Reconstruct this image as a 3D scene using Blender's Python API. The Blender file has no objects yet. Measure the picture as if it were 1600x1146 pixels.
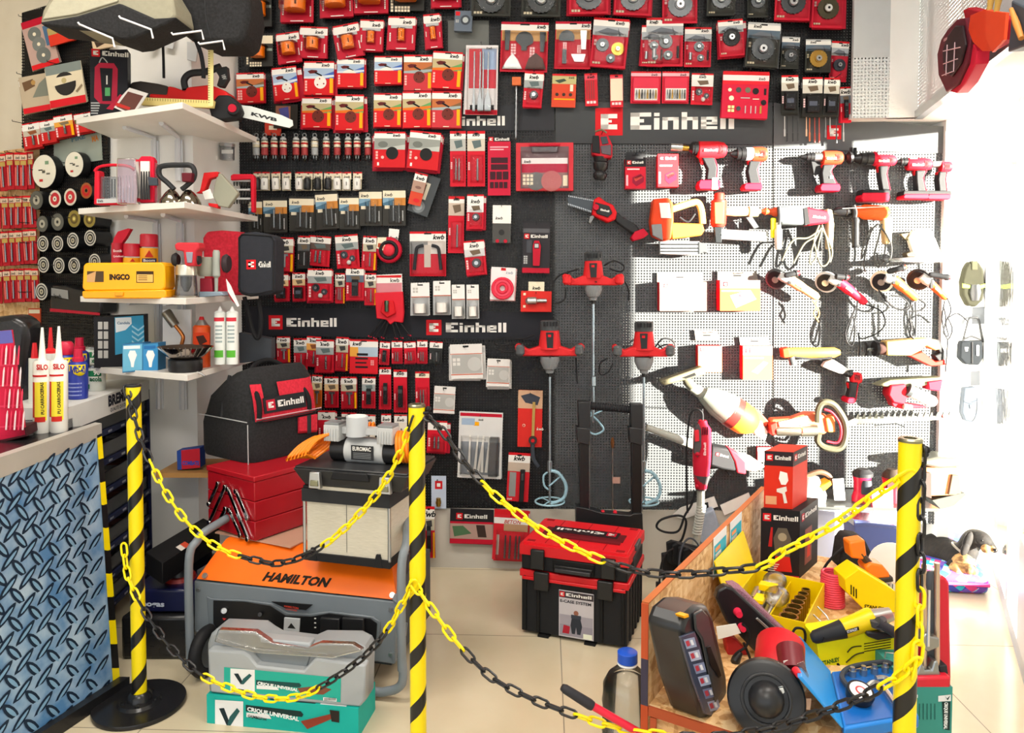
import bpy, math, random
from mathutils import Vector, Matrix
V_ = Vector
random.seed(7)
SC = bpy.context.scene
COL = SC.collection
R = math.radians
# ------------------------------------------------------------------ camera
F, CX, CY, PITCH, EYE = 1180.0,800.0,477.0, R(2.3),1.29
cd = bpy.data.cameras.new('camera'); cam = bpy.data.objects.new('camera', cd); COL.objects.link(cam)
cam.location = (0,0, EYE); cam.rotation_euler = (R(90)-PITCH, 0,0)
cd.sensor_width = 36; cd.lens = 36*F/1600; cd.shift_y = (CY-573)/1600; cd.clip_start = .05
SC.camera = cam
# ------------------------------------------------------------------ world, sun, lamps, exposure
SC.view_settings.view_transform = 'Standard'; SC.view_settings.look = 'None'
SC.view_settings.exposure = 0.3; SC.view_settings.gamma = 1; SC.view_settings.use_curve_mapping = False
w = bpy.data.worlds.new('sky'); SC.world = w; w.use_nodes = True
bgn = w.node_tree.nodes['Background']; bgn.inputs[0].default_value = (.90,.95,1,1); bgn.inputs[1].default_value = 1.5
sd = bpy.data.lights.new('sun', 'SUN'); sd.energy = 52; sd.angle = R(.9); sd.color = (1,.93,.80)
so = bpy.data.objects.new('sun', sd); COL.objects.link(so)
so.rotation_euler = V_((-.75,.66,-.085)).to_track_quat('-Z', 'Y').to_euler(); so.location = (4,-3,3)
for i, (x, y, e) in enumerate([(-1.1,1.7,26),(.9,1.3,30),(-.1,-.6,46),(-1.9,.4,16)]):
    ld = bpy.data.lights.new('ceiling_panel', 'AREA'); ld.shape = 'RECTANGLE'; ld.size = 1.2; ld.size_y = .3; ld.energy = e
    ld.color = (1,.94,.86)
    lo = bpy.data.objects.new('ceiling_panel', ld); COL.objects.link(lo); lo.location = (x, y, 2.96)
# ------------------------------------------------------------------ pixel rays onto real planes
FW = V_((0, math.cos(PITCH),-math.sin(PITCH))); UP = V_((0, math.sin(PITCH), math.cos(PITCH))); EYEV = V_((0,0, EYE))
def ray(px, py): return FW*F + V_((1,0,0))*(px-CX) + UP*(CY-py)
def D(px, py, y):
    r = ray(px, py); return EYEV + r*(y/r.y)
def Zp(px, py, z):
    r = ray(px, py); return EYEV + r*((z-EYE)/r.z)
class PF:
    "a vertical (or any) plane through o with normal n towards the room"
    def __init__(s, o, n, ex=None):
        s.o = Vector(o); s.n = Vector(n).normalized()
        s.ex = Vector(ex).normalized() if ex else V_((-s.n.y, s.n.x, 0)).normalized()
        if s.ex.x < 0 and not ex: s.ex = -s.ex
        s.ez = s.ex.cross(-s.n).normalized()
        if s.ez.z < 0 and not ex: s.ez = -s.ez
        s.rz = math.atan2(s.ex.y, s.ex.x)
    def P(s, px, py, off=0):
        r = ray(px, py); o = s.o + s.n*off
        return EYEV + r*((o-EYEV).dot(s.n)/r.dot(s.n))
    def k(s, px, py, off=0): return (s.P(px, py+1, off)-s.P(px, py, off)).length
TH = R(2.5)
WALL = PF((0,3.28,0),(-math.sin(TH),-math.cos(TH),0))
# ------------------------------------------------------------------ materials
HEX = dict(red='c8141e', crim='b5102c', red2='d21c22', dkred='7d0a14', white='e6e4de', cream='e4dac0', black='111112', blk2='1c1c1e', char='2a2b2d',
 grey='7d8082', lgrey='b4b6b6', dgrey='45484a', silver='b9bbbb', orange='e8640c', org2='f27c00', yellow='f2d400', ylw2='f0a800', blue='1e4f9e', navy='14183c',
 sky='7fa8cc', green='3f8a3a', teal='18a49a', brown='6b2f1e', tan='c9a06a', gold='b08a3c', purple='503a6a', pink='d83a58', steel='8d9194', olive='8a8a72',
 wood='b98a52', warm='c9b892', slate='3a4048', lime='9ac020', cyan='25a9c9', mint='58b8a0', cobalt='1657c0', rust='a03a1e', fur='141110', furtan='8a6238')
MATS = {}
def lin(h):
    o = []
    for i in (0,2,4):
        c = int(h[i:i+2], 16)/255; o.append(c/12.92 if c <= .04045 else ((c+.055)/1.055)**2.4)
    return o
def nodemat(name):
    m = bpy.data.materials.new(name); m.use_nodes = True; return m, m.node_tree.nodes, m.node_tree.links, m.node_tree.nodes['Principled BSDF']
ROUGH = dict(p=.55, g=.25, c=.35, f=.9, m=.3, h=.12, e=.5, l=.35)
def mat(key):
    """key 'colour' or 'colour:kind' kind p plastic/card, g glossy, c coated, f fabric, m metal, h chrome, l clear plastic"""
    if key in MATS: return MATS[key]
    nm, kd = (key.split(':')+['p'])[:2]
    hx = HEX.get(nm, nm); rgb = lin(hx)
    m, N, L, B = nodemat(key.replace(':', '_'))
    no = N.new('ShaderNodeTexNoise'); no.inputs['Scale'].default_value = 60 if kd == 'f' else 14; no.inputs['Detail'].default_value = 3
    tc = N.new('ShaderNodeTexCoord'); L.new(tc.outputs['Object'], no.inputs['Vector'])
    mr = N.new('ShaderNodeMapRange'); mr.inputs[3].default_value = .86 if kd == 'f' else .93; mr.inputs[4].default_value = 1.14 if kd == 'f' else 1.07
    L.new(no.outputs[0], mr.inputs[0])
    hs = N.new('ShaderNodeHueSaturation'); hs.inputs['Color'].default_value = (*rgb, 1); L.new(mr.outputs[0], hs.inputs['Value'])
    L.new(hs.outputs[0], B.inputs['Base Color'])
    B.inputs['Roughness'].default_value = ROUGH[kd]
    B.inputs['Specular IOR Level'].default_value = .2 if kd in 'pf' else .4
    if kd in 'mh': B.inputs['Metallic'].default_value = .9 if kd == 'm' else 1
    if kd == 'f':
        bp = N.new('ShaderNodeBump'); bp.inputs[0].default_value = .25; bp.inputs['Distance'].default_value = .002
        n2 = N.new('ShaderNodeTexNoise'); n2.inputs['Scale'].default_value = 400; L.new(tc.outputs['Object'], n2.inputs['Vector'])
        L.new(n2.outputs[0], bp.inputs['Height']); L.new(bp.outputs[0], B.inputs['Normal'])
    MATS[key] = m; return m
def clearmat(name, tint=(1,1,1), alpha=.12, rough=.08, ior=1.45):
    m, N, L, B = nodemat(name)
    t = N.new('ShaderNodeBsdfTransparent'); t.inputs[0].default_value = (*tint, 1)
    g = N.new('ShaderNodeBsdfGlossy'); g.inputs['Roughness'].default_value = rough
    mx = N.new('ShaderNodeMixShader'); fr = N.new('ShaderNodeFresnel'); fr.inputs[0].default_value = ior
    no = N.new('ShaderNodeTexNoise'); no.inputs['Scale'].default_value = 30
    bp = N.new('ShaderNodeBump'); bp.inputs[0].default_value = .3; bp.inputs['Distance'].default_value = .003
    L.new(no.outputs[0], bp.inputs['Height']); L.new(bp.outputs[0], g.inputs['Normal'])
    ma = N.new('ShaderNodeMath'); ma.operation = 'ADD'; ma.inputs[1].default_value = alpha; L.new(fr.outputs[0], ma.inputs[0])
    L.new(ma.outputs[0], mx.inputs[0]); L.new(t.outputs[0], mx.inputs[1]); L.new(g.outputs[0], mx.inputs[2])
    L.new(mx.outputs[0], N['Material Output'].inputs[0]); return m
MATS['clear'] = clearmat('clear_plastic', (.98,.98,.98),0,.08,1.28)
MATS['smoke'] = clearmat('smoky_clear_plastic', (.72,.74,.76),.06)
MATS['mauve'] = clearmat('mauve_clear_plastic', (.85,.72,.80),.10)
MATS['glass'] = clearmat('window_glass', (1,1,1),-.02,.02,1.12)
MATS['bottle'] = clearmat('bottle_plastic', (.95,.97,.98),.03,.08,1.25)
MATS['wrap'] = clearmat('cling_wrap', (.93,.93,.93),.10,.15)
def math_n(N, L, op, a, b=None, c=None):
    n = N.new('ShaderNodeMath'); n.operation = op
    for i, x in enumerate((a, b, c)):
        if x is None: continue
        if isinstance(x, (int, float)): n.inputs[i].default_value = x
        else: L.new(x, n.inputs[i])
    return n.outputs[0]
def mixrgb(N, L, f, a, b):
    n = N.new('ShaderNodeMix'); n.data_type = 'RGBA'
    for s, x in ((0, f),(6, a),(7, b)):
        if isinstance(x, (int, float)): n.inputs[s].default_value = x
        elif isinstance(x, tuple): n.inputs[s].default_value = (*x, 1)
        else: L.new(x, n.inputs[s])
    return n.outputs[2]
def pegmat(name, hexc, rough, pitch=.0122, rad=.26):
    m, N, L, B = nodemat(name); B.inputs['Base Color'].default_value = (*lin(hexc),1); B.inputs['Roughness'].default_value = rough
    B.inputs['Specular IOR Level'].default_value = .35
    tc = N.new('ShaderNodeTexCoord'); sp = N.new('ShaderNodeSeparateXYZ'); L.new(tc.outputs['Object'], sp.inputs[0])
    d = []
    for ax in (0,2):
        f = math_n(N, L, 'FRACT', math_n(N, L, 'MULTIPLY', sp.outputs[ax], 1/pitch)); s = math_n(N, L, 'SUBTRACT', f, .5)
        d.append(math_n(N, L, 'MULTIPLY', s, s))
    r = math_n(N, L, 'LESS_THAN', math_n(N, L, 'ADD', d[0], d[1]), rad*rad)
    t = N.new('ShaderNodeBsdfTransparent'); mx = N.new('ShaderNodeMixShader')
    L.new(r, mx.inputs[0]); L.new(B.outputs[0], mx.inputs[1]); L.new(t.outputs[0], mx.inputs[2]); L.new(mx.outputs[0], N['Material Output'].inputs[0])
    MATS[name] = m
pegmat('pegblack', '0d0d0f', .5); pegmat('peggrey', '4a4d4f', .38); pegmat('pegwhite', 'c9cdce', .4,.014,.22)
def stripemat(name, pitch, spiral):
    m, N, L, B = nodemat(name); B.inputs['Roughness'].default_value = .35
    tc = N.new('ShaderNodeTexCoord'); sp = N.new('ShaderNodeSeparateXYZ'); L.new(tc.outputs['Object'], sp.inputs[0])
    if spiral: a = math_n(N, L, 'MULTIPLY', math_n(N, L, 'ARCTAN2', sp.outputs[1], sp.outputs[0]), pitch/(2*math.pi))
    else: a = math_n(N, L, 'MULTIPLY', sp.outputs[0], -1.3)
    no = N.new('ShaderNodeTexNoise'); no.inputs['Scale'].default_value = 9; L.new(tc.outputs['Object'], no.inputs['Vector'])
    z = math_n(N, L, 'ADD', sp.outputs[2], math_n(N, L, 'MULTIPLY', no.outputs[0], .012))
    f = math_n(N, L, 'FRACT', math_n(N, L, 'MULTIPLY', math_n(N, L, 'ADD', z, math_n(N, L, 'MULTIPLY', a, -1)),1/pitch))
    g = math_n(N, L, 'GREATER_THAN', f, .68 if spiral else .5)
    L.new(mixrgb(N, L, g, tuple(lin('f0d800')), tuple(lin('121212'))), B.inputs['Base Color']); MATS[name] = m
stripemat('hazard_spiral', .137, True); stripemat('hazard_flat', .112, False)
def noisemat(name, c1, c2, scale, rough, bump=0, vec='Object', stretch=(1,1,1), detail=6, lo=.35, hi=.65):
    m, N, L, B = nodemat(name); B.inputs['Roughness'].default_value = rough
    tc = N.new('ShaderNodeTexCoord'); mp = N.new('ShaderNodeMapping'); mp.inputs['Scale'].default_value = stretch; L.new(tc.outputs[vec], mp.inputs[0])
    no = N.new('ShaderNodeTexNoise'); no.inputs['Scale'].default_value = scale; no.inputs['Detail'].default_value = detail; L.new(mp.outputs[0], no.inputs['Vector'])
    mr = N.new('ShaderNodeMapRange'); mr.inputs[1].default_value = lo; mr.inputs[2].default_value = hi; L.new(no.outputs[0], mr.inputs[0])
    L.new(mixrgb(N, L, mr.outputs[0], tuple(lin(c1)), tuple(lin(c2))), B.inputs['Base Color'])
    if bump:
        bp = N.new('ShaderNodeBump'); bp.inputs[0].default_value = bump; bp.inputs['Distance'].default_value = .003; L.new(no.outputs[0], bp.inputs['Height']); L.new(bp.outputs[0], B.inputs['Normal'])
    MATS[name] = m; return m
noisemat('plate_print', '4f7fae', 'a9c2d6', 9,.4, detail=10)
noisemat('wallpaint', 'd9cfba', 'e2d9c6', 5,.85); noisemat('whitepaint', 'dddcd8', 'e6e5e2', 4,.6); noisemat('lower_wall', 'b5b0a4', 'c0bbb0', 4,.7)
noisemat('laminate', 'dcd9d2', 'e4e1da', 6,.4); noisemat('fabric_blk', '141415', '222224', 120,.95,.3); noisemat('fabric_red', 'b8182c', 'd0243a', 120,.9,.3)
noisemat('fur_blk', '060505', '1c1610', 60,.8,.6, stretch=(1,3,1)); noisemat('fur_tan', '6a4a2a', 'b8925a', 50,.8,.6)
noisemat('belt', '7a4a58', 'a07888', 300,.95,.4); noisemat('brushed', 'b9b3a2', 'cfc9b8', 40,.35, stretch=(1,1,30))
def osbmat():
    m, N, L, B = nodemat('osb'); B.inputs['Roughness'].default_value = .7
    tc = N.new('ShaderNodeTexCoord'); cols = []
    for st, sc in (((1,1,2.6),26),((2.6,1.8,1),30)):
        mp = N.new('ShaderNodeMapping'); mp.inputs['Scale'].default_value = st; mp.inputs['Rotation'].default_value = (.4*st[0], .7,.5*st[2]); L.new(tc.outputs['Object'], mp.inputs[0])
        vo = N.new('ShaderNodeTexVoronoi'); vo.inputs['Scale'].default_value = sc; L.new(mp.outputs[0], vo.inputs['Vector'])
        sp = N.new('ShaderNodeSeparateXYZ'); L.new(vo.outputs['Color'], sp.inputs[0]); cols.append(sp.outputs[0])
    f = math_n(N, L, 'MULTIPLY', math_n(N, L, 'ADD', cols[0], cols[1]),.5)
    cr = N.new('ShaderNodeValToRGB'); cr.color_ramp.elements[0].color = (*lin('a8743e'),1); cr.color_ramp.elements[1].color = (*lin('f0d4a4'),1)
    e = cr.color_ramp.elements.new(.45); e.color = (*lin('d8ac74'),1)
    L.new(f, cr.inputs[0]); L.new(cr.outputs[0], B.inputs['Base Color']); MATS['osb'] = m
osbmat()
def tilemat():
    m, N, L, B = nodemat('floor_tiles'); B.inputs['Roughness'].default_value = .16
    tc = N.new('ShaderNodeTexCoord'); sp = N.new('ShaderNodeSeparateXYZ'); L.new(tc.outputs['Object'], sp.inputs[0])
    g = []
    for ax in (0,1):
        f = math_n(N, L, 'FRACT', math_n(N, L, 'MULTIPLY', sp.outputs[ax], 1/.6)); g.append(math_n(N, L, 'LESS_THAN', f, .006))
    gr = math_n(N, L, 'MAXIMUM', g[0], g[1])
    no = N.new('ShaderNodeTexNoise'); no.inputs['Scale'].default_value = 5; no.inputs['Detail'].default_value = 8; L.new(tc.outputs['Object'], no.inputs['Vector'])
    c = mixrgb(N, L, no.outputs[0], tuple(lin('bfb193')), tuple(lin('d3c8ae')))
    L.new(mixrgb(N, L, gr, c, tuple(lin('8a8272'))), B.inputs['Base Color']); MATS['floor_tiles'] = m
tilemat()
def bedmat():
    m, N, L, B = nodemat('bed_print'); B.inputs['Roughness'].default_value = .9
    tc = N.new('ShaderNodeTexCoord'); mp = N.new('ShaderNodeMapping'); mp.inputs['Rotation'].default_value = (.5,.6,.785); mp.inputs['Scale'].default_value = (38,38,38)
    L.new(tc.outputs['Object'], mp.inputs[0]); sn = N.new('ShaderNodeVectorMath'); sn.operation = 'FLOOR'; L.new(mp.outputs[0], sn.inputs[0])
    wn = N.new('ShaderNodeTexWhiteNoise'); L.new(sn.outputs[0], wn.inputs['Vector'])
    cr = N.new('ShaderNodeValToRGB'); cr.color_ramp.interpolation = 'CONSTANT'
    for i, h in enumerate(('3a3f9e', 'd03a78', '2aa8b8', '6a4aa8', '8ac8d8', 'e8e8f0')):
        if i < 2: e = cr.color_ramp.elements[i]; e.position = i/6
        else: e = cr.color_ramp.elements.new(i/6)
        e.color = (*lin(h),1)
    L.new(wn.outputs[0], cr.inputs[0]); L.new(cr.outputs[0], B.inputs['Base Color']); MATS['bed_print'] = m
bedmat()
# ------------------------------------------------------------------ text geometry
TXT = {}
def text_geo(s, bold=.02, shear=0):
    k = (s, bold, shear)
    if k in TXT: return TXT[k]
    cu = bpy.data.curves.new('lettering', 'FONT'); cu.body = s; cu.size = 1; cu.offset = bold; cu.shear = shear; cu.resolution_u = 2
    ob = bpy.data.objects.new('lettering', cu); me = bpy.data.meshes.new_from_object(ob)
    vs = [(v.co.x, v.co.y) for v in me.vertices]; fs = [list(p.vertices) for p in me.polygons]
    bpy.data.objects.remove(ob); bpy.data.curves.remove(cu); bpy.data.meshes.remove(me)
    x0 = min(v[0] for v in vs); x1 = max(v[0] for v in vs)
    TXT[k] = ([(x-x0, y) for x, y in vs], fs, x1-x0); return TXT[k]
GL = {'E': (.95, [(0,0,.95,.26),(0,0,.42,1),(0,.76,.95,1),(.4,.42,.62,.62)]), 'i': (.25, [(0,0,.25,.68),(0,.78,.25,.98)]),
      'n': (.75, [(0,0,.25,.72),(0,.52,.75,.72),(.5,0,.75,.72)]), 'h': (.75, [(0,0,.25,1),(0,.52,.75,.72),(.5,0,.75,.72)]),
      'e': (.75, [(0,0,.25,.72),(0,.54,.75,.72),(.5,.3,.75,.72),(0,.27,.75,.42),(0,0,.75,.17)]), 'l': (.25, [(0,0,.25,1)])}
def block_geo(s, gap=.13):
    vs, fs, x = [], [], 0
    for ch in s:
        wd, rs = GL[ch]
        for a, b, c, d in rs:
            n = len(vs); vs += [(x+a, b),(x+c, b),(x+c, d),(x+a, d)]; fs.append([n, n+1, n+2, n+3])
        x += wd+gap
    return vs, fs, x-gap
# ------------------------------------------------------------------ mesh builder
def smooth_path(pts, n=6):
    pts = [Vector(p) for p in pts]
    if len(pts) < 3: return pts
    out = []
    for i in range(len(pts)-1):
        a = pts[max(i-1,0)]; b = pts[i]; c = pts[i+1]; d = pts[min(i+2, len(pts)-1)]
        for j in range(n):
            t = j/n; out.append(.5*((2*b)+(c-a)*t+(2*a-5*b+4*c-d)*t*t+(3*b-a-3*c+d)*t**3))
    return out+[pts[-1]]
class MB:
    def __init__(s): s.v = []; s.f = []; s.m = []; s.keys = []; s.M = None
    def add(s, vs, fs, key):
        if key not in s.keys: s.keys.append(key)
        k = s.keys.index(key); n = len(s.v)
        for v in vs:
            v = Vector(v); s.v.append(s.M @ v if s.M else v)
        for f in fs: s.f.append([i+n for i in f]); s.m.append(k)
        return s
    def box(s, c, sz, key, rot=None):
        c = Vector(c); hx, hy, hz = sz[0]/2, sz[1]/2, sz[2]/2
        vs = [V_((x, y, z)) for z in (-hz, hz) for x, y in ((-hx, -hy),(hx, -hy),(hx, hy),(-hx, hy))]
        if rot is not None: vs = [rot @ v for v in vs]
        return s.add([c+v for v in vs], [(3,2,1,0),(4,5,6,7),(0,1,5,4),(1,2,6,5),(2,3,7,6),(3,0,4,7)], key)
    def hexa(s, bot, top, key):
        n = len(bot); vs = list(bot)+list(top)
        return s.add(vs, [list(range(n))[::-1], list(range(n, 2*n))]+[(i, (i+1) % n, n+(i+1) % n, n+i) for i in range(n)], key)
    def prism(s, poly, y0, y1, key):
        "poly in local XZ, extruded along Y"
        return s.hexa([(x, y1, z) for x, z in poly], [(x, y0, z) for x, z in poly], key)
    def quad(s, x0, z0, x1, z1, y, key): return s.add([(x0, y, z0),(x1, y, z0),(x1, y, z1),(x0, y, z1)], [(0,1,2,3)], key)
    def flat(s, poly, y, key): return s.add([(x, y, z) for x, z in poly], [list(range(len(poly)))], key)
    def disc(s, x, z, r, y, key, n=20, ry=None):
        ry = ry or r
        return s.add([(x+r*math.cos(2*math.pi*i/n), y, z+ry*math.sin(2*math.pi*i/n)) for i in range(n)], [list(range(n))], key)
    def lathe(s, p0, p1, prof, key, seg=16, sx=1.0, side=None):
        p0 = Vector(p0); p1 = Vector(p1); ax = (p1-p0); L = ax.length; ax.normalize()
        u = Vector(side) if side is not None else (V_((0,1,0)) if abs(ax.y) < .9 else V_((1,0,0)))
        a = (u-ax*u.dot(ax)).normalized(); b = ax.cross(a)
        vs, fs = [], []; ks = []
        for t, r in prof:
            for i in range(seg):
                q = 2*math.pi*i/seg; vs.append(p0+ax*L*t+(a*math.cos(q)*sx+b*math.sin(q))*r)
        for j in range(len(prof)-1):
            for i in range(seg):
                k = (i+1) % seg; fs.append((j*seg+i, j*seg+k, (j+1)*seg+k, (j+1)*seg+i))
        if prof[0][1] > 1e-5: fs.append(list(range(seg))[::-1])
        if prof[-1][1] > 1e-5: fs.append([(len(prof)-1)*seg+i for i in range(seg)])
        return s.add(vs, fs, key)
    def cyl(s, p0, p1, r, key, r1=None, seg=16): return s.lathe(p0, p1, [(0, r),(1, r if r1 is None else r1)], key, seg)
    def tube(s, pts, r, key, seg=8, sm=5, closed=False):
        P = smooth_path(pts, sm) if sm else [Vector(p) for p in pts]
        vs, fs = [], []; n = len(P); a = None
        for i, p in enumerate(P):
            if closed: t = P[(i+1) % n]-P[i-1]
            else: t = P[min(i+1, n-1)]-P[max(i-1,0)]
            if t.length < 1e-9: t = V_((0,0,1))
            t.normalize()
            if a is None: a = t.orthogonal().normalized()
            a = (a-t*a.dot(t));
            if a.length < 1e-6: a = t.orthogonal()
            a.normalize(); b = t.cross(a)
            rr = r[i*(len(r)-1)//max(n-1,1)] if isinstance(r, (list, tuple)) else r
            for j in range(seg):
                q = 2*math.pi*j/seg; vs.append(p+(a*math.cos(q)+b*math.sin(q))*rr)
        for i in range(n if closed else n-1):
            i2 = (i+1) % n
            for j in range(seg):
                k = (j+1) % seg; fs.append((i*seg+j, i*seg+k, i2*seg+k, i2*seg+j))
        if not closed: fs.append(list(range(seg))[::-1]); fs.append([(n-1)*seg+j for j in range(seg)])
        return s.add(vs, fs, key)
    def ball(s, c, r, key, seg=16, rings=10, rot=None):
        if isinstance(r, (int, float)): r = (r, r, r)
        c = Vector(c); vs = []; fs = []
        for i in range(rings+1):
            th = math.pi*i/rings
            for j in range(seg):
                ph = 2*math.pi*j/seg; v = V_((r[0]*math.sin(th)*math.cos(ph), r[1]*math.sin(th)*math.sin(ph), r[2]*math.cos(th)))
                vs.append(c+(rot @ v if rot is not None else v))
        for i in range(rings):
            for j in range(seg):
                k = (j+1) % seg; fs.append((i*seg+j, (i+1)*seg+j, (i+1)*seg+k, i*seg+k))
        return s.add(vs, fs, key)
    def torus(s, c, nrm, Rr, r, key, seg=24, ts=8, arc=1.0, start=0):
        c = Vector(c); nrm = Vector(nrm).normalized(); a = nrm.orthogonal().normalized(); b = nrm.cross(a)
        n = seg if arc >= 1 else seg+1
        pts = [c+(a*math.cos(start+2*math.pi*arc*i/seg)+b*math.sin(start+2*math.pi*arc*i/seg))*Rr for i in range(n)]
        return s.tube(pts, r, key, ts, 0, closed=arc >= 1)
    def text(s, body, x, z, h, y, key, bold=.02, shear=0, align='l', geo=None, wmax=None, o=None, ex=None, ez=None):
        "lettering; local XZ plane at depth y facing -Y, or on plane o,ex,ez"
        vs, fs, wd = geo or text_geo(body, bold, shear); k = h/(.7 if geo is None else 1); kx = k
        if wmax: kx = wmax/wd
        x0 = x-(wd*kx/2 if align == 'c' else wd*kx if align == 'r' else 0)
        if o is not None: return s.add([Vector(o)+Vector(ex)*(x0+a*kx)+Vector(ez)*(z+b*k) for a, b in vs], fs, key)
        return s.add([(x0+a*kx, y, z+b*k) for a, b in vs], fs, key)
    def logo(s, x, z, h, y, tot, sq='red', ink='white', **kw):
        "red square mark followed by the block word, tot = overall width, h = square height"
        o, ex, ez = kw.get('o'), kw.get('ex'), kw.get('ez')
        def q(a, b, c, d, e, key):
            if o is not None: s.add([o+ex*a+ez*b+(kw['n']*e), o+ex*c+ez*b+(kw['n']*e), o+ex*c+ez*d+(kw['n']*e), o+ex*a+ez*d+(kw['n']*e)], [(0,1,2,3)], key)
            else: s.quad(a, b, c, d, y-e, key)
        q(x, z, x+h, z+h, .0002, sq)
        for a, b, c, d in ((.2,.22,.48,.78),(.2,.62,.8,.78),(.2,.22,.8,.4),(.45,.47,.6,.56)): q(x+a*h, z+b*h, x+c*h, z+d*h, .0005, ink)
        g = block_geo('Einhell'); wd = tot-h*1.28
        if wd > 0:
            if o is not None: s.text('', x+h*1.28, z+h*.2, h*.62,0, ink, geo=g, wmax=wd, o=o+kw['n']*.0005, ex=ex, ez=ez)
            else: s.text('', x+h*1.28, z+h*.2, h*.62, y-.0005, ink, geo=g, wmax=wd)
    def B(s, name, parent=None, origin=None, bevel=0, seg=2, sharp=38, thick=0):
        o = Vector(origin) if origin is not None else (parent.location if parent is not None and parent.get('_w') else V_((0,0,0)))
        me = bpy.data.meshes.new(name); me.from_pydata([v-o for v in s.v], [], s.f)
        for k in s.keys: me.materials.append(mat(k))
        me.polygons.foreach_set('material_index', s.m)
        me.validate()
        me.shade_smooth(); me.set_sharp_from_angle(angle=R(sharp))
        ob = bpy.data.objects.new(name, me); COL.objects.link(ob)
        if parent is not None: ob.parent = parent
        elif origin is not None: ob.location = o
        if bevel:
            b = ob.modifiers.new('bevel', 'BEVEL'); b.width = bevel; b.segments = seg; b.limit_method = 'ANGLE'; b.angle_limit = R(40)
        return ob
MB.t = MB.tube; MB.l = MB.lathe; MB.p = MB.prism
V_ = Vector
def tag(o, label=None, cat=None, group=None, kind=None):
    if label: o['label'] = label
    if cat: o['category'] = cat
    if group: o['group'] = group
    if kind: o['kind'] = kind
    return o
def thing(name, label, cat, loc=(0,0,0), rot=(0,0,0), group=None, world=False):
    o = bpy.data.objects.new(name, None); COL.objects.link(o); o.location = loc; o.rotation_euler = rot; o.empty_display_size = .02
    if world: o['_w'] = 1
    return tag(o, label, cat, group)
def struct(name, mb, origin=None, bevel=0): return tag(mb.B(name, None, origin, bevel), kind='structure')
# pixel-outlined tools on a plane
class Tool:
    def __init__(s, name, label, cat, pf, px, py, off=0, group=None):
        s.pf = pf; s.e = thing(name, label, cat, pf.P(px, py, off), group=group, world=True)
    def prism(s, name, pts, a, b, key, bevel=.003, mb=None):
        m = mb or MB(); f = [s.pf.P(x, y, b) for x, y in pts]; k = s.pf.n*(b-a); m.hexa([v-k for v in f], f, key)
        return m if mb else m.B(name, s.e, bevel=bevel)
    def lathe(s, name, p0, p1, prof, off, key, mb=None, seg=18, sx=1.0, off1=None):
        m = mb or MB(); P0 = s.pf.P(*p0, off); P1 = s.pf.P(*p1, off if off1 is None else off1); k = s.pf.k(*p0, off)
        m.l(P0, P1, [(t, r*k) for t, r in prof], key, seg, sx, side=s.pf.n); return m if mb else m.B(name, s.e)
    def tube(s, name, pts, rpx, off, key, mb=None, sm=5, seg=8, closed=False):
        m = mb or MB(); P = [s.pf.P(p[0], p[1], p[2] if len(p) > 2 else off) for p in pts]; m.t(P, rpx*s.pf.k(*pts[0][:2], off), key, seg, sm, closed)
        return m if mb else m.B(name, s.e)
    def logo(s, mb, px, py, hpx, wpx, off, ang=0, sq='red', ink='white'):
        k = s.pf.k(px, py, off); a = R(-ang); ex = s.pf.ex*math.cos(a)+s.pf.ez*math.sin(a); ez = -s.pf.ex*math.sin(a)+s.pf.ez*math.cos(a)
        mb.logo(0,0, hpx*k, 0, wpx*k, sq, ink, o=s.pf.P(px, py, off), ex=ex, ez=ez, n=s.pf.n)
    def text(s, mb, body, px, py, hpx, wpx, off, key, ang=0, bold=.02, shear=0, align='l'):
        k = s.pf.k(px, py, off); a = R(-ang); ex = s.pf.ex*math.cos(a)+s.pf.ez*math.sin(a); ez = -s.pf.ex*math.sin(a)+s.pf.ez*math.cos(a)
        mb.text(body, 0,0, hpx*k, 0, key, bold, shear, align, wmax=wpx*k if wpx else None, o=s.pf.P(px, py, off), ex=ex, ez=ez)
    def ball(s, name, c, r, off, key, mb=None):
        m = mb or MB(); m.ball(s.pf.P(*c, off), r*s.pf.k(*c, off), key); return m if mb else m.B(name, s.e)
    def poly(s, mb, pts, off, key): mb.add([s.pf.P(x, y, off) for x, y in pts], [list(range(len(pts)))], key)
Tool.p = Tool.prism; Tool.l = Tool.lathe; Tool.t = Tool.tube; Tool.q = Tool.poly
# ------------------------------------------------------------------ the setting
def wallrot(obj, o, rz): obj.location = o; obj.rotation_euler = (0,0, rz)
fm = MB(); fm.box((0,0,-.02),(14,14,.04), 'floor_tiles')
fl = struct('floor', fm); fl.location = (.17,2.64,0); fl.rotation_euler = (0,0,-TH)
c = MB().box((-1.2,.2,3.05),(9,9,.08), 'whitepaint'); struct('ceiling', c)
def wslab(name, pts, off, th, key, bevel=0):
    "slab on the shop wall outlined by pixels; local axes follow the wall"
    o = WALL.P(*pts[0], off); ob = MB(); ex, ez, n = WALL.ex, WALL.ez, WALL.n
    loc = [((WALL.P(x, y, off)-o).dot(ex),(WALL.P(x, y, off)-o).dot(ez)) for x, y in pts]
    ob.prism(loc, 0, th, key); r = struct(name, ob, bevel=bevel); r.location = o; r.rotation_euler = (0,0, WALL.rz); return r
bk = MB().box((-.55,.05,1.5),(4.2,.1,3.06), '8e8e8b')
b = struct('wall_back', bk); wallrot(b, WALL.o-WALL.n*.03, WALL.rz)
wslab('trim_1', [(560,795),(1300,800),(1300,925),(560,925)], .012,.04, 'lower_wall')
wslab('wall_panel_left', [(340,-120),(866,-120),(866,806),(340,806)], .0,.004, 'pegblack')
wslab('wall_panel_middle', [(867.5,226),(1207,226),(1207,814),(867.5,814)], .0,.004, 'peggrey')
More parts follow.
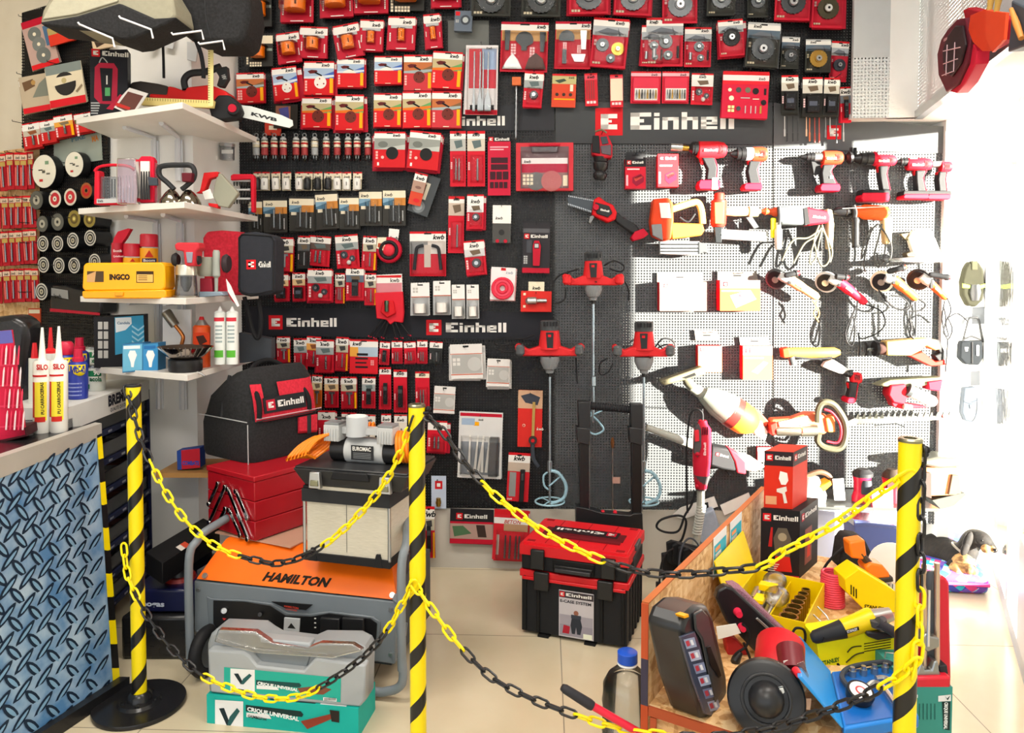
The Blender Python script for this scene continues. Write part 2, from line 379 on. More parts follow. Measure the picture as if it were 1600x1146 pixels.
wslab('wall_panel_right', [(1209,232),(1491,200),(1478,820),(1209,814)], .0,.004, 'peggrey')
wslab('wall_panel_upper', [(868,-120),(1333,-120),(1333,168),(868,166)], .0,.004, 'pegblack')
wslab('trim_2', [(868,160),(1207,160),(1207,226),(868,224)], .004,.008, '3f4244')
wslab('trim_3', [(1209,160),(1333,186),(1492,199),(1490,240),(1209,232)], .004,.008, '55585a')
wslab('trim_4', [(640,165),(866,165),(866,204),(640,204)], .004,.008, '2e2f33')
wslab('trim_5', [(700,32),(764,32),(764,152),(700,152)], .0045,.004, '6a6c68')
wslab('trim_6', [(384,479),(864,489),(864,532),(384,524)], .004,.008, '1f2026')
def wsign(label, x, y, h, tw, sqpx):
    "printed brand lettering on the header strips"
    T = Tool('sign_lettering', label, 'sign', WALL, x, y, .005)
    m = MB(); T.logo(m, x, y, h, tw, .0052); m.B('lettering', T.e)
wsign('large white block lettering with red square on the upper header strip', 930,212,43,216,50)
wsign('white block lettering with red square on the lower strip, above the blister rows', 420,515,22,107,24)
wsign('white block lettering with red square on the lower strip, beside the cord of the mixer', 666,524,24,125,29)
wsign('white lettering with red square on short strip, half hidden behind the chisel set', 672,202,24,118,20)
wsign('small white letter mark on the header strip under the hanging rods', 1292,218,22,23,20)
# recess at the right with its far wall, side, soffit panels and storefront glass
m = MB(); m.box((2.05,3.98,1.5),(1.5,.1,3.06), 'whitepaint'); struct('wall_recess', m)
m = MB(); a = WALL.P(1494,500,.03); m.box((a.x-.03, a.y+.37,1.5),(.05,.72,3.06), 'whitepaint'); struct('wall_side', m)
SOF = 1.935
c0 = V_((1.66,3.12,0)); c1 = V_((1.30,1.78,0)); cl = WALL.P(1333,100,.08)
def vpanel(name, A, B, z0, z1, th, key):
    A = Vector(A); B = Vector(B); d = (B-A); L = d.length; o = MB(); o.prism([(0, z0),(L, z0),(L, z1),(0, z1)], 0, th, key)
    r = struct(name, o); r.location = (A.x, A.y, 0); r.rotation_euler = (0,0, math.atan2(d.y, d.x)); return r
A1 = V_((cl.x, cl.y, 0)); Bm = A1.lerp(c0,.56)
vpanel('soffit_panel_back', A1, Bm, SOF, 2.18,.02, 'pegwhite'); vpanel('soffit_rail_back', Bm, c0, SOF, 3.0,.03, 'whitepaint'); vpanel('soffit_head_back', A1, Bm, 2.18,3.0,.02, 'b9bdbe')
vpanel('soffit_panel_side', c0, c1, SOF+.02,3.0,.012, 'pegwhite'); vpanel('soffit_rail_side', c0+V_((-.012,0,0)), c1+V_((-.012,0,0)), SOF-.01, SOF+.025,.03, 'silver:m')
m = MB(); m.hexa([(A1.x, A1.y+.02, SOF),(c0.x+.02, c0.y, SOF),(c1.x+.03, c1.y, SOF),(2.2,2.6, SOF),(2.3,3.9, SOF),(1.7,3.9, SOF),(A1.x, 3.2, SOF)][::-1],
                 [(A1.x, A1.y+.02, SOF+.02),(c0.x+.02, c0.y, SOF+.02),(c1.x+.03, c1.y, SOF+.02),(2.2,2.6, SOF+.02),(2.3,3.9, SOF+.02),(1.7,3.9, SOF+.02),(A1.x, 3.2, SOF+.02)][::-1], 'whitepaint');
struct('soffit_bottom', m)
G0 = V_((2.46,3.93,0)); GD = V_((-.53,-1,0)).normalized()
def gl(t): return G0+GD*t
def post(name, t, w, z0, z1, key, d=.06):
    return vpanel(name, gl(t), gl(t+w), z0, z1, d, key)
vpanel('window_1', gl(0), gl(1.85),.0,3.0,.008, 'glass')
for i, (t, wd, z0, z1) in enumerate([(0,.05,0,3),(1.26,.06,0,3),(1.85,.25,0,3),(0,1.85,0,.06),(1.62,.23,.06,.42),(0,1.85,2.55,3)]):
    post('window_frame_%d' % (i+1), t, wd, z0, z1, 'b9bec4:c')
vpanel('window_mullion', gl(.28), gl(.31),0,2.55,.03, '9aa4ac:c')
vpanel('wall_right', gl(2.1), V_((1.95,.9,0)),0,3.02,.05, 'whitepaint'); vpanel('wall_right_front', V_((1.95,.9,0)), V_((1.95,-6,0)),0,3.02,.05, 'whitepaint')  # unseen walls added to keep the sun off the left side
# left side: corner column, oblique display wall, far left wall
m = MB(); pl = [(-1.68,3.12),(-1.369,2.98),(-1.25,2.98),(-1.19,3.36),(-1.68,3.5)]
m.hexa([(x, y, 0) for x, y in pl], [(x, y, 3.02) for x, y in pl], 'whitepaint'); struct('wall_corner_column', m)
E2 = V_((.934,-.358,0)); N2 = V_((-.358,-.934,0))
LW = PF((-1.67,3.1,0), N2)
vpanel('wall_left', V_((-1.62,3.1,0))-E2*1.9-N2*.03, V_((-1.62,3.1,0))-N2*.03,0,3.02,.08, 'wallpaint')
vpanel('wall_left_return', V_((-3.2,.2,0)), V_((-3.2,4.2,0)),0,3.02,.08, 'wallpaint')
def lslab(name, pts, off, th, key):
    o = LW.P(*pts[0], off); ob = MB(); loc = [((LW.P(x, y, off)-o).dot(LW.ex),(LW.P(x, y, off)-o).dot(LW.ez)) for x, y in pts]
    ob.prism(loc, 0, th, key); r = struct(name, ob); r.location = o; r.rotation_euler = (0,0, LW.rz); return r
lslab('wall_panel_osb', [(-60,245),(62,228),(62,560),(-60,560)], .0,.012, 'osb')
lslab('wall_panel_black', [(34,20),(168,-20),(168,560),(62,560),(62,228),(34,232)], .004,.012, 'pegblack')
# ------------------------------------------------------------------ hanging retail packs
ORD = ['leftmost', 'second from left', 'third from left', 'fourth from left', 'fifth from left', 'sixth from left', 'seventh from left', 'eighth from left',
       'ninth from left', 'tenth from left', 'eleventh from left', 'twelfth from left', 'thirteenth from left', 'fourteenth from left']
def icons(mb, w, h, u0, v0, n, y, key='white', cols=1, s=.07):
    for j in range(cols):
        for i in range(n): mb.quad((u0+j*s*1.25)*w, -(v0+i*s*1.25*w/h)*h-s*w, (u0+j*s*1.25+s)*w, -(v0+i*s*1.25*w/h)*h, y, key)
class Art:
    "drawing in unit card coordinates u right, v down; x0 = -w/2"
    def __init__(s, w, h, d): s.mb = MB(); s.w, s.h, s.d, s.l = w, h, d, 0
    def X(s, u): return (u-.5)*s.w
    def Z(s, v): return -v*s.h
    def y(s): s.l += 1; return -s.d/2-.00025*s.l
    def r(s, u0, v0, u1, v1, k): s.mb.quad(s.X(u0), s.Z(v1), s.X(u1), s.Z(v0), s.y(), k)
    def p(s, pts, k): s.mb.flat([(s.X(u), s.Z(v)) for u, v in pts][::-1], s.y(), k)
    def c(s, u, v, r, k, ry=None): s.mb.disc(s.X(u), s.Z(v), r*s.w, s.y(), k, ry=ry*s.w if ry else None)
    def t(s, u, v, hv, txt, k, align='c', bold=.02, shear=.25, wmax=None): s.mb.text(txt, s.X(u), s.Z(v), hv*s.h, s.y(), k, bold, shear, align, wmax=wmax*s.w if wmax else None)
    def ic(s, u, v, n, k='white', cols=1, sz=.06):
        y = s.y()
        for j in range(cols):
            for i in range(n):
                x = s.X(u)+j*sz*1.3*s.w; z = s.Z(v)-i*sz*1.3*s.w; s.mb.quad(x, z-sz*s.w, x+sz*s.w, z, y, k)
    def hdr(s, strip='red', band='white', v1=.24, tu=.72, v0=.05, txt='kwb'):
        s.r(0,0,1, v0, strip); s.r(0, v0,1, v1, band)
        s.r(.40, v0*.6,.60, v0*.6+.035, '111112')
        if txt: s.t(tu, v1-.045, min(.11,(v1-v0)*.62), txt, 'black', bold=.03, wmax=None)
def base(a, key, clear=False):
    a.mb.box((0,0,-a.h/2),(a.w, a.d, a.h), key)
def shellbox(parent, u, z, w, h, d, y, key='clear', name='blister'):
    m = MB(); f = .86
    b = [(u-w/2, y, z-h/2),(u+w/2, y, z-h/2),(u+w/2, y, z+h/2),(u-w/2, y, z+h/2)]; t = [(u+(x-u)*f, y-d, z+(q-z)*f) for x, _, q in b]
    vs = b+t; m.add(vs, [(4,5,6,7),(0,1,5,4),(1,2,6,5),(2,3,7,6),(3,0,4,7)], key); return m.B(name, parent)
def rod(parent, x, z0, z1, r, y, key='steel:m', name='drill_bit', twist=True):
    m = MB(); pr = []
    n = 9 if twist else 1
    for i in range(n+1): pr.append((i/n*.62, r*(1 if i % 2 else .72) if twist else r))
    pr += [(.66, r*.7),(1, r*.7)]; m.l((x, y, z0),(x, y, z1), pr, key, 8); return m.B(name, parent)
def wheel(parent, x, z, r, y, key='dgrey:m', hub='lgrey:m', d=.012, name='wire_wheel'):
    m = MB(); n = 20
    out = [(x+r*(1 if i % 2 else .93)*math.cos(math.pi*i/n), z+r*(1 if i % 2 else .93)*math.sin(math.pi*i/n)) for i in range(2*n)]
    m.p(out[::-1], y-d*.6, y, key); m.cyl((x, y, z),(x, y-d, z), r*.5, key, r*.42,18); m.cyl((x, y-d*.9, z),(x, y-d*1.25, z), r*.36, hub, r*.3,16)
    m.cyl((x, y-d*1.2, z),(x, y-d*1.3, z), r*.12, 'black', None, 8); return m.B(name, parent)
# every kind draws its card and adds its product; (e, w, h, rng) -> thickness
def k_saw(e, w, h, q, red=True, s=1, key='org2:c'):
    a = Art(w, h, .004)
    if red: base(a, 'crim'); a.hdr(v1=.27, tu=.70); a.ic(.05,.5,5, sz=.05); a.ic(.89,.55,6, sz=.04); a.r(.1,.27,.9,.36, 'lgrey'); a.r(.3,.955,.7,.98, 'white')
    else: base(a, '2c2c29'); a.r(0,0,1,.26, 'cream'); a.r(.42,.03,.58,.07, 'black'); a.t(.2,.2,.09, 'kwb', 'black'); a.ic(.03,.45,6, 'cream', 1,.07); a.ic(.15,.86,2, 'cream', 5,.07); a.r(.78,.42,.98,.5, '8a9a90')
    a.mb.B('card', e)
    r = w*.26*s*q['u']; zc = -h*.57; hh = h*.33; y = -.003-r*.62
    m = MB(); m.l((0, y, zc-hh/2),(0, y, zc+hh/2), [(0, r*.95),(.03, r),(.86, r),(.88, r*1.03),(1, r*1.03),(1.0,0)], key, 20)
    for i in range(12):
        an = 2*math.pi*i/12; x = math.cos(an)*r*.97; yy = math.sin(an)*r*.97
        if yy < .4*r: m.add([(x-.001, y+yy, zc-hh/2),(x+.0022, y+yy, zc-hh/2),(x, y+yy, zc-hh/2-.004)], [(0,1,2)], key)
    m.box((r*.35, y-r*.93, zc),(r*.16, r*.1, hh*.4), '3a2008'); m.B('hole_saw', e)
    shellbox(e, 0, zc, r*2.7, hh*1.35, r*1.75,-.002)
def k_sand(e, w, h, q, col='6a281e', y0='kite', scene=0, big=False):
    a = Art(w, h, .006); base(a, q.get('bg', 'd0161c')); a.hdr('red', 'white', .21,.72 if scene != 3 else .25)
    sc = [('9fb4cc', '3a5fae', 'c8d4de'),('b8aa80', '5f9a58', 'd8701c'),('b86a3a', '7a5a3a', '9aa8a8')][min(scene, 2)]
    a.r(0,.21,1,.52, sc[0]); a.p([(.3,.52),(1,.30),(1,.52)], sc[1]); a.p([(0,.46),(1,.40),(1,.46),(.6,.52),(0,.52)], sc[2])
    a.p([(.12,.30),(.25,.26),(.42,.27),(.46,.31),(.36,.36),(.2,.37)], '5a1414'); a.p([(.36,.30),(.62,.42),(.58,.45),(.36,.36)], 'black')
    a.r(0,.52,1,1, q.get('bg', 'd0161c')); a.r(.86,.5,.97,.94, 'ylw2')
    a.ic(.04,.58,4, 'e8b0a8', 1 if not big else 2,.07)
    if col:
        a.c(.55,.63,.205, col)
        for an in range(0,360,120): a.c(.55+.12*math.cos(R(an+20)),.63+.12*w/h*math.sin(R(an+20)),.025, '3a140e' if col[0] != 'e' else '8a2020')
    else: a.p([(.2,.52),(.28,.44),(.45,.39),(.62,.44),(.7,.52)], 'e4e0d4')
    a.r(.4,.965,.6,.985, 'cream'); a.mb.B('card', e)
def k_bdisc(e, w, h, q, v=0):
    a = Art(w, h, .006); base(a, 'c8161e'); a.hdr('red', 'white', .19,.72); a.r(0,.19,1,.5, '8e928c'); a.p([(0,.5),(1,.36),(1,.5)], 'b4b8b2')
    a.c(.28,.36,.16, '6a6e68', .10); a.ic(.05,.55,3, 'e8b0a8', 1,.07); a.c(.27,.72,.05, 'e8b0a8'); a.c(.58,.60,.2, '181818'); a.r(.1,.86,.16,.95, 'white')
    a.mb.B('card', e)
def k_vial(e, w, h, q, red=True):
    m = MB(); m.l((0,-.012,-h),(0,-.012,-h*.22), [(0, w*.44),(.04, w*.5),(.93, w*.5),(1, w*.3)], 'clear', 12); m.B('clear_tube', e)
    m = MB(); m.torus((0,-.012,-h*.08),(0,1,0), h*.07,.0022, 'grey', 12,6); m.l((0,-.012,-h*.26),(0,-.012,-h*.13), [(0, w*.42),(.5, w*.4),(1, w*.14)], 'lgrey', 12); m.B('hanger_cap', e)
    m = MB(); m.l((0,-.012,-h*.52),(0,-.012,-h*.3), [(0, w*.47),(1, w*.47)], 'cream' , 12); m.l((0,-.012,-h*.42),(0,-.012,-h*.36), [(0, w*.49),(1, w*.49)], 'red' if red else 'white', 12)
    m.l((0,-.012,-h*.8),(0,-.012,-h*.54), [(0, w*.46),(1, w*.46)], 'b04040' if red else 'lgrey', 12); m.B('paper_label', e)
    for x in (-w*.17, w*.17): rod(e, x, -h*.92,-h*.3, w*.12,-.012)
def k_socket(e, w, h, q, white=True):
    a = Art(w, h*.42,.003); base(a, 'cream'); a.r(0,0,1,.18, 'red'); a.r(.4,.2,.6,.32, 'black'); a.t(.5,.8,.3, 'kwb', 'black', wmax=.7); a.mb.B('card', e)
    m = MB(); m.l((0,-.012,-h),(0,-.012,-h*.36), [(0, w*.36),(.1, w*.42),(.9, w*.40),(1, w*.3)], 'white' if white else 'blk2:c', 12)
    if white: m.box((w*.1,-.012-w*.42,-h*.68),(w*.06,.001, h*.2), 'black')
    m.B('sleeve', e)
def k_drill(e, w, h, q, cut=0):
    a = Art(w, h, .004); base(a, '34332f'); a.r(0,0,1,.06, '2a2a28'); a.r(0,.07,1,.26, 'cream'); a.t(.25,.22,.09, 'kwb', 'black'); a.r(0,.26,.5,.46, '7fa2b8'); a.r(.5,.26,1,.46, 'c8843c' if q['u'] > .6 else '8ab0cc')
    a.p([(0,.4),(.5,.3),(.5,.46),(0,.46)], '4a7088'); a.r(.08,.46,.3,.55, 'cream'); a.ic(.85,.6,7, 'lgrey', 1,.05); a.mb.B('card', e)
    rod(e, -.03*w, -h*.88,-h*.34, w*.045,-.01);
    if q['u'] > .5: rod(e, .22*w, -h*.92,-h*.42, w*.03,-.01)
    shellbox(e, .05*w, -h*.62, w*.6, h*.66,.014,-.002)
def k_small(e, w, h, q, v=0, band='white', bg='c8142a', prod='bit', clear=True, hv=.24, two=0, photo=None):
    a = Art(w, h, .004); base(a, bg); a.hdr('red', band, hv, .5)
    ph = photo if photo is not None else (['d9b88a', 'b8b09a', 'e0a050', '9aa0a0', 'c8c0a8'][v % 5])
    if ph: a.r(0, hv, 1, hv+.22, ph); a.p([(.25, hv+.04),(.75, hv+.02),(.8, hv+.14),(.4, hv+.18)], ['6a5a48', '3a3a3a', '8a5030', '5a6a6a', '7a6a50'][v % 5])
    a.ic(.05,.56,4, 'f0c8c8', 1,.09);
    if v % 3 == 1: a.r(.86,.5,1,1, 'ylw2')
    if v % 3 == 2: a.r(.78,.5,.84,.9, 'cream')
    a.mb.B('card', e)
    if prod == 'bit':
        rod(e, .08*w, -h*.9,-h*.5, w*.07,-.009)
        if two: rod(e, -.12*w, -h*.88,-h*.5, w*.06,-.009)
    elif prod == 'case': m = MB(); m.box((0,-.009,-h*.72),(w*.6,.013, h*.4), 'blk2'); m.quad(-w*.2,-h*.76, w*.2,-h*.64,-.0158, '5a6070'); m.B('bit_case', e, bevel=.002)
    elif prod == 'wheels':
        for x, z, r in ((-.15,-.6,.16),(.2,-.72,.13)): wheel(e, x*w, z*h, r*w, -.003, d=.008, name='buffing_wheel')
        m = MB(); m.ball((.05*w, -.01,-.84*h),.1*w, 'white', 10,6); m.B('polishing_ball', e)
    elif prod == 'knob': m = MB(); m.cyl((.05*w, -.003,-h*.66),(.05*w, -.02,-h*.66), w*.24, 'dgrey:c', w*.2); m.cyl((.05*w, -.02,-h*.66),(.05*w, -.024,-h*.66), w*.1, 'lgrey:m'); m.B('cup_tool', e)
    elif prod == 'long': m = MB(); m.box((.02*w, -.008,-h*.62),(w*.34,.01, h*.5), 'blk2'); m.box((.02*w, -.0135,-h*.5),(w*.3,.001, h*.1), 'dgrey'); m.B('black_holder', e, bevel=.002)
    elif prod == 'tbit': m = MB(); m.box((.05*w, -.007,-h*.52),(w*.4,.008, h*.07), 'steel:m'); m.cyl((.05*w, -.007,-h*.88),(.05*w, -.007,-h*.52), w*.08, 'steel:m'); m.B('wing_bit', e)
    if clear: shellbox(e, .04*w, -h*.68, w*.74, h*.5,.02,-.002)
def k_wheel(e, w, h, q, bg='c01830', kind='1', key='dgrey:m', hub='lgrey:m', top='white', dark=False, tu=.75, sv=.6):
    a = Art(w, h, .005); base(a, '33342f' if dark else bg); a.hdr('red' if not dark else 'silver', top, .17, tu); a.r(0,.17,1,.36, 'a8aeb2' if not dark else '5a6a78'); a.p([(.1,.3),(.4,.2),(.7,.24),(.9,.32),(.5,.36)], '6a7078')
    a.p([(.7,.18),(.8,.36),(.74,.36)], '4a4f55'); a.ic(.06,.45,2, 'f0c8c8' if not dark else 'cream', 1,.07); a.ic(.06,.9,1, 'cream', 3,.06); a.mb.B('card', e)
    if kind == '1': wheel(e, 0,-h*sv, w*.36,-.004, key, hub, .014)
    if kind == '2': wheel(e, .03*w, -h*.5, w*.19,-.004, key, hub); wheel(e, .1*w, -h*.78, w*.13,-.004, key, hub); m = MB(); m.cyl((-.28*w, -.012,-.66*h),(-.28*w, -.012,-.84*h), w*.06, 'steel:m'); m.cyl((.36*w, -.012,-.6*h),(.36*w, -.012,-.84*h), w*.035, 'blk2'); m.B('arbor', e)
    if kind == '3': wheel(e, -.2*w, -h*.56, w*.19,-.004, key, hub); wheel(e, .24*w, -h*.62, w*.19,-.004, 'gold:m', hub, name='brass_wire_wheel'); wheel(e, .06*w, -h*.82, w*.13,-.004, key, hub)
    shellbox(e, 0,-h*.62, w*.9, h*.66,.024,-.002)
def k_blades(e, w, h, q, v=0):
    a = Art(w, h, .005); base(a, 'c01c30'); a.hdr('crim', 'white', .17,.85); a.r(.02,.17,.98,.38, 'c89a62'); a.ic(.22,.44,4, 'f0c8c8', 2,.045); a.ic(.62,.5,4, 'f0c8c8', 2,.045); a.mb.B('card', e)
    def bl(name, pts, key='dgrey:m', y=-.012): m = MB(); m.p([(x*w, z*h) for x, z in pts], y, y+.002, key); m.B(name, e)
    if v == 0:
        bl('saw_blade', [(-.42,-.18),(-.30,-.18),(-.32,-.58),(-.4,-.58)]); bl('saw_blade', [(.32,-.2),(.45,-.2),(.42,-.6),(.34,-.6)])
        bl('segment_blade', [(.19*math.cos(R(t)),-.38+.19*w/h*math.sin(R(t))) for t in range(180,-30,-15)]+[(.06,-.5),(.06,-.58),(-.06,-.58),(-.06,-.5)])
        bl('rasp_plate', [(-.24,-.64),(-.12,-.78),(-.03,-.95),(-.45,-.95),(-.36,-.78)], 'lgrey:m'); bl('sanding_pad', [(.25,-.62),(.4,-.74),(.47,-.95),(.03,-.95),(.1,-.74)], '5a4440')
    elif v == 1:
        bl('segment_blade', [(-.18+.22*math.cos(R(t)),-.36+.22*w/h*math.sin(R(t))) for t in range(200,-40,-15)]+[(-.1,-.42),(-.26,-.42)])
        bl('saw_blade', [(.2,-.2),(.38,-.2),(.36,-.6),(.24,-.6)], 'lgrey:m'); bl('saw_blade', [(-.3,-.6),(-.18,-.6),(-.18,-.9),(-.3,-.9)]); bl('scraper', [(-.05,-.7),(.36,-.7),(.3,-.86),(.05,-.86)], 'lgrey:m')
    shellbox(e, 0,-h*.58, w*.94, h*.78,.022,-.002)
def k_bits(e, w, h, q, v=0):
    a = Art(w, h, .005); base(a, 'cc2038'); a.r(0,0,1,.05, 'red'); a.r(0,.05,1,.15, 'e8b0b8'); a.t(.78,.14,.08, 'kwb', 'black'); a.mb.B('card', e)
    m = MB(); m.box((0,-.008,-h*.58),(w*.88,.014, h*.78), 'd03048'); m.quad(-w*.38,-h*.92, w*.38,-h*.55,-.0155, 'e6e2dc'); m.B('plastic_case', e, bevel=.004)
    for i in range(8): rod(e, (-.32+i*.092)*w, -h*.88,-h*.6, w*.028,-.02, ['steel:m', 'gold:m', 'dgrey:m'][(i*(v+1)) % 3], 'small_bit', False)
def k_flat(e, w, h, q, bg='c81630', hdrc='white', ops=(), strip='red', hv=.2, tu=.5, th=.005, txt='kwb'):
    a = Art(w, h, th); base(a, bg)
    if hv: a.hdr(strip, hdrc, hv, tu, txt=txt)
    for o in ops: getattr(a, o[0])(*o[1:])
    a.mb.B('card', e)
def k_grey(e, w, h, q, roll=True):
    a = Art(w, h, .004); base(a, 'lgrey'); a.r(0,0,1,.42, 'e6e4e0'); a.r(.35,.05,.65,.09, 'black'); a.r(0,.42,1,.45, 'c86a50'); a.ic(.1,.15,2, 'b8b4ae', 2,.12); a.mb.B('card', e)
    m = MB(); m.cyl((0,-.02,-h*.92),(0,-.02,-h*.64), w*.3, 'white', None, 18); m.B('white_tube', e); shellbox(e, 0,-h*.7, w*.85, h*.54, w*.4,-.002)
RNG = random.Random(3)
HN = 0
def hook(px, py, off, label, pf=WALL):
    m = MB(); o = pf.P(px, py, 0); a = o+pf.n*.0; b = o+pf.n*(off+.012); m.t([a, b, b+V_((0,0,.006))], .0016, 'blk2:c', 6,0)
    return tag(m.B('display_hook', None, o), label, 'hook')
def pack(px, top, wpx, hpx, fn, tilt, n, name, label, cat, group, short, kw=None, pf=WALL, off=.03, yaw=0, behind=None, q=None, hk=True, th=None):
    "front pack on a hook with n more packs pressed behind it"
    th = th or .011; bgp = group or (short+' and copies')
    offs = off+n*th; k = pf.k(px, top, offs); wpx = wpx*(1.15 if pf is not WALL else 1); yaw = yaw or (14 if pf is not WALL else 0); q = q or {}; q.setdefault('u', RNG.random())
    e = thing(name, label, cat, pf.P(px, top, offs),(0, R(tilt), pf.rz+R(yaw)), group)
    fn(e, wpx*k, hpx*k, q, **(kw or {}))
    bk = (kw or {}).get('bg', q.get('bg', 'b81630')) if behind is None else behind
    for i in range(n):
        o2 = off+i*th; k2 = pf.k(px, top, o2)
        a = Art(wpx*k*.99, hpx*k*.99,.003); base(a, bk); a.r(.01,.05,.99,.2, 'white' if behind is None else 'lgrey');
        c = a.mb.B(name); c.location = pf.P(px+RNG.uniform(.5,3)*(1 if i % 2 else -.3)*(n-i), top+(n-i)*1.4, o2); c.rotation_euler = (0, R(tilt+RNG.uniform(-2.2,2.2)), pf.rz+R(yaw))
        tag(c, 'pack behind the '+short, cat, bgp)
    if hk: hook(px, top+3, offs+.006, 'dark hook of the '+short, pf)
    return e
def row(phrase, desc, name, cat, group, fn, items, kw=None, **o):
    "items: (x0,y0,x1,y1,tilt,n[,kw]) pixel boxes"
    for i, it in enumerate(items):
        x0, y0, x1, y1, t, n = it[:6]; k = dict(kw or {}); d = desc; o2 = dict(o)
        if len(it) > 6:
            ex = dict(it[6]); d = ex.pop('_d', d)
            if '_q' in ex: o2['q'] = dict(ex.pop('_q'))
            if '_b' in ex: o2['behind'] = ex.pop('_b')
            if '_fn' in ex: f = ex.pop('_fn'); k = {}
            else: f = fn
            if '_n' in ex: nm = ex.pop('_n')
            else: nm = name
            k.update(ex)
        else: f = fn; nm = name
        if 'q' in o2: o2['q'] = dict(o2['q'])
        od = ORD[i] if i < len(items)-1 or i < 2 else 'rightmost'
        pack((x0+x1)/2, y0, x1-x0, y1-y0, f, t, n, nm, '%s, %s %s' % (d, od, phrase), cat, group, '%s pack %s' % (od, phrase), k, **o2)
DK = {'red': False, '_b': '2c2c29', '_d': 'black hole saw pack'}
row('in topmost row', 'red hole saw pack', 'hole_saw_pack', 'hole saw', 'hole saw packs, topmost row', k_saw,
    [(385,-16,425,42,0,1, DK),(438,-20,491,35,1,2),(499,-26,551,27,-2,2),(552,-30,607,21,0,2),(609,-32,664,17,1,1, DK),(674,-36,719,12,0,2)], {'s': 1.2}, q={'u': 1})
row('in second row', 'red hole saw pack', 'hole_saw_pack', 'hole saw', 'hole saw packs, second row', k_saw,
    [(383,56,427,104,0,1, dict(DK, s=.95)),(431,51,467,99,-7,2, {'s': 1.1}),(469,42,513,91,3,2, {'s': .8}),(519,38,560,91,-10,2, {'s': .85}),(563,31,600,80,3,2, {'s': .55}),(607,26,650,78,2,2, {'s': .45}),(661,22,687,76,-5,2, {'s': .6})], q={'u': 1})
row('in third row', 'red sanding disc pack', 'sanding_disc_pack', 'sanding discs', 'sanding disc packs, third row', k_sand,
    [(369,114,413,161,-1,2, {'col': '6a281e', 'scene': 2, 'big': True}),(424,105,463,157,-6,4, {'col': 'e8e2d8'}),(475,96,523,149,1,3, {'col': 'e8e2d8'}),(527,91,570,137,1,2, {'col': None}),
     (585,88,629,132,1,2, {'col': None}),(631,86,676,142,1,2, {'scene': 2, '_q': {'bg': 'c03038'}}),(677,81,724,139,4,3, {'scene': 1})], th=.007)
row('in fourth row', 'red sanding disc pack', 'sanding_disc_pack', 'sanding discs', 'sanding disc packs, fourth row', k_sand,
    [(472,152,519,200,1,3, {'scene': 1}),(524,148,569,204,1,4, {'scene': 1}),(584,146,628,199,1,2, {'scene': 1}),(629,143,674,200,0,2, {'scene': 1}),(675,143,721,200,1,2, {'scene': 2, '_q': {'bg': 'c03038'}})], th=.007)
pack(447,163,38,38, k_flat, 2,1, 'scraper_pad_pack', 'dark pack with colour photo behind the chainsaw bar', 'accessory pack', None, 'dark photo card', {'bg': '28241f', 'hv': 0, 'ops': [('r', .08,.08,.7,.8, '8a5a48'),('p', [(.2,.2),(.6,.1),(.66,.6),(.3,.5)], '4a4a8a'),('r', .2,.6,.68,.9, 'red2')]})
pack(427,190,26,22, k_flat, 2,0, 'small_card_pack', 'small red card under the chainsaw bar tip', 'accessory pack', None, 'small red card', {'bg': 'c03a28', 'hv': 0, 'ops': [('r', .25,.3,.75,.6, 'cream')]})
row('in bit tube row', 'clear tube of bits with grey hanger', 'bit_tube', 'bit tube', 'hanging bit tubes', k_vial,
    [(x-6,209+i*.0, x+6,252,0,0, {'red': rd, '_d': 'clear tube of bits with %s label' % ('red' if rd else 'grey')}) for i, (x, rd) in enumerate([(402, False),(415, True),(430, True),(444, True),(464, True),(477, True),(493, False),(511, True),(528, True),(545, True),(559, True),(576, True)])], hk=True)
row('in socket row', 'white sleeve socket on cream tag', 'socket_bit_card', 'socket bit', 'socket bit cards', k_socket,
    [(x-7,269, x+7,297, RNG.uniform(-3,3),1, {'white': wh, '_d': ('white' if wh else 'black')+' sleeve socket bit on cream tag'}) for x, wh in [(403, False),(415, True),(431, True),(448, True),(468, True),(482, False),(497, False),(514, False),(527, True),(542, True),(559, True)]], behind='cream')
row('in black card row', 'black card with masonry drill', 'drill_bit_card', 'drill bit', 'black drill bit cards', k_drill,
    [(388,312,410,362,0,1),(411,310,449,363,0,2),(452,307,491,361,1,2),(492,300,527,358,-3,2),(530,306,561,358,0,2),(561,296,597,353,0,1),(598,294,634,353,0,1)], behind='34332f', q={'u': .8}, th=.006)
row('in row below the black cards', 'red blister card', 'accessory_blister_pack', 'accessory pack', 'mixed blister cards', k_small,
    [(430,371,459,424,2,3, {'v': 1, 'prod': 'tbit', '_d': 'red card with white header and steel bit'}),(466,369,485,420,2,2, {'bg': '2a2a2a', 'photo': '55585a', '_b': 'blk2', '_d': 'dark narrow card with pointed bit'}),
     (483,369,518,416,5,1, {'v': 3, 'photo': '5a4a44', 'two': 1, '_d': 'red card with two long bits'}),(523,367,559,419,-4,1, {'v': 3, 'prod': 'wheels', '_d': 'red card with polishing wheels'}),(568,369,589,422,3,2, {'v': 1, '_d': 'narrow red card with beige photo'})])
row('in row above the lower sign', 'red blister card', 'accessory_blister_pack', 'accessory pack', 'mixed blister cards above the lower sign', k_small,
    [(428,428,451,470,0,2, {'prod': 'case', '_d': 'small red card with black case'}),(457,426,477,470,0,2, {'prod': 'case', '_d': 'small red card with navy case'}),(481,420,519,470,1,4, {'v': 3, 'prod': 'wheels', '_d': 'wide red card with white ball'}),
     (524,427,539,474,1,1, {'v': 1, 'two': 1, '_d': 'slim red card with orange edge'}),(541,418,569,469,1,2, {'photo': '5a6a7a', 'prod': 'long', '_d': 'red card with blue grey curved case'}),(570,427,588,477,1,1, {'v': 1, '_d': 'slim red card with beige band'})])
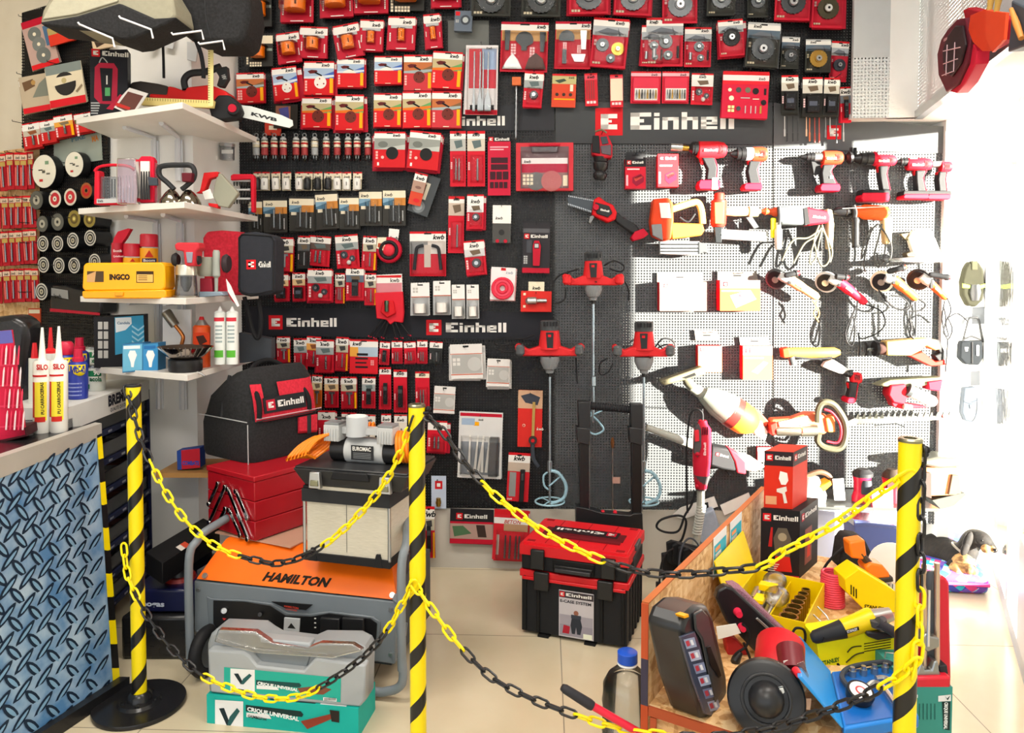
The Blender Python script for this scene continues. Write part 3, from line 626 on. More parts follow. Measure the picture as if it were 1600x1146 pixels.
row('in row under the lower sign', 'red blister card', 'accessory_blister_pack', 'accessory pack', 'blister cards under the lower sign', k_small,
    [(414,528,430,564,0,0, {'v': 0}),(433,526,453,566,0,2, {'v': 1, 'prod': 'tbit', '_d': 'red and orange jigsaw blade card'}),(459,529,480,578,0,1, {'v': 3, '_d': 'red jigsaw blade card with grey photo'}),(480,526,502,573,4,1, {'v': 2, '_d': 'red jigsaw blade card tucked behind'}),
     (494,531,522,582,1,2, {'v': 3, '_d': 'wide red jigsaw blade card'}),(526,527,545,579,3,2, {'v': 1, '_d': 'red jigsaw blade card with brown photo'}),
     (547,531,591,584,1,1, {'_fn': k_flat, 'bg': 'd01c28', 'hv': .22, 'tu': .25, 'ops': [('r', 0,.22,.3,.5, 'e0a040'),('r', .3,.22,1,.5, 'a8bccc'),('r', .25,.4,.65,.47, 'blk2'),('r', .2,.53,.65,.58, 'blk2'),('r', .2,.66,.6,.7, 'blk2'),('r', .2,.78,.65,.83, 'blk2'),('ic', .75,.6,3, 'f0a0a0', 2,.05)], '_d': 'large red drill set card', '_n': 'drill_set_card'}),
     (594,534,610,570,4,1, {'prod': 'long', 'hv': .3, 'photo': ''}),(612,533,629,568,0,1, {'photo': '', 'hv': .3, 'two': 1}),(631,534,649,567,-3,2, {'photo': '', 'hv': .3, 'two': 1}),(652,532,668,568,0,1, {'photo': '', 'hv': .3, 'two': 1}),(672,534,692,568,3,1, {'photo': '', 'bg': '2a2c2b', 'hv': .3, '_b': '2a2c2b', '_d': 'small black bit card'})])
row('in second row below lower sign', 'red blister card', 'accessory_blister_pack', 'accessory pack', 'blister cards, second row under the lower sign', k_small,
    [(472,586,486,636,0,0),(488,586,504,637,2,1, {'photo': 'c8b890', 'bg': 'd0601c', 'prod': 'tbit', '_d': 'orange and red card with steel tip'}),(507,589,529,637,0,1, {'v': 0, 'prod': 'tbit', '_d': 'red card with fork bit'}),(533,589,557,638,0,2, {'v': 1, 'prod': 'tbit', '_d': 'red card with yellow edge'}),
     (566,589,587,638,1,1, {'v': 3, 'prod': 'long'}),(593,574,611,640,0,1, {'photo': '', 'hv': .17, 'prod': 'long', '_d': 'tall slim red card with black drill'}),(615,578,636,645,0,0, {'photo': '', 'hv': .17, 'prod': 'long', '_d': 'tall red card with dark red holder'}),(649,581,671,637,0,1, {'photo': '', 'hv': .17, 'band': 'cream', 'two': 1, '_d': 'red card with a fan of thin bits'})])
row('in lowest small card row', 'red blister card', 'accessory_blister_pack', 'accessory pack', 'blister cards, lowest small row', k_small,
    [(497,642,524,690,0,2, {'photo': '', 'hv': .3, 'prod': 'knob'}),(534,645,557,690,1,1, {'hv': .3, 'prod': 'knob'}),(565,648,587,692,2,0, {'bg': 'e0d8c8', 'hv': .3, 'photo': '', 'clear': False, '_d': 'cream card with dark bit'}),(596,647,611,690,0,1, {'hv': .3, 'photo': ''}),(616,648,636,690,0,0, {'bg': 'e0d8c8', 'hv': .3, 'photo': '', 'clear': False, '_d': 'cream and red card'}),(641,650,654,690,0,0, {'hv': .3, 'photo': ''}),(669,658,699,706,2,3, {'hv': .3, 'photo': '', 'two': 1, '_d': 'red and white card, thick stack'}),
     (640,795,660,845,0,1, {'v': 2, '_d': 'red card beside the post'}),(661,792,679,872,0,1, {'v': 1, 'prod': 'long', '_d': 'tall red card behind the post'})])
row('beside the tube row', 'red pack with large black disc', 'sanding_disc_pack', 'sanding discs', 'black disc packs', k_bdisc, [(585,206,634,262,1,5),(641,206,690,265,6,5)], th=.008)
row('above the wrench boxes', 'tall slim red card with steel bit', 'drill_bit_card', 'drill bit', 'tall slim bit cards', k_small, [(703,205,728,292,0,0, {'v': 3, 'hv': .14, 'two': 1, 'photo': 'b0b0aa'}),(730,205,758,292,0,0, {'v': 3, 'hv': .14, 'photo': 'c8c0b0'})])
row('in the topmost wire wheel row', 'clear wire wheel pack', 'wire_wheel_pack', 'wire wheel', 'wire wheel packs, topmost row', k_wheel,
    [(738,-38,800,25,2,2, {'dark': True, '_b': '44484a'}),(816,-38,878,26,2,2, {'dark': True, '_b': '44484a'}),(889,-45,951,22,0,4, {'_d': 'red wire wheel pack'}),(962,-42,1020,24,3,3, {'_d': 'red wire wheel pack'}),(1035,-34,1090,37,0,1, {'_d': 'red cup brush pack'}),
     (1105,-40,1149,25,0,1, {'dark': True, '_b': '44484a'}),(1168,-35,1200,28,0,0, {'dark': True, '_b': '44484a'}),(1213,-38,1268,32,2,3, {'_d': 'red flat wire wheel pack'}),(1271,-30,1319,44,2,3, {'_d': 'red flat wire wheel pack', 'key': '55503c:m', 'hub': 'white'})], th=.014)
row('in the big blister row', 'red blister', 'accessory_blister_pack', 'accessory pack', 'big blisters over the header strip', k_wheel,
    [(783,35,858,113,2,0, {'_fn': k_blades, '_d': 'wide red blister of oscillating tool blades', '_n': 'blade_set_pack'}),(868,34,924,108,1,1, {'_fn': k_blades, 'v': 1, '_d': 'red blister of oscillating blades', '_n': 'blade_set_pack'}),(928,29,984,106,5,2, {'kind': '3', '_d': 'red blister with grey and brass brushes'}),
     (1003,40,1040,104,2,1, {'kind': '2'}),(1010,28,1068,104,1,1, {'kind': '2', '_d': 'red blister with two grey brushes', 'tu': .2}),(1070,43,1112,105,1,0, {'kind': '2', '_d': 'red blister with brush pair'}),(1121,31,1160,88,-4,4, {'key': 'blk2', 'hub': 'lgrey:m', '_d': 'red blister with black disc', 'sv': .5}),
     (1169,36,1220,105,4,3, {'dark': True, '_b': '44484a', '_d': 'dark blister with grey wire wheel', 'tu': .3}),(1222,58,1250,108,3,1, {'dark': True, '_b': '2a2c30', '_d': 'dark narrow blister with wheel'}),(1259,62,1298,113,1,2, {'dark': True, 'key': 'gold:m', '_b': '2a2a2a', '_d': 'dark blister with brass wire wheel', 'tu': .3}),(1300,65,1327,128,4,0, {'key': 'slate:m', '_d': 'red and blue blister with wheel'})], th=.012)
RW = [(1221,118,1247,176,0,4),(1254,121,1285,181,0,4),(1288,122,1312,181,2,4)]
row('in the header strip row', 'red pack', 'accessory_blister_pack', 'accessory pack', 'packs hanging onto the header strip', k_small,
    [(820,113,850,168,4,2, {'prod': 'knob', 'v': 3, '_d': 'red card with dark core cutter'}),
     (863,116,901,168,2,0, {'_fn': k_flat, 'bg': 'cc4428', 'hv': 0, 'ops': [('r', 0,0,1,.06, 'red'),('r', 0,.06,1,.3, 'b8b07a'),('t', .8,.14,.07, 'kwb', 'black'),('p', [(.1,.2),(.5,.14),(.6,.2),(.3,.28)], '3a4a3a'),('r', .1,.74,.95,.78, 'ylw2'),('c', .22,.62,.07, '3a2a22'),('c', .5,.62,.07, '3a2a22'),('c', .78,.62,.07, '3a2a22'),('r', .75,.32,.88,.52, 'cream')], '_d': 'orange card with three black router bits', '_n': 'router_bit_pack'}),
     (913,115,933,166,-2,0, {'_fn': k_flat, 'bg': 'c81c2c', 'hv': .2, 'hdrc': 'd84858', 'ops': [('r', .12,.22,.2,.8, '8a3a3a'),('r', .3,.22,.38,.8, '8a3a3a'),('r', .48,.22,.56,.8, '8a3a3a'),('r', .66,.22,.74,.8, '8a3a3a'),('ic', .12,.85,1, 'f0d0d0', 3,.2)], '_d': 'narrow red jigsaw blade pack', '_n': 'jigsaw_blade_pack'}),
     (953,117,973,168,-1,0, {'_fn': k_flat, 'bg': 'c81c2c', 'hv': .12, 'hdrc': 'd84858', 'ops': [('r', .02,.12,.98,.8, 'f0d0b8'),('ic', .12,.85,1, 'f0d0d0', 3,.2)], '_d': 'narrow red pack with pale blades', '_n': 'jigsaw_blade_pack'}),
     (986,112,1033,162,1,0, {'_fn': k_bits, '_d': 'pink red bit case', '_n': 'bit_set_pack'}),(1035,112,1077,162,1,0, {'_fn': k_bits, 'v': 1, '_d': 'pink red bit case with coloured bits', '_n': 'bit_set_pack'}),(1081,115,1115,164,2,0, {'prod': 'wheels', 'photo': 'd8d8d4', 'hv': .2, '_d': 'pale photo card with felt tips'}),
     (1130,112,1202,185,2,2, {'_fn': k_flat, 'bg': 'c81a3a', 'hv': 0, 'ops': [('r', 0,0,1,.08, 'red'),('r', 0,.08,1,.2, 'e8d8d8'),('t', .85,.18,.06, 'kwb', 'black'),('r', 0,.2,1,.28, 'e02030'),('c', .16,.4,.04, 'cream'),('c', .35,.4,.06, 'dgrey'),('c', .55,.4,.06, '6a6a58'),('c', .72,.42,.07, 'blk2'),('r', .9,.36,.95,.5, 'blk2'),('c', .2,.58,.055, 'cream'),('r', .4,.56,.6,.58, 'lgrey'),('r', .66,.58,.8,.6, 'cream'),('c', .9,.66,.06, 'blk2'),('ic', .13,.74,2, 'e8e0a0', 2,.06),('c', .36,.8,.05, 'dgrey'),('r', .5,.74,.52,.9, 'lgrey'),('r', .62,.74,.64,.9, 'lgrey'),('r', .72,.74,.74,.9, 'lgrey'),('r', .82,.74,.86,.9, 'gold')], '_d': 'large crimson accessory assortment', '_n': 'rotary_accessory_pack'})]
    +[(a, b, c, d, t, n, {'bg': '22221f', 'photo': 'c8c4b8', 'hv': .2, 'prod': 'case', '_b': '3a3c3a', '_d': 'black stacked bit card'}) for a, b, c, d, t, n in RW]+[(1312,136,1329,192,-2,1, {'prod': 'long', 'photo': '6a7078', '_d': 'slim red card with dark bits'})], th=.012)
def shell(e, x, z, w, h, d, y, key='clear'): return shellbox(e, x, z, w, h, d, y, key)
# singles on the central board
def single(x0, y0, x1, y1, t, n, name, label, cat, short, fn, kw=None, **o): return pack((x0+x1)/2, y0, x1-x0, y1-y0, fn, t, n, name, label, cat, None, short, kw, **o)
e = single(728,71,779,180,1,1, 'chisel_set_pack', 'large white blister of four steel chisels for a rotary hammer', 'chisel set', 'white chisel set', k_flat,
       {'bg': 'e0dcdc', 'hv': 0, 'ops': [('r', .1,.05,.5,.62, 'd0404a'),('r', .5,.05,.95,.35, '9ab0d0'),('r', .5,.35,.95,.62, 'd02a3c'),('t', .72,.06,.035, 'kwb', 'black'),('r', 0,.93,1,1, 'c01c30'),('r', .15,.86,.9,.93, 'blk2')]}, behind='d8d4d4')
for x, wd in ((-.22,.09),(-.04,.14),(.2,.2),(.05,.05)):
    k = .14; m = MB(); m.p([(x*k-.003,-.03),(x*k+.003,-.03),(x*k+.003,-.2),(x*k+wd*k/2,-.235),(x*k+wd*k/2,-.28),(x*k-wd*k/2,-.28),(x*k-wd*k/2,-.235),(x*k-.003,-.2)][::-1], -.018,-.012, 'steel:m'); m.B('chisel', e, bevel=.0008)
shellbox(e, 0,-.15,.128,.28,.03,-.003)
e = single(640,362,697,432,0,0, 'hook_set_pack', 'red card with two black bicycle hooks in a clear blister', 'hook set', 'hook set card', k_flat, {'bg': 'c8142a', 'hv': .22, 'tu': .8, 'ops': [('r', 0,.22,.5,.5, '8a8a8a'),('r', .5,.22,1,.5, 'd8d0c8'),('r', .4,.3,.58,.8, 'c8bcb0')]})
for s in (-1,1): m = MB(); m.t([(s*.058,-.012,-.165),(s*.05,-.012,-.09),(s*.043,-.012,-.068),(s*.018,-.012,-.06)], .007, 'blk2', 8); m.B('storage_hook', e)
shellbox(e, 0,-.115,.15,.15,.026,-.003)
single(701,307,726,396,1,0, 'voltage_tester_pack', 'slim red card with screwdriver tester, left of the centre column', 'tester', 'slim tester card', k_small, {'hv': .12, 'photo': 'c0b0a0', 'v': 0, 'prod': 'bit'})
single(730,304,756,358,1,3, 'cutter_pack', 'pink white card with round dark cutter, upper of two', 'cutter', 'upper round cutter card', k_small, {'hv': .3, 'photo': 'd8d8d8', 'prod': 'knob'})
single(724,376,756,430,-5,2, 'cutter_pack', 'tilted red card with round spiral cutter, lower of two', 'cutter', 'lower round cutter card', k_small, {'hv': .25, 'photo': 'c8c8c8', 'prod': 'knob'})
single(770,321,799,380,1,0, 'door_stop_pack', 'white card over smoky tray with two red caps', 'accessory pack', 'white card with two red caps', k_flat, {'bg': '4a4a48', 'hv': 0, 'ops': [('r', 0,0,1,.48, 'e8e6e0'),('t', .35,.38,.08, 'kwb', 'black'),('c', .5,.72,.16, '2a2a2a'),('c', .28,.95,.1, 'crim'),('c', .72,.95,.1, 'crim')]})
e = single(817,348,860,427,1,0, 'distance_meter_pack', 'black red card with laser distance meter and white logo', 'distance meter', 'distance meter card', k_flat, {'bg': '2c2a2e', 'hv': 0, 'ops': [('r', .02,.12,.98,.2, '55565a'),('r', 0,.9,1,1, 'crim'),('r', .15,.35,.35,.6, '44464c'),('ic', .05,.66,4, 'lgrey', 2,.06)]})
m = MB(); m.logo(-.052,-.07,.022,-.004,.1); m.p([(-.012,-.185),(.016,-.185),(.02,-.1),(.012,-.078),(-.008,-.078),(-.014,-.1)][::-1], -.016,-.003, 'crim'); m.box((.002,-.017,-.1),(.02,.003,.022), 'char'); m.quad(-.006,-.108,.01,-.092,-.0188, 'lgrey'); m.B('distance_meter', e)
e = single(768,418,806,469,3,2, 'rope_pack', 'white card with coiled pink red line', 'line coil', 'pink coil card', k_flat, {'bg': 'e4dede', 'hv': 0, 'ops': [('t', .75,.2,.09, 'kwb', '7a8a9a'),('r', .4,.02,.6,.1, 'red')]}, behind='d8a0a0')
for rr, kk in ((.042, 'd83048'),(.031, 'e04a60'),(.018, 'd83048')): m = MB(); m.torus((0,-.012,-.09),(0,1,0), rr, .007, kk, 20,8); m.B('coil', e)
e = single(814,455,862,487,1,1, 'hole_saw_adapter_pack', 'wide red card with silver adapter and cream hang tag', 'adapter', 'wide red adapter card', k_flat, {'bg': 'd02a24', 'hv': 0, 'ops': [('ic', .08,.1,1, 'cream', 1,.08),('ic', .08,.7,1, 'cream', 1,.08)]})
m = MB(); m.quad(-.034,0,.034,.04,-.002, 'cream'); m.text('kwb', 0,.006,.014,-.0025, 'black', .03,.25, 'c'); m.B('hang_tag', e); m = MB(); m.l((-.045,-.015,-.042),(.045,-.015,-.04), [(0,.008),(.1,.016),(.5,.016),(.55,.009),(1,.009)], 'silver:m'); m.B('adapter', e)
for i, (a, b, c, d) in enumerate([(642,442,671,493),(677,439,704,492),(706,445,726,498),(729,445,748,498)]):
    single(a, b, c, d, -1,1, 'tube_blister_pack', 'grey white blister with white tube, '+ORD[i]+' of four above the lower sign', 'accessory pack', ORD[i]+' grey tube blister', k_grey, behind='lgrey')
row('right of the lower blister rows', 'white card with grey sanding sheet', 'sanding_sheet_pack', 'sanding sheets', 'white grey sheet packs', k_flat,
    [(703,538,753,592,-2,3),(762,561,797,604,2,4),(679,604,712,646,3,1)], {'bg': 'dcdad6', 'hv': 0, 'ops': [('r', .03,.3,.97,.85, 'a8a8a4'),('c', .75,.58,.22, 'bcbcb8'),('r', 0,.86,1,.89, 'c86a50'),('r', 0,.27,1,.29, 'c86a50'),('r', .4,.04,.58,.09, 'black'),('ic', .07,.4,2, 'd8d6d0', 2,.1)]}, behind='d0ceca', th=.008)
e = single(718,644,786,748,2,1, 'saw_blade_set_pack', 'large grey blister with white sabre saw blades', 'saw blades', 'large blade set blister', k_flat, {'bg': 'd4d4d2', 'hv': 0, 'ops': [('r', .02,.02,.98,.07, 'crim'),('r', .34,.15,.46,.21, 'ylw2'),('r', .06,.1,.36,.2, '9ab0c8'),('r', .06,.45,.95,.95, '8a9098'),('t', .5,.13,.03, 'kwb', 'black')]}, behind='b8bcc0')
for i, (x, b) in enumerate([(-.045,.0),(-.02,.01),(-.005,.02),(.012,.0),(.03,.01)]): m = MB(); m.p([(x-.006,-.26),(x+.006,-.26),(x+.004+b, -.1),(x-.002+b, -.1)][::-1], -.012-i*.001,-.011-i*.001, 'white'); m.B('saw_blade', e)
m = MB(); m.box((.06,-.014,-.19),(.04,.02,.17), 'smoke'); m.B('blade_box', e)
shellbox(e, 0,-.19,.17,.17,.03,-.003)
e = single(810,610,848,699,1,0, 'hand_saw_pack', 'red card with folding saw and tan strip', 'hand saw', 'folding saw card', k_flat, {'bg': 'd02a24', 'hv': 0, 'ops': [('r', 0,0,1,.32, 'c8a080'),('p', [(.1,.1),(.5,.05),(.9,.12),(.8,.26),(.3,.22)], '3a3f4a'),('c', .25,.62,.06, 'cream'),('c', .25,.62,.045, 'd02a24'),('t', .92,.7,.05, 'kwb', 'white')]})
m = MB(); m.p([(.008,-.2),(.02,-.2),(.022,-.05),(.01,-.05)][::-1], -.009,-.006, 'b09050'); m.B('tan_blade', e); m = MB(); m.cyl((.014,-.004,-.215),(.014,-.022,-.215),.018, 'blk2:c'); m.cyl((.014,-.022,-.215),(.014,-.024,-.215),.008, 'red'); m.t([(.014,-.012,-.22),(.014,-.012,-.26),(.02,-.012,-.30),(.04,-.012,-.33)], .009, 'slate'); m.B('saw_handle', e)
e = single(795,708,829,784,3,0, 'cutter_knife_pack', 'red card with black snap knife, beside the mixing paddle', 'cutter knife', 'snap knife card', k_flat, {'bg': 'c81c28', 'hv': .2, 'ops': [('r', 0,.2,1,.38, 'b8a898'),('r', .1,.4,.4,.9, '8a8a88'),('t', .15,.97,.04, 'kwb', 'white')]})
m = MB(); m.box((.018,-.012,-.14),(.02,.016,.14), 'blk2'); m.box((.018,-.022,-.1),(.01,.006,.03), 'dgrey'); m.B('snap_knife', e, bevel=.003)
e = single(674,744,697,795,0,0, 'brass_fitting_pack', 'small pale blue card with brass fitting and red square', 'fitting', 'brass fitting card', k_flat, {'bg': 'b8c4d8', 'hv': 0, 'ops': [('r', .25,.15,.75,.4, 'red'),('r', .38,.22,.62,.33, 'white')]})
m = MB(); m.l((0,-.012,-.13),(0,-.012,-.095), [(0,.01),(.3,.01),(.3,.012),(.6,.012),(.6,.01),(1,.01)], 'gold:m'); m.B('brass_fitting', e)
e = single(704,796,771,850,1,1, 'tyre_inflator_pack', 'wide black card with white logo and tool photo, low by the floor', 'accessory pack', 'wide black photo card', k_flat, {'bg': '1e1c20', 'hv': 0, 'ops': [('r', 0,.36,1,.42, 'crim'),('r', 0,.42,1,.86, 'a88a80'),('p', [(.05,.5),(.3,.48),(.5,.7),(.1,.8)], '4a6a4a'),('p', [(.6,.45),(.8,.45),(.85,.8),(.65,.8)], '3a2a26'),('r', 0,.86,1,1, 'crim')]}, behind='1e1c20')
m = MB(); m.logo(-.068,-.045,.028,-.004,.135); m.B('printed_logo', e)
e = single(773,797,826,876,3,2, 'chisel_set_pack', 'red blister with grey bits, low beside the stacked cases', 'bit set', 'low red bit blister', k_flat, {'bg': 'c8202c', 'hv': 0, 'ops': [('r', 0,.02,1,.1, 'red'),('r', 0,.16,1,.28, 'e0dcd8'),('r', .3,.28,1,.42, 'b08a6a'),('t', .3,.27,.07, 'BETON', 'b03a2a', 'l'),('r', .1,.5,.18,.9, 'e8e0d8')]})
for x in (-.02,.0,.025,.04): rod(e, x, -.21,-.11,.005,-.012)
shellbox(e, 0,-.15,.12,.13,.026,-.003)
# suitcase kit, assortment panel, tilted packs
e = single(806,224,896,299,0,0, 'saw_blade_case', 'large red framed clear case with saw blades under the header strip', 'saw blade case', 'red blade case', k_flat, {'bg': 'c4303a', 'hv': 0, 'th': .03, 'ops': [('r', .08,.08,.92,.95, '6a5458'),('r', .1,.32,.9,.44, 'e8e0e0'),('r', .1,.44,.9,.62, 'b0183a'),('r', .1,.62,.9,.92, '8a6a68'),('t', .2,.42,.06, 'kwb', 'black'),('c', .35,.8,.16, '6a6a6a'),('c', .62,.8,.18, 'b86a6a'),('ic', .12,.66,3, 'cream', 3,.05),('r', .82,.68,.9,.9, 'cream')]}, off=.05)
m = MB(); m.box((0,-.02,-.03),(.11,.012,.025), 'smoke'); m.box((0,-.027,-.012),(.13,.008,.008), 'crim'); m.B('case_handle', e, bevel=.002); shellbox(e, 0,-.12,.2,.17,.014,-.02)
e = single(762,210,798,306,0,0, 'sanding_assortment_pack', 'tall red card with black cutout rows and white logo', 'accessory pack', 'tall red assortment card', k_flat, {'bg': 'c01838', 'hv': 0, 'ops': [('r', 0,0,1,.12, 'blk2'),('r', .1,.2,.9,.22, 'e8b0b8'),('r', .1,.24,.7,.26, 'e8b0b8')]+[('r', .14, v, .88, v+.09, '3a1420') for v in (.38,.49)]+[('r', .1+i*.28,.61,.34+i*.28,.74, '3a1420') for i in range(3)]+[('r', .1+i*.2,.78,.26+i*.2,.88, '3a1420') for i in range(4)]})
m = MB(); m.logo(-.045,-.032,.02,-.005,.088); m.B('printed_logo', e)
single(649,271,669,322,14,0, 'cable_tester_pack', 'tilted red photo card hanging beside grey case', 'accessory pack', 'tilted red photo card', k_flat, {'bg': 'c8442c', 'hv': .26, 'ops': [('r', 0,.26,1,.6, 'a88878'),('c', .5,.45,.25, '7a5a50', .12),('c', .6,.85,.25, 'd02028', .15)]}, off=.06)
e = single(656,274,690,338,20,0, 'multi_tool_case', 'tilted smoky grey case with cream label', 'tool case', 'smoky grey tilted case', k_flat, {'bg': '44494c', 'hv': 0, 'ops': [('r', .3,.2,.65,.62, 'd8d2bc'),('r', .42,.25,.5,.55, '6a6a5a'),('c', .45,.82,.3, '7a8084'),('c', .45,.82,.18, 'a8b0b4')]}, off=.035)
# round red blister with tape, red clamps
T = Tool('tape_measure_pack', 'round red clear blister with white tag beside the jigsaw cards', 'accessory pack', WALL, 607,360,.03)
T.l('coil', (608,392),(609,392.1), [(0,1)], .03, 'crim') if False else None
m = MB(); o = WALL.P(608,391,.05); m.torus(o, WALL.n, .045,.012, 'crim', 20,8); m.torus(o+WALL.n*.01, WALL.n, .035,.008, 'blk2', 20,8); m.ball(o, (.03,.02,.03), 'd83040'); m.B('red_reel', T.e)
m = MB(); T.p('', [(608,357),(624,359),(620,388),(606,388)], .03,.034, 'white', mb=m); T.text(m, 'kwb', 610,374,5,12,.036, 'black', 5); T.p('', [(590,371),(604,371),(600,392),(588,388)], .06,.063, 'cream', mb=m); T.q(m, [(591,380),(601,381),(598,389),(590,386)], .0645, 'rust'); m.B('paper_tag', T.e)
T = Tool('clamp_pack', 'bunch of red trigger clamps on a white header card', 'clamps', WALL, 608,430,.03)
m = MB(); T.p('', [(586,430),(628,428),(629,458),(587,458)], .03,.035, 'white', mb=m); T.q(m, [(588,431),(627,430),(627,434),(588,434)], .0355, 'red'); T.text(m, 'kwb', 610,441,6,14,.0355, 'black'); T.q(m, [(588,443),(628,442),(628,458),(588,458)], .0355, 'c88088'); m.B('header_card', T.e)
T.p('red_body', [(585,458),(629,456),(631,488),(629,505),(616,503),(610,508),(603,500),(588,498)], .036,.06, 'd02030', .004)
T.p('red_grip', [(598,470),(614,470),(618,490),(605,497),(594,488)], .06,.075, 'red', .004); T.l('clamp_screw', (604,470),(604,487), [(0,3),(.3,4),(.3,3),(1,3)], .08, '4a5a48:m')
for a in ((598,500,578,526),(604,500,586,529),(608,500,598,528),(611,500,619,529),(616,500,628,528),(620,498,640,524)): T.t('clamp_leg', [(a[0], a[1]),(a[2], a[3])], 1.6,.05, 'blk2', sm=0); T.t('leg_tip', [(a[2]-2.5, a[3]-1),(a[2]+2.5, a[3]+1)], 1.2,.05, 'crim', sm=0)
# masonry drill rod with tag, and thin rods under the right packs
T = Tool('masonry_drill_bit', 'long grey masonry drill with orange tag beside the chisel set', 'drill bit', WALL, 806,118,.03)
T.l('drill_shaft', (806,218),(807,126), [(0,.2),(.03,2)]+[(.05+i*.05,2.6 if i % 2 else 1.9) for i in range(15)]+[(.85,2),(1,2)], .03, 'steel:m', seg=10)
T.p('paper_tag', [(800,120),(814,120),(814,133),(800,133)], .034,.05, 'd06a3a', .001)
for i, (x, y, k) in enumerate([(1226,213, 'lgrey'),(1230,222, 'char'),(1239,222, 'char'),(1247,221, '3a3c3c'),(1260,213, 'd8b090'),(1265,221, 'c8683a'),(1273,223, 'a84030'),(1280,223, 'b84a3a'),(1290,215, 'grey'),(1297,207, 'lgrey'),(1307,224, 'dgrey'),(1318,221, 'lgrey')]):
    T = Tool('long_drill_bit', '%s thin rod hanging below the black bit cards, %s' % (['pale grey', 'black', 'black', 'dark grey', 'tan', 'orange', 'dark red', 'red', 'grey', 'light grey', 'dark grey', 'light grey'][i], ORD[i]), 'drill bit', WALL, x, 184,.04, 'thin rods under the black bit cards')
    T.l('rod', (x, y),(x, 182), [(0,1.3),(.35,1.3),(.36,.8),(1,.8)], .04, k+':c', seg=8)
# small box tag upper centre
e = single(711,18,739,50,3,1, 'small_fan_pack', 'small grey blue pack with round metal part on grey panel', 'accessory pack', 'small grey blue pack', k_flat, {'bg': '5f6a78', 'hv': 0, 'th': .02, 'ops': [('r', .05,.05,.3,.25, 'red'),('c', .62,.45,.28, '3a4048'),('c', .62,.45,.16, 'b0b8b8'),('ic', .08,.45,2, 'lgrey', 2,.07)]}, behind='5f6a78')
# ------------------------------------------------------------------ power tools on the right boards
def TT(name, label, cat, px, py, off=0, group=None, pf=WALL): return Tool(name, label, cat, pf, px, py, off, group)
def whook(px, py, label, off=.10): hook(px, py, off, label)
def drillgun(label, hook_l, nose, body, grip, foot, foot_key='crim', body_key='c41c26', nose_key='blk2', tag_xy=None, ring=None, trig=True, logo=True, batt=None, cat='cordless drill', name='cordless_drill'):
    x0, y0, x1, y1 = body; yc = (y0+y1)/2; r = (y1-y0)/2
    T = TT(name, label, cat, (x0+x1)/2, y0)
    T.l('motor_housing', (x0, yc),(x1, yc), [(0, r*.8),(.06, r),(.7, r),(.92, r*.85),(1, r*.5)], .055, body_key, sx=.85)
    m = MB();
    for i in range(4): T.p('', [(x1-10+i*2.2, yc-r*.6),(x1-9+i*2.2, yc-r*.6),(x1-9+i*2.2, yc+r*.4),(x1-10+i*2.2, yc+r*.4)], .055+.85*r*.0028,.055+.86*r*.0028, 'blk2', mb=m)
    if logo: T.text(m, 'Einhell', x0+(x1-x0)*.25, yc+2,3.4,(x1-x0)*.45,.058+.86*r*.0028, 'white', bold=.04)
    m.B('vents_and_lettering', T.e)
    nx0, ny0, nx1, ny1 = nose; nc = (ny0+ny1)/2; nr = (ny1-ny0)/2
    T.l('chuck', (nx1, nc),(nx0, nc), [(0, nr),(.35, nr),(.36, nr*.92),(.6, nr*.92),(.62, nr*.8),(.9, nr*.45),(1, nr*.3)], .055, nose_key+':c')
    if ring: T.l('collar', (ring[0], nc),(ring[1], nc), [(0, nr*1.04),(1, nr*1.04)], .055, ring[2])
    T.p('grip', grip, .035,.075, 'char', .005)
    g0 = grip[0]; T.t('grip_trim', [((grip[1][0]), grip[1][1]+1),(grip[2][0], grip[2][1]),(grip[3][0], grip[3][1])], .9,.072, 'crim')
    if trig: T.p('trigger', [(g0[0]-4, g0[1]+1),(g0[0]+2, g0[1]),(g0[0]+3, g0[1]+11),(g0[0]-1, g0[1]+11)], .045,.065, 'red', .002)
    fx0, fy0, fx1, fy1 = foot
    T.p('battery_foot', [(fx0+3, fy0),(fx1-2, fy0),(fx1,(fy0+fy1)/2),(fx1-2, fy1),(fx0+2, fy1),(fx0,(fy0+fy1)/2+1)], .02,.088, foot_key, .004)
    if batt: T.p('battery', batt, .02,.085, 'blk2', .003)
    if tag_xy: m = MB(); T.p('', [(a, b) for a, b in tag_xy], .088,.09, 'white', mb=m); m.B('hang_tag', T.e)
    whook((x0+x1)/2, y1+2, hook_l, .05); return T
T = drillgun('red impact wrench with silver socket, leftmost cordless tool in the top row', 'dark wire hook behind the impact wrench', (1075,221,1090,243),(1089,221,1135,248), [(1097,246),(1116,246),(1121,262),(1119,283),(1104,283),(1106,264)], (1091,281,1126,296), name='impact_wrench', cat='impact wrench')
m = MB(); T.l('', (1066,231),(1048,230), [(0,6),(1,6)], .055, 'lgrey:m', mb=m); T.l('', (1076,232),(1066,231), [(0,4.5),(1,4.5)], .055, 'gold:m', mb=m); m.B('socket', T.e)
T.p('hang_tag', [(1113,278),(1121,278),(1122,296),(1112,296)], .089,.09, 'white', .0005)
drillgun('red impact driver with grey collar, second cordless tool from the left', 'dark wire hook behind the impact driver', (1141,231,1167,251),(1174,230,1199,253), [(1172,251),(1190,252),(1184,265),(1189,288),(1172,288),(1168,268)], (1162,286,1192,297), body_key='cc3a20', ring=(1165,1176, 'lgrey'), name='impact_driver', cat='impact driver')
T = drillgun('red nut driver with long dark nose, alone above the rotary hammer', 'dark wire hook behind the nut driver', (1251,239,1274,252),(1284,236,1317,258), [(1287,257),(1306,257),(1299,268),(1308,288),(1286,288),(1284,270)], (1281,287,1314,299), body_key='cc3a20', ring=(1272,1286, 'lgrey:m'), name='impact_driver', cat='impact driver')
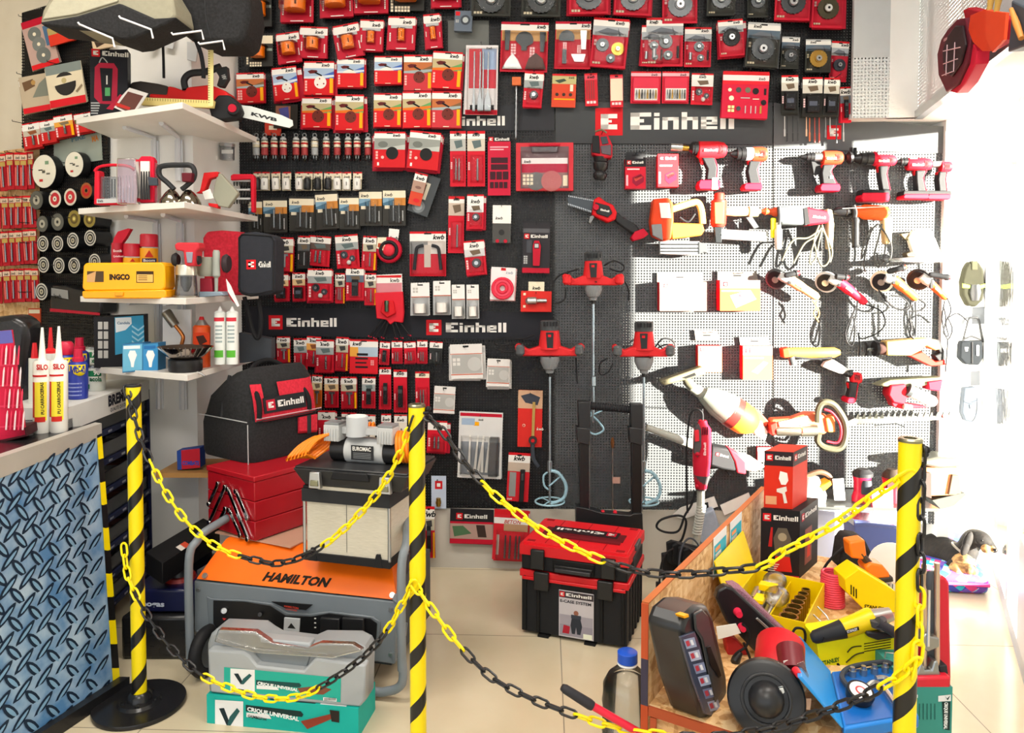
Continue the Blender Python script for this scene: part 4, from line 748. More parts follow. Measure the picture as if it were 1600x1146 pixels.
T.p('hang_tag', [(1268,252),(1281,255),(1286,272),(1272,274)], .05,.053, 'char', .001); T.p('price_sticker', [(1297,275),(1302,275),(1302,279),(1297,279)], .078,.0785, 'white', 0)
T = drillgun('long black nosed hammer drill with battery, fourth from right edge group', 'dark wire hook behind the long nosed drill', (1329,238,1366,258),(1364,242,1400,260), [(1374,259),(1389,259),(1386,272),(1391,297),(1379,297),(1375,275)], (1346,301,1391,315), foot_key='crim', body_key='b81c2c', ring=(1363,1368, 'crim'), name='hammer_drill', batt=[(1349,296),(1391,297),(1391,306),(1347,306)])
m = MB(); T.l('', (1331,246),(1322,247), [(0,9),(.5,10),(1,5)], .055, 'blk2:c', mb=m); T.l('', (1330,244),(1330,231), [(0,3),(1,2.5)], .055, 'blk2', mb=m); T.l('', (1336,244),(1336,231), [(0,3),(1,2.5)], .055, 'blk2', mb=m); m.B('depth_clamp', T.e)
drillgun('red drill with black keyless chuck, second from the right board edge', 'dark wire hook behind the second drill from the edge', (1400,247,1417,260),(1416,247,1456,267), [(1432,266),(1448,266),(1443,278),(1448,300),(1434,300),(1432,280)], (1411,303,1453,311), body_key='b81c2c', ring=(1420,1431, 'lgrey'), batt=[(1413,298),(1453,298),(1453,305),(1411,305)])
drillgun('red drill with silver head, nearest the right board edge', 'dark wire hook behind the drill at the edge', (1447,252,1458,262),(1468,252,1487,270), [(1468,268),(1480,268),(1478,280),(1480,300),(1468,300),(1466,280)], (1449,303,1487,312), body_key='b81c2c', ring=(1456,1471, 'lgrey:m'), batt=[(1451,298),(1487,298),(1487,306),(1449,306)], logo=False)
# battery boxes and other boxed goods with a hang tab
def tabbox(label, x0, y0, x1, y1, tab, d, front='c41830', band='1c1a1e', art=None, yaw=0, hl='', side='b0142a', sx=6):
    T = TT('boxed_accessory', label, 'box', (x0+x1)/2, y0)
    m = MB(); T.p('', [(x0, y0),(x1, y0),(x1, y1),(x0, y1)], .004, d, side, mb=m); m.B('carton', T.e)
    m = MB(); e = d+.0006; h = y1-y0; w_ = x1-x0
    T.q(m, [(x0, y0),(x1, y0),(x1, y1),(x0, y1)], e, front); T.q(m, [(x0, y0),(x1, y0),(x1, y0+h*.27),(x0, y0+h*.27)], e+.0003, band)
    T.logo(m, x0+w_*.08, y0+h*.2, h*.14, w_*.8, e+.0006)
    T.q(m, [(x0+3, y0+h*.33),(x0+w_*.7, y0+h*.33),(x0+w_*.7, y0+h*.37),(x0+3, y0+h*.37)], e+.0006, 'white')
    for p, k in (art or []): T.q(m, [(x0+u*w_, y0+v*h) for u, v in p], e+.0009, k)
    m.B('printed_front', T.e)
    if tab: m = MB(); T.p('', tab, .012,.016, band if band != '1c1a1e' else 'char', mb=m); cx = sum(a for a, b in tab)/len(tab); cy = sum(b for a, b in tab)/len(tab); T.q(m, [(cx-6, cy-1),(cx+6, cy-1),(cx+6, cy+1),(cx-6, cy+1)], .0165, 'black'); m.B('hang_tab', T.e)
    hook((x0+x1)/2,(tab[0][1]+3) if tab else y0+4,.03, hl); return T
BA = [([(.35,.62),(.75,.5),(.92,.62),(.9,.78),(.55,.92),(.35,.8)], '8a1030'),([(.4,.64),(.75,.54),(.86,.62),(.5,.76)], 'd04a40'),([(.04,.55),(.14,.55),(.14,.9),(.04,.9)], 'e8b0b8')]
tabbox('red battery box with black header, left one of the pair beside the wrench', 977,248,1009,295, [(979,238),(1008,237),(1009,248),(978,248)], .05, art=BA, hl='dark wire hook above the left battery box')
tabbox('brighter red battery box, right one of the pair under the wrench nose', 1028,241,1060,292, None, .06, 'c81c24', 'c81c24', art=BA, hl='dark wire hook above the right battery box')
tabbox('large red carton washed out by sun, below the big nailer', 1031,441,1104,486, [(1027,426),(1097,427),(1098,441),(1027,441)], .075, 'd8b0a0', 'c8bcb0', hl='wire hook above the large sunlit carton', side='c41c26')  # pale front and header colours hold the sun's wash over red card
tabbox('red and grey carton with charger drawing, right of the large carton', 1125,438,1188,486, [(1121,424),(1182,424),(1184,438),(1121,438)], .075, 'd0602c', '6a6862', art=[([(.25,.5),(.75,.32),(.9,.62),(.4,.9)], 'c0a8a8'),([(.34,.52),(.52,.46),(.58,.68),(.42,.74)], '5a5058'),([(.58,.42),(.72,.38),(.8,.58),(.66,.64)], 'a08a8a')], hl='wire hook above the charger carton')
tabbox('small red grey carton with tab, left one in the lower pair', 1091,541,1128,582, [(1085,516),(1121,517),(1124,532),(1087,532)], .06, 'd8885a', '8a8078', art=[([(.15,.6),(.5,.45),(.9,.75),(.5,.85)], 'b8a8b8')], hl='wire hook above the small red grey carton', side='c41c26')
tabbox('orange and grey carton, right one in the lower pair', 1161,541,1207,594, [(1155,527),(1201,526),(1203,541),(1157,541)], .06, 'd88040', 'a09a94', art=[([(.3,.75),(.7,.45),(.85,.5),(.5,.82)], 'c8b0a8')], hl='wire hook above the orange carton', side='c41c26')
# nailers
T = TT('cordless_nailer', 'large red cordless nailer with silver magazine, above the sunlit carton', 'nailer', 1050,310)
T.p('motor_head', [(1021,311),(1045,309),(1052,318),(1053,345),(1049,374),(1038,377),(1020,368),(1017,345),(1020,325)], .03,.11, 'd0401c', .008)
T.p('side_cover', [(1030,317),(1046,317),(1049,341),(1033,341)], .11,.116, 'white', .002); T.p('grey_nose', [(1018,351),(1034,350),(1036,376),(1020,368)], .106,.118, 'grey', .003)
m = MB(); T.p('', [(1048,348),(1098,350),(1101,360),(1096,368),(1050,374)], .04,.095, 'e07828', mb=m); m.B('lower_body', T.e, bevel=.005)
T.t('grip', [(1050,327),(1065,322),(1082,317),(1091,318),(1096,330),(1098,350)], 5.5,.07, 'c8b060'); T.t('trigger_guard', [(1062,340),(1075,347),(1086,334)], 2,.07, 'blk2')  # sandy grip colour stands in for sun glare on a red handle
T.p('magazine', [(1031,377),(1093,377),(1093,399),(1031,397)], .05,.085, 'silver:m', .002); T.p('magazine_end', [(1092,378),(1105,382),(1106,396),(1100,394),(1092,398)], .045,.09, 'dgrey:c', .002)
for y in (382,388,393): T.t('rail', [(1032, y),(1092, y)], 1,.087, 'dgrey:m', sm=0)
whook(1070,372, 'dark wire hook under the large nailer', .05)
T = TT('air_nailer', 'red air nailer with cream grip and long magazine, left of the rotary hammer', 'nailer', 1150,305)
T.l('cylinder_head', (1124,302),(1122,355), [(0,7),(.05,8),(.2,8),(.22,12),(.9,12),(1,9)], .06, 'd02c20'); T.p('front_plate', [(1116,316),(1132,316),(1131,350),(1117,350)], .09,.097, 'cc5a38', .003)
T.l('top_cap', (1124,303),(1124,312), [(0,6),(1,7)], .062, 'dgrey:m')
T.l('grip', (1134,331),(1184,331), [(0,6),(.3,7.5),(.7,7),(.72,8.5),(1,8)], .06, 'c9a878'); T.l('air_inlet', (1184,331),(1198,329), [(0,5),(.5,3),(1,2)], .06, 'silver:m')
T.p('bracket', [(1165,340),(1175,338),(1186,355),(1178,358)], .05,.07, 'dgrey', .002); T.p('magazine', [(1127,358),(1200,362),(1200,378),(1127,374)], .045,.075, 'lgrey:m', .002); T.t('rail', [(1128,367),(1199,371)], 1,.077, 'cream', sm=0)
T.p('nose', [(1116,354),(1129,354),(1128,380),(1118,380)], .05,.075, 'dgrey:m', .003); whook(1160,345, 'dark wire hook under the air nailer', .05)
# rotary hammer and corded drill
def coil(T, pts_list, r=1.3, key='blk2', off=.09, name='power_cord'):
    for pts in pts_list: T.t(name, pts, r, off, key)
T = TT('rotary_hammer', 'red and grey corded rotary hammer with looped cord', 'rotary hammer', 1255,322)
T.p('gear_housing', [(1217,323),(1262,322),(1264,352),(1222,351),(1217,345)], .03,.1, '5a5f62', .008); T.p('motor_housing', [(1260,323),(1294,330),(1299,340),(1296,348),(1285,350),(1262,353)], .035,.1, 'c41c2c', .008)
m = MB(); T.q(m, [(1225,327),(1252,327),(1254,346),(1228,346)], .101, 'b8b8a8'); T.p('', [(1256,326),(1262,324),(1266,350),(1258,352)], .08,.103, 'blk2', mb=m); T.text(m, 'Einhell', 1270,340,3.5,20,.102, 'white', 6,.04); m.B('name_plate', T.e)
T.l('chuck', (1217,332),(1189,330), [(0,8),(.3,7),(.4,5),(.7,5),(.75,6),(1,2)], .065, 'c8502c'); T.p('rear_handle', [(1292,326),(1301,328),(1304,350),(1302,388),(1294,390),(1294,350)], .045,.085, 'c8b894', .006); T.l('side_handle', (1216,348),(1216,390), [(0,4),(.2,4),(.3,6),(.9,5.5),(1,4)], .09, 'c0c0b4')
T.p('depth_stop', [(1205,341),(1213,341),(1213,372),(1205,372)], .08,.09, 'd8d000', .002); T.t('chuck_collar', [(1217,323),(1218,340),(1217,352)], 3,.095, 'char')
coil(T, [[(1280,352),(1272,375),(1276,400),(1266,412),(1270,385),(1283,356)], [(1284,352),(1292,375),(1296,405),(1285,416),(1277,395),(1285,356)], [(1280,360),(1262,372),(1242,374),(1230,390),(1222,408)], [(1276,370),(1258,380),(1246,400),(1240,412)], [(1286,360),(1300,390),(1297,410)]], 1.5, '6a6858')
whook(1245,352, 'dark wire hook under the rotary hammer', .05)
T = TT('impact_drill', 'orange red corded drill with long black side handle', 'corded drill', 1350,324)
T.l('chuck', (1334,330),(1302,331), [(0,9),(.4,9),(.42,8),(.8,7),(1,4)], .065, 'blk2:c'); T.l('motor_housing', (1333,330),(1388,334), [(0,8),(.2,9),(.3,12),(.9,12),(1,8)], .065, 'd85c24', sx=.9); T.t('collar', [(1333,321),(1336,332),(1334,345)], 4,.09, 'blk2')
T.l('side_handle', (1337,340),(1337,387), [(0,4),(.1,6),(.2,5),(.9,5),(.95,6),(1,5)], .1, 'char'); T.p('rear_handle', [(1380,330),(1390,328),(1395,350),(1394,380),(1384,382),(1381,355)], .045,.085, 'c8b080', .006); T.l('depth_rod', (1316,326),(1385,323), [(0,1),(1,1)], .098, 'lgrey:m', seg=8)
coil(T, [[(1384,382),(1380,405),(1372,418),(1366,400),(1372,375),(1378,350)], [(1372,350),(1362,360),(1354,385),(1346,405),(1350,380),(1362,355)], [(1374,352),(1392,380),(1390,408),(1376,415),(1370,395)], [(1354,385),(1350,412),(1352,425)]], 1.2, '4a4a48')
whook(1358,346, 'dark wire hook under the corded drill', .05)
# grinders
def grinder(label, guard, gk, handle, hcap, body, bk, tail, cords, gr=(13,17), r=8, ang=0, hl='', ck='blk2'):
    T = TT('angle_grinder', label, 'angle grinder', *guard)
    o = T.pf.P(*guard, .06); k = T.pf.k(*guard, .06); ax = (T.pf.P(body[0][0], body[0][1], .06)-o)
    nrm = (T.pf.ex*-.55+T.pf.n*.75+T.pf.ez*-.3).normalized()
    m = MB(); m.cyl(o-nrm*.006, o+nrm*.004, gr[1]*k, gk+':c', None, 24); m.B('wheel_guard', T.e); m = MB(); m.cyl(o+nrm*.004, o+nrm*.010, gr[1]*k*.8, 'blk2', None, 24); m.cyl(o+nrm*.010, o+nrm*.016, gr[1]*k*.3, 'silver:m', None, 12); m.B('grinding_disc', T.e)
    T.l('side_handle', handle[0], handle[1], [(0,3),(.1,4.5),(.8,4.5),(.86,5.5),(1,5)], .11, 'char'); T.ball('handle_cap', handle[1], 4.2,.112, hcap)
    T.l('gear_head', (guard[0]+4, guard[1]-6), body[0], [(0,6),(.5,8),(1, r)], .08, 'silver:c'); T.l('motor_housing', body[0], body[1], [(0, r),(.35, r),(.5, r*.85),(.9, r*.8),(1, r*.45)], .08, bk)
    m = MB(); T.text(m, 'Einhell', (body[0][0]*.75+body[1][0]*.25),(body[0][1]*.75+body[1][1]*.25)+1,3,13,.081+r*.0028, 'cream', ang, .04); T.p('', [(body[0][0]-1, body[0][1]-7),(body[0][0]+3, body[0][1]-8),(body[0][0]+3, body[0][1]+7),(body[0][0]-1, body[0][1]+7)], .09,.1, 'blk2', mb=m); m.B('switch_and_lettering', T.e)
    if cords: coil(T, cords, 1.1, ck)
    whook((guard[0]+body[0][0])/2, guard[1]+8, hl, .05); return T
grinder('cream grinder tilted down right, leftmost of the four grinders', (1213,436), 'dgrey', ((1226,431),(1246,427)), 'd02028', ((1233,437),(1279,466)), 'c8a070', None, [[(1270,470),(1276,480),(1272,490),(1279,503)], [(1275,472),(1280,490),(1276,500)]], ang=32, hl='dark wire hook behind the leftmost grinder', ck='b89050')  # cream housing colour stands in for the sun's glare
grinder('pink red grinder with long dangling cord, second of the four grinders', (1291,441), 'lgrey', ((1305,432),(1323,434)), 'd02028', ((1311,441),(1353,474)), 'cc2038', None, [[(1340,470),(1336,500),(1326,535),(1321,520),(1330,495),(1340,478)], [(1337,478),(1330,500),(1322,530),(1332,540),(1336,515),(1333,495)], [(1352,476),(1376,486),(1383,505),(1372,520),(1350,529),(1342,528)], [(1341,520),(1343,540),(1342,558)]], ang=38, hl='dark wire hook behind the second grinder')
grinder('orange grinder with white guard, third of the four grinders', (1378,440), 'cream', ((1387,425),(1413,418)), 'cc3a20', ((1396,437),(1433,468)), 'd87030', None, [[(1372,452),(1385,470),(1405,484),(1420,478),(1410,465),(1392,462)], [(1380,460),(1395,480),(1418,484),(1424,472)], [(1436,468),(1446,476),(1438,485),(1420,487)], [(1421,486),(1422,500),(1423,520)], [(1430,472),(1431,500),(1430,525)]], ang=38, hl='dark wire hook behind the third grinder')
grinder('slim orange red grinder with black disc, rightmost of the four grinders', (1435,437), 'char', ((1452,429),(1482,434)), 'd02028', ((1455,444),(1479,468)), 'd85c24', None, [[(1480,466),(1486,485),(1478,505),(1482,525),(1474,520),(1478,500),(1474,478)], [(1476,470),(1472,500),(1480,530),(1488,515),(1480,495)], [(1478,500),(1495,490),(1512,502)], [(1481,530),(1479,560),(1477,582)]], r=6, ang=42, hl='dark wire hook behind the rightmost grinder')
# multitool, reciprocating saw, sander, small drill
T = TT('multi_tool', 'slim yellow orange oscillating tool lying level under the grinders', 'oscillating tool', 1270,540)
T.l('housing', (1226,552),(1312,551), [(0,4),(.04,8),(.2,8.5),(.5,8),(.9,8),(1,4)], .06, 'd89a38'); T.l('knob', (1236,558),(1239,570), [(0,5),(1,5)], .08, 'dgrey:c'); T.t('rubber_trim', [(1240,558),(1270,561),(1300,559)], 1.6,.08, 'char'); T.p('head_cap', [(1222,545),(1234,543),(1236,560),(1224,560)], .04,.085, 'c8401c', .005)
T.l('blade', (1312,552),(1327,553), [(0,1.4),(1,.7)], .06, 'dgrey:m', seg=6); whook(1262,560, 'dark wire hook under the oscillating tool', .05)
T = TT('detail_bracket', 'white and grey swivel bracket hanging by the small drill', 'bracket', 1300,566); T.p('arm', [(1290,566),(1302,562),(1318,572),(1332,580),(1330,586),(1312,584),(1296,578),(1285,573)], .03,.06, 'd8d8d4', .004); whook(1300,568, 'dark wire hook behind the white bracket', .03)
T = TT('reciprocating_saw', 'cream and red reciprocating saw with dark nose at right', 'reciprocating saw', 1420,530)
T.p('motor_housing', [(1385,534),(1420,531),(1452,529),(1466,532),(1472,545),(1462,548),(1448,540),(1440,548),(1424,556),(1386,556)], .03,.09, 'b89a5c', .006)
T.p('handle', [(1452,530),(1468,531),(1476,548),(1478,562),(1468,566),(1460,556),(1470,552),(1458,536)], .04,.08, 'char', .004); T.p('red_underside', [(1420,556),(1442,550),(1462,566),(1477,562),(1478,571),(1455,573)], .035,.085, 'c42c20', .004)
m = MB(); T.l('', (1385,545),(1372,545), [(0,11),(1,9)], .06, '4a3430', mb=m); T.l('', (1371,545),(1366,545), [(0,12),(1,12)], .06, 'blk2', mb=m); T.t('', [(1352,535),(1356,545),(1353,556)], 2,.06, 'blk2', mb=m); T.t('', [(1354,546),(1368,546)], 3,.06, 'dgrey:m', mb=m); m.B('saw_shoe', T.e)
m = MB(); T.q(m, [(1402,538),(1436,536),(1430,550),(1406,548)], .0905, 'c8b890'); m.B('side_panel', T.e); coil(T, [[(1428,530),(1422,522),(1424,512),(1421,500)]], 1.6); whook(1430,552, 'dark wire hook under the reciprocating saw', .04)
T = TT('mini_planer', 'red sander with thick white dust tube, lowest tool at right', 'sander', 1415,600)
T.p('base', [(1370,603),(1392,594),(1430,592),(1474,590),(1476,597),(1440,604),(1400,606)], .03,.09, '6a6a50', .004); T.p('motor_housing', [(1392,602),(1416,600),(1420,618),(1414,634),(1396,630),(1388,618)], .035,.1, 'c41c2c', .007); T.l('dust_tube', (1421,611),(1461,630), [(0,8),(.1,9),(.9,9),(1,6)], .09, 'd8d8d4'); T.l('tube_ring', (1417,609),(1423,612), [(0,11),(1,11)], .09, 'dgrey:c')
T.p('red_foot', [(1392,626),(1412,630),(1440,634),(1452,637),(1412,640),(1396,636)], .04,.09, 'c41c2c', .004); T.p('front_clip', [(1450,597),(1474,594),(1470,612),(1452,610)], .04,.1, 'crim', .004); T.l('small_tube', (1412,635),(1424,637), [(0,4),(1,4)], .1, 'cream'); whook(1430,606, 'dark wire hook behind the sander with the white tube', .04)
drillgun('small red screwdriver hanging below the yellow oscillating tool', 'dark wire hook behind the small screwdriver', (1317,578,1331,590),(1329,582,1346,600), [(1328,598),(1341,598),(1339,612),(1337,626),(1325,625),(1328,610)], (1323,622,1338,631), logo=False, name='mini_screwdriver', cat='screwdriver')
# sunlit shelf with clear pouch
T = TT('wall_shelf', 'thin glass shelf on a black peg at the right board edge', 'shelf', 1440,402); T.p('shelf_board', [(1388,404),(1430,402),(1509,403),(1500,407),(1470,410),(1400,409)], .004,.13, 'smoke', .001); T.t('front_rail', [(1388,406),(1420,404),(1509,405)], 1.5,.12, 'grey:m', sm=0); T.t('bracket_peg', [(1468,408),(1469,420)], 1,.05, 'blk2', sm=0)
T = TT('goggles_pouch', 'clear pouch with white insert standing on the glass shelf', 'pouch', 1445,402); T.p('pouch', [(1420,372),(1428,360),(1455,359),(1464,378),(1473,401),(1430,402),(1424,385)], .03,.06, 'white', .004); m = MB(); T.q(m, [(1438,361),(1454,360),(1458,374),(1442,370)], .061, 'a06a98'); T.q(m, [(1437,378),(1450,376),(1452,390),(1440,392)], .061, '6aa8b8'); m.B('insert_print', T.e); T.p('dark_strap', [(1407,366),(1420,364),(1425,378),(1414,374)], .035,.05, '6a6450', .003); T.p('dark_clip', [(1416,396),(1425,393),(1434,398),(1430,402),(1418,402)], .05,.09, '4a4438', .003)
# mixers
def mixer(label, cx, y, end, side, hl, grips='red', wide=53, s=1.0, cords=None):
    T = TT('paint_mixer', label, 'paddle mixer', cx, y)
    m = MB(); T.l('', (cx, y),(cx, y+15*s), [(0,13*s),(.1,15*s),(1,15*s)], .12, 'dgrey', mb=m, seg=20)
    for i in range(5): T.p('', [(cx-10+i*5, y+2),(cx-8+i*5, y+2),(cx-8+i*5, y+9),(cx-10+i*5, y+9)], .155,.165, 'blk2', mb=m)
    m.B('top_cap', T.e)
    T.l('motor_housing', (cx, y+14*s),(cx, y+44*s), [(0,14*s),(.5,16*s),(1,18*s)], .12, 'd0282c', seg=20); m = MB(); T.p('', [(cx-6, y+19*s),(cx+6, y+19*s),(cx+5, y+43*s),(cx-4, y+43*s)], .16,.168, 'char', mb=m); T.q(m, [(cx-3, y+22*s),(cx+2, y+22*s),(cx+2, y+26*s),(cx-3, y+26*s)], .1685, 'red'); m.B('name_plate', T.e)
    yy = y+48*s; w = wide*s
    T.p('handle_bar', [(cx-18*s, yy-7),(cx-w*.6, yy-2),(cx-w*.9, yy-12*s),(cx-w, yy-8*s),(cx-w*.95, yy+4),(cx-w*.75, yy+8),(cx+w*.75, yy+8),(cx+w*.95, yy+4),(cx+w, yy-8*s),(cx+w*.9, yy-12*s),(cx+w*.6, yy-2),(cx+18*s, yy-7)], .10,.15, 'd0282c', .006)
    for d in (-1,1): T.l('grip', (cx+d*w*.84, yy-10*s),(cx+d*w*.84, yy+7), [(0,4),(.2,7),(.8,7),(1,4)], .17, '55585a' if grips == 'grey' else 'd0282c')
    T.l('gearbox', (cx, yy+8),(cx, yy+34*s), [(0,15*s),(.3,15*s),(.75,10*s),(.8,7*s),(1,6*s)], .12, 'grey'); T.l('chuck', (cx, yy+33*s),(cx, yy+40*s), [(0,4),(1,3)], .12, 'blk2:c', seg=10)
    ys = yy+38*s; T.l('shaft', (cx, ys),(cx, end), [(0,2),(.65,2),(.66,4),(.74,4),(.75,2),(1,2)], .12, 'a8b8c0:m', seg=10)
    if side:
        m = MB(); c0 = T.pf.P(cx, end-6,.12); c1 = T.pf.P(cx, end-56,.12); k = T.pf.k(cx, end, .12); rr = 25*k
        T.t('', [(cx+2, end-54),(cx+14, end-50),(cx+25, end-32),(cx+22, end-12),(cx+2, end-2)], 2.6,.135, '9cc4d4:c', mb=m)
        T.t('', [(cx+2, end-54),(cx-6, end-50),(cx-10, end-44),(cx-8, end-30),(cx+2, end-22)], 1.6,.10, '9cc4d4:c', mb=m)
        m.torus(c0,(0,0,1), rr*.9,.004, '9cc4d4:c', 24,8)
        for q in range(3): an = q*2.1; m.t([c0, c0+V_((math.cos(an), math.sin(an),0))*rr*.9], .003, '9cc4d4:c', 6,0)
        T.t('', [(cx-1, end-30),(cx+20, end-48)], 1.4,.125, '9cc4d4:c', mb=m); T.t('', [(cx-1, end-26),(cx+24, end-24)], 1.4,.125, '9cc4d4:c', mb=m) if False else None
        m.B('mixing_paddle', T.e)
    if cords: coil(T, cords, 1.2, off=.09)
    m = MB(); a = WALL.P(cx, yy+2,0); m.t([a, a+WALL.n*.2], .003, 'blk2', 6,0); tag(m.B('display_hook', None, a), hl, 'hook'); return T
mixer('red paddle mixer with grey gearbox, upper one of three', 927,394,648, False, 'long hook carrying the upper mixer', s=.92, cords=[[(944,415),(960,408),(975,416),(970,425),(952,420)], [(905,420),(890,425),(872,432),(862,448)], [(976,440),(982,452),(982,470)], [(884,450),(882,468),(866,476)]])
T = TT('mixing_paddle', 'pale blue wire paddle end behind the trolley handle', 'mixing paddle', 928,640)
T.t('paddle', [(920,642),(926,650),(936,660),(943,672),(930,679),(919,672),(920,655)], 1.6,.12, '9cc4d4:c'); T.t('paddle_rib', [(920,652),(942,641)], 1.3,.12, '9cc4d4:c', sm=0); T.l('stem', (926,640),(926,660), [(0,2),(1,2)], .12, 'a8b8c0:m', seg=8)
mixer('red paddle mixer with grey grips, lower left one of three', 859,501,790, True, 'long hook carrying the lower left mixer', 'grey', 55, cords=[[(842,548),(826,542),(805,538),(780,540),(772,533),(790,528),(815,530),(835,524)], [(840,540),(815,548),(790,550),(773,545)], [(900,560),(902,600)]])
mixer('red paddle mixer with grey grips, lower right one of three beside sunlit board', 1006,503,790, True, 'long hook carrying the lower right mixer', 'grey', 50, s=.98, cords=[[(1022,545),(1035,530),(1050,532),(1054,542),(1040,548),(1028,538)], [(1022,548),(1036,540),(1048,540),(1050,552)], [(950,560),(938,568),(938,585),(950,582),(958,568)]])
# mini chainsaw, level tool, rotary tool
T = TT('mini_chainsaw', 'small red pruning chainsaw with short toothed bar pointing left', 'chainsaw', 940,310)
T.p('guide_bar', [(886,309),(892,307),(928,315),(926,329),(904,326),(888,320)], .05,.056, 'dgrey:m', .001); m = MB()
for i in range(14):
    x = 887+i*2.9; T.p('', [(x, 318+i*.9),(x+2,318+i*.95),(x+1.4,322+i*.95)], .048,.058, 'lgrey:m', mb=m); T.p('', [(x+1,307+i*.55),(x+3,307.5+i*.55),(x+2,304.5+i*.55)], .048,.058, 'lgrey:m', mb=m)
m.B('saw_chain', T.e); T.p('motor_housing', [(928,312),(936,307),(946,315),(958,320),(964,332),(962,343),(950,348),(938,342),(925,336)], .03,.09, 'red', .006); T.p('cover_plate', [(930,316),(952,322),(957,333),(950,340),(932,334)], .09,.097, 'char', .003)
T.l('knob', (931,324),(931.1,324.1), [(0,.1)], .1, 'red') if False else None
m = MB(); o = WALL.P(931,324,.095); m.cyl(o, o+WALL.n*.012,.014, 'crim', .012); m.B('tension_knob', T.e); m = MB(); T.text(m, 'Einhell', 938,329,3,14,.0975, 'white', 12,.04); m.B('lettering', T.e)
T.p('grip', [(962,330),(972,338),(995,352),(1000,360),(990,366),(975,356),(961,345)], .035,.08, 'char', .006); T.p('battery_foot', [(992,362),(1006,357),(1014,366),(1006,372),(990,377),(986,372)], .03,.09, 'crim', .004); T.p('hand_guard', [(922,338),(930,336),(928,340),(923,349),(920,348)], .04,.08, 'grey', .002); whook(955,330, 'dark wire hook behind the pruning saw', .04)
T = TT('rotary_level', 'black and red compact laser tool hanging right of the blade case', 'laser tool', 940,206)
T.p('red_body', [(930,212),(950,210),(957,226),(957,246),(940,248),(925,240),(926,222)], .03,.1, 'b81c2c', .007); T.p('screen', [(938,214),(948,213),(951,224),(941,226)], .1,.104, 'slate', .001); T.p('black_trim', [(926,212),(936,212),(938,240),(925,238)], .095,.106, 'blk2', .002); T.p('grey_front', [(938,228),(955,226),(955,243),(940,240)], .1,.106, '5a5058', .003)
T.l('turret', (939,246),(938,268), [(0,12),(.3,10),(.4,12),(.8,11),(1,8)], .07, 'blk2:c'); T.l('mount', (938,268),(937,281), [(0,8),(.3,11),(.6,11),(1,8)], .07, 'blk2:c'); T.t('wire_loop', [(930,206),(940,203),(948,208)], 1.5,.06, 'olive:m'); whook(940,210, 'dark wire hook above the laser tool', .04)
# handheld vacuum
T = TT('handheld_vacuum', 'red yellow stick vacuum with clear grey dust cup and wide nozzle', 'vacuum cleaner', 1120,600)
T.p('floor_nozzle', [(1031,596),(1098,573),(1104,581),(1102,586),(1037,603)], .05,.11, '6a6650', .006); T.p('nozzle_slot', [(1066,591),(1086,583),(1088,587),(1072,592)], .11,.113, 'black', .001); T.l('neck_joint', (1070,590),(1082,606), [(0,6),(.5,8),(1,6)], .09, '5a5848:c')
T.l('wand', (1076,602),(1101,618), [(0,7),(1,10)], .08, '8a8c80:c'); T.l('dust_cup', (1099,616),(1142,642), [(0,12),(.08,14),(.5,22),(1,25)], .09, '7a8076:g'); T.l('cup_ring', (1140,641),(1152,649), [(0,25),(1,25)], .09, '7a2c28:c'); T.l('motor_housing', (1151,648),(1180,667), [(0,25),(.5,24),(.8,18),(1,12)], .09, 'd88a28')
T.p('rear_handle', [(1176,636),(1186,642),(1202,660),(1198,668),(1186,662),(1176,650)], .06,.10, 'b0503a', .005); T.p('battery', [(1174,664),(1190,658),(1200,676),(1196,690),(1180,680)], .05,.11, 'd8d0c8', .005); whook(1120,640, 'dark wire hook under the stick vacuum', .04)
# hedge trimmer
T = TT('hedge_trimmer', 'red and cream hedge trimmer with dark loop handle and toothed blade', 'hedge trimmer', 1260,655)
T.p('motor_housing', [(1206,656),(1240,654),(1262,646),(1290,647),(1296,660),(1298,672),(1288,680),(1258,676),(1210,680),(1204,668)], .05,.11, 'd06a48', .008); T.l('battery_tube', (1212,674),(1276,673), [(0,6),(.05,7.5),(.6,7.5),(.62,9),(1,9)], .12, 'a8a494:m'); T.p('red_clip', [(1203,664),(1214,660),(1216,680),(1206,681)], .06,.13, 'c8281c', .004)
T.p('cream_cover', [(1216,660),(1262,650),(1270,660),(1250,668),(1218,668)], .11,.118, 'e0dcd0', .004); T.t('loop_handle', [(1278,660),(1279,640),(1287,629),(1303,633),(1318,654),(1322,674),(1318,694),(1308,702),(1288,699),(1278,690),(1279,678)], 5,.13, '4a4838'); T.t('red_inner_grip', [(1288,640),(1300,645),(1312,662),(1314,680),(1308,692),(1292,690)], 1.8,.135, 'c41c2c')
T.p('front_shield', [(1290,654),(1304,650),(1306,676),(1294,676)], .07,.12, 'd88848', .004); T.p('blade', [(1322,660),(1340,652),(1494,650),(1495,655),(1340,663),(1324,666)], .09,.094, 'b8b8b0:m', .0005); m = MB()
for i in range(16): x = 1337+i*9.6; T.p('', [(x, 655-i*.2),(x+5.5,655-i*.2),(x+5,647-i*.2),(x+3.4,647-i*.2)], .088,.096, '6a6c66:m', mb=m)
m.B('blade_teeth', T.e); T.p('red_tip', [(1472,649),(1495,648),(1496,654),(1474,654)], .094,.1, 'd04a48', .001); whook(1240,676, 'dark wire hook under the hedge trimmer', .06); whook(1400,662, 'dark wire hook under the trimmer blade', .06)
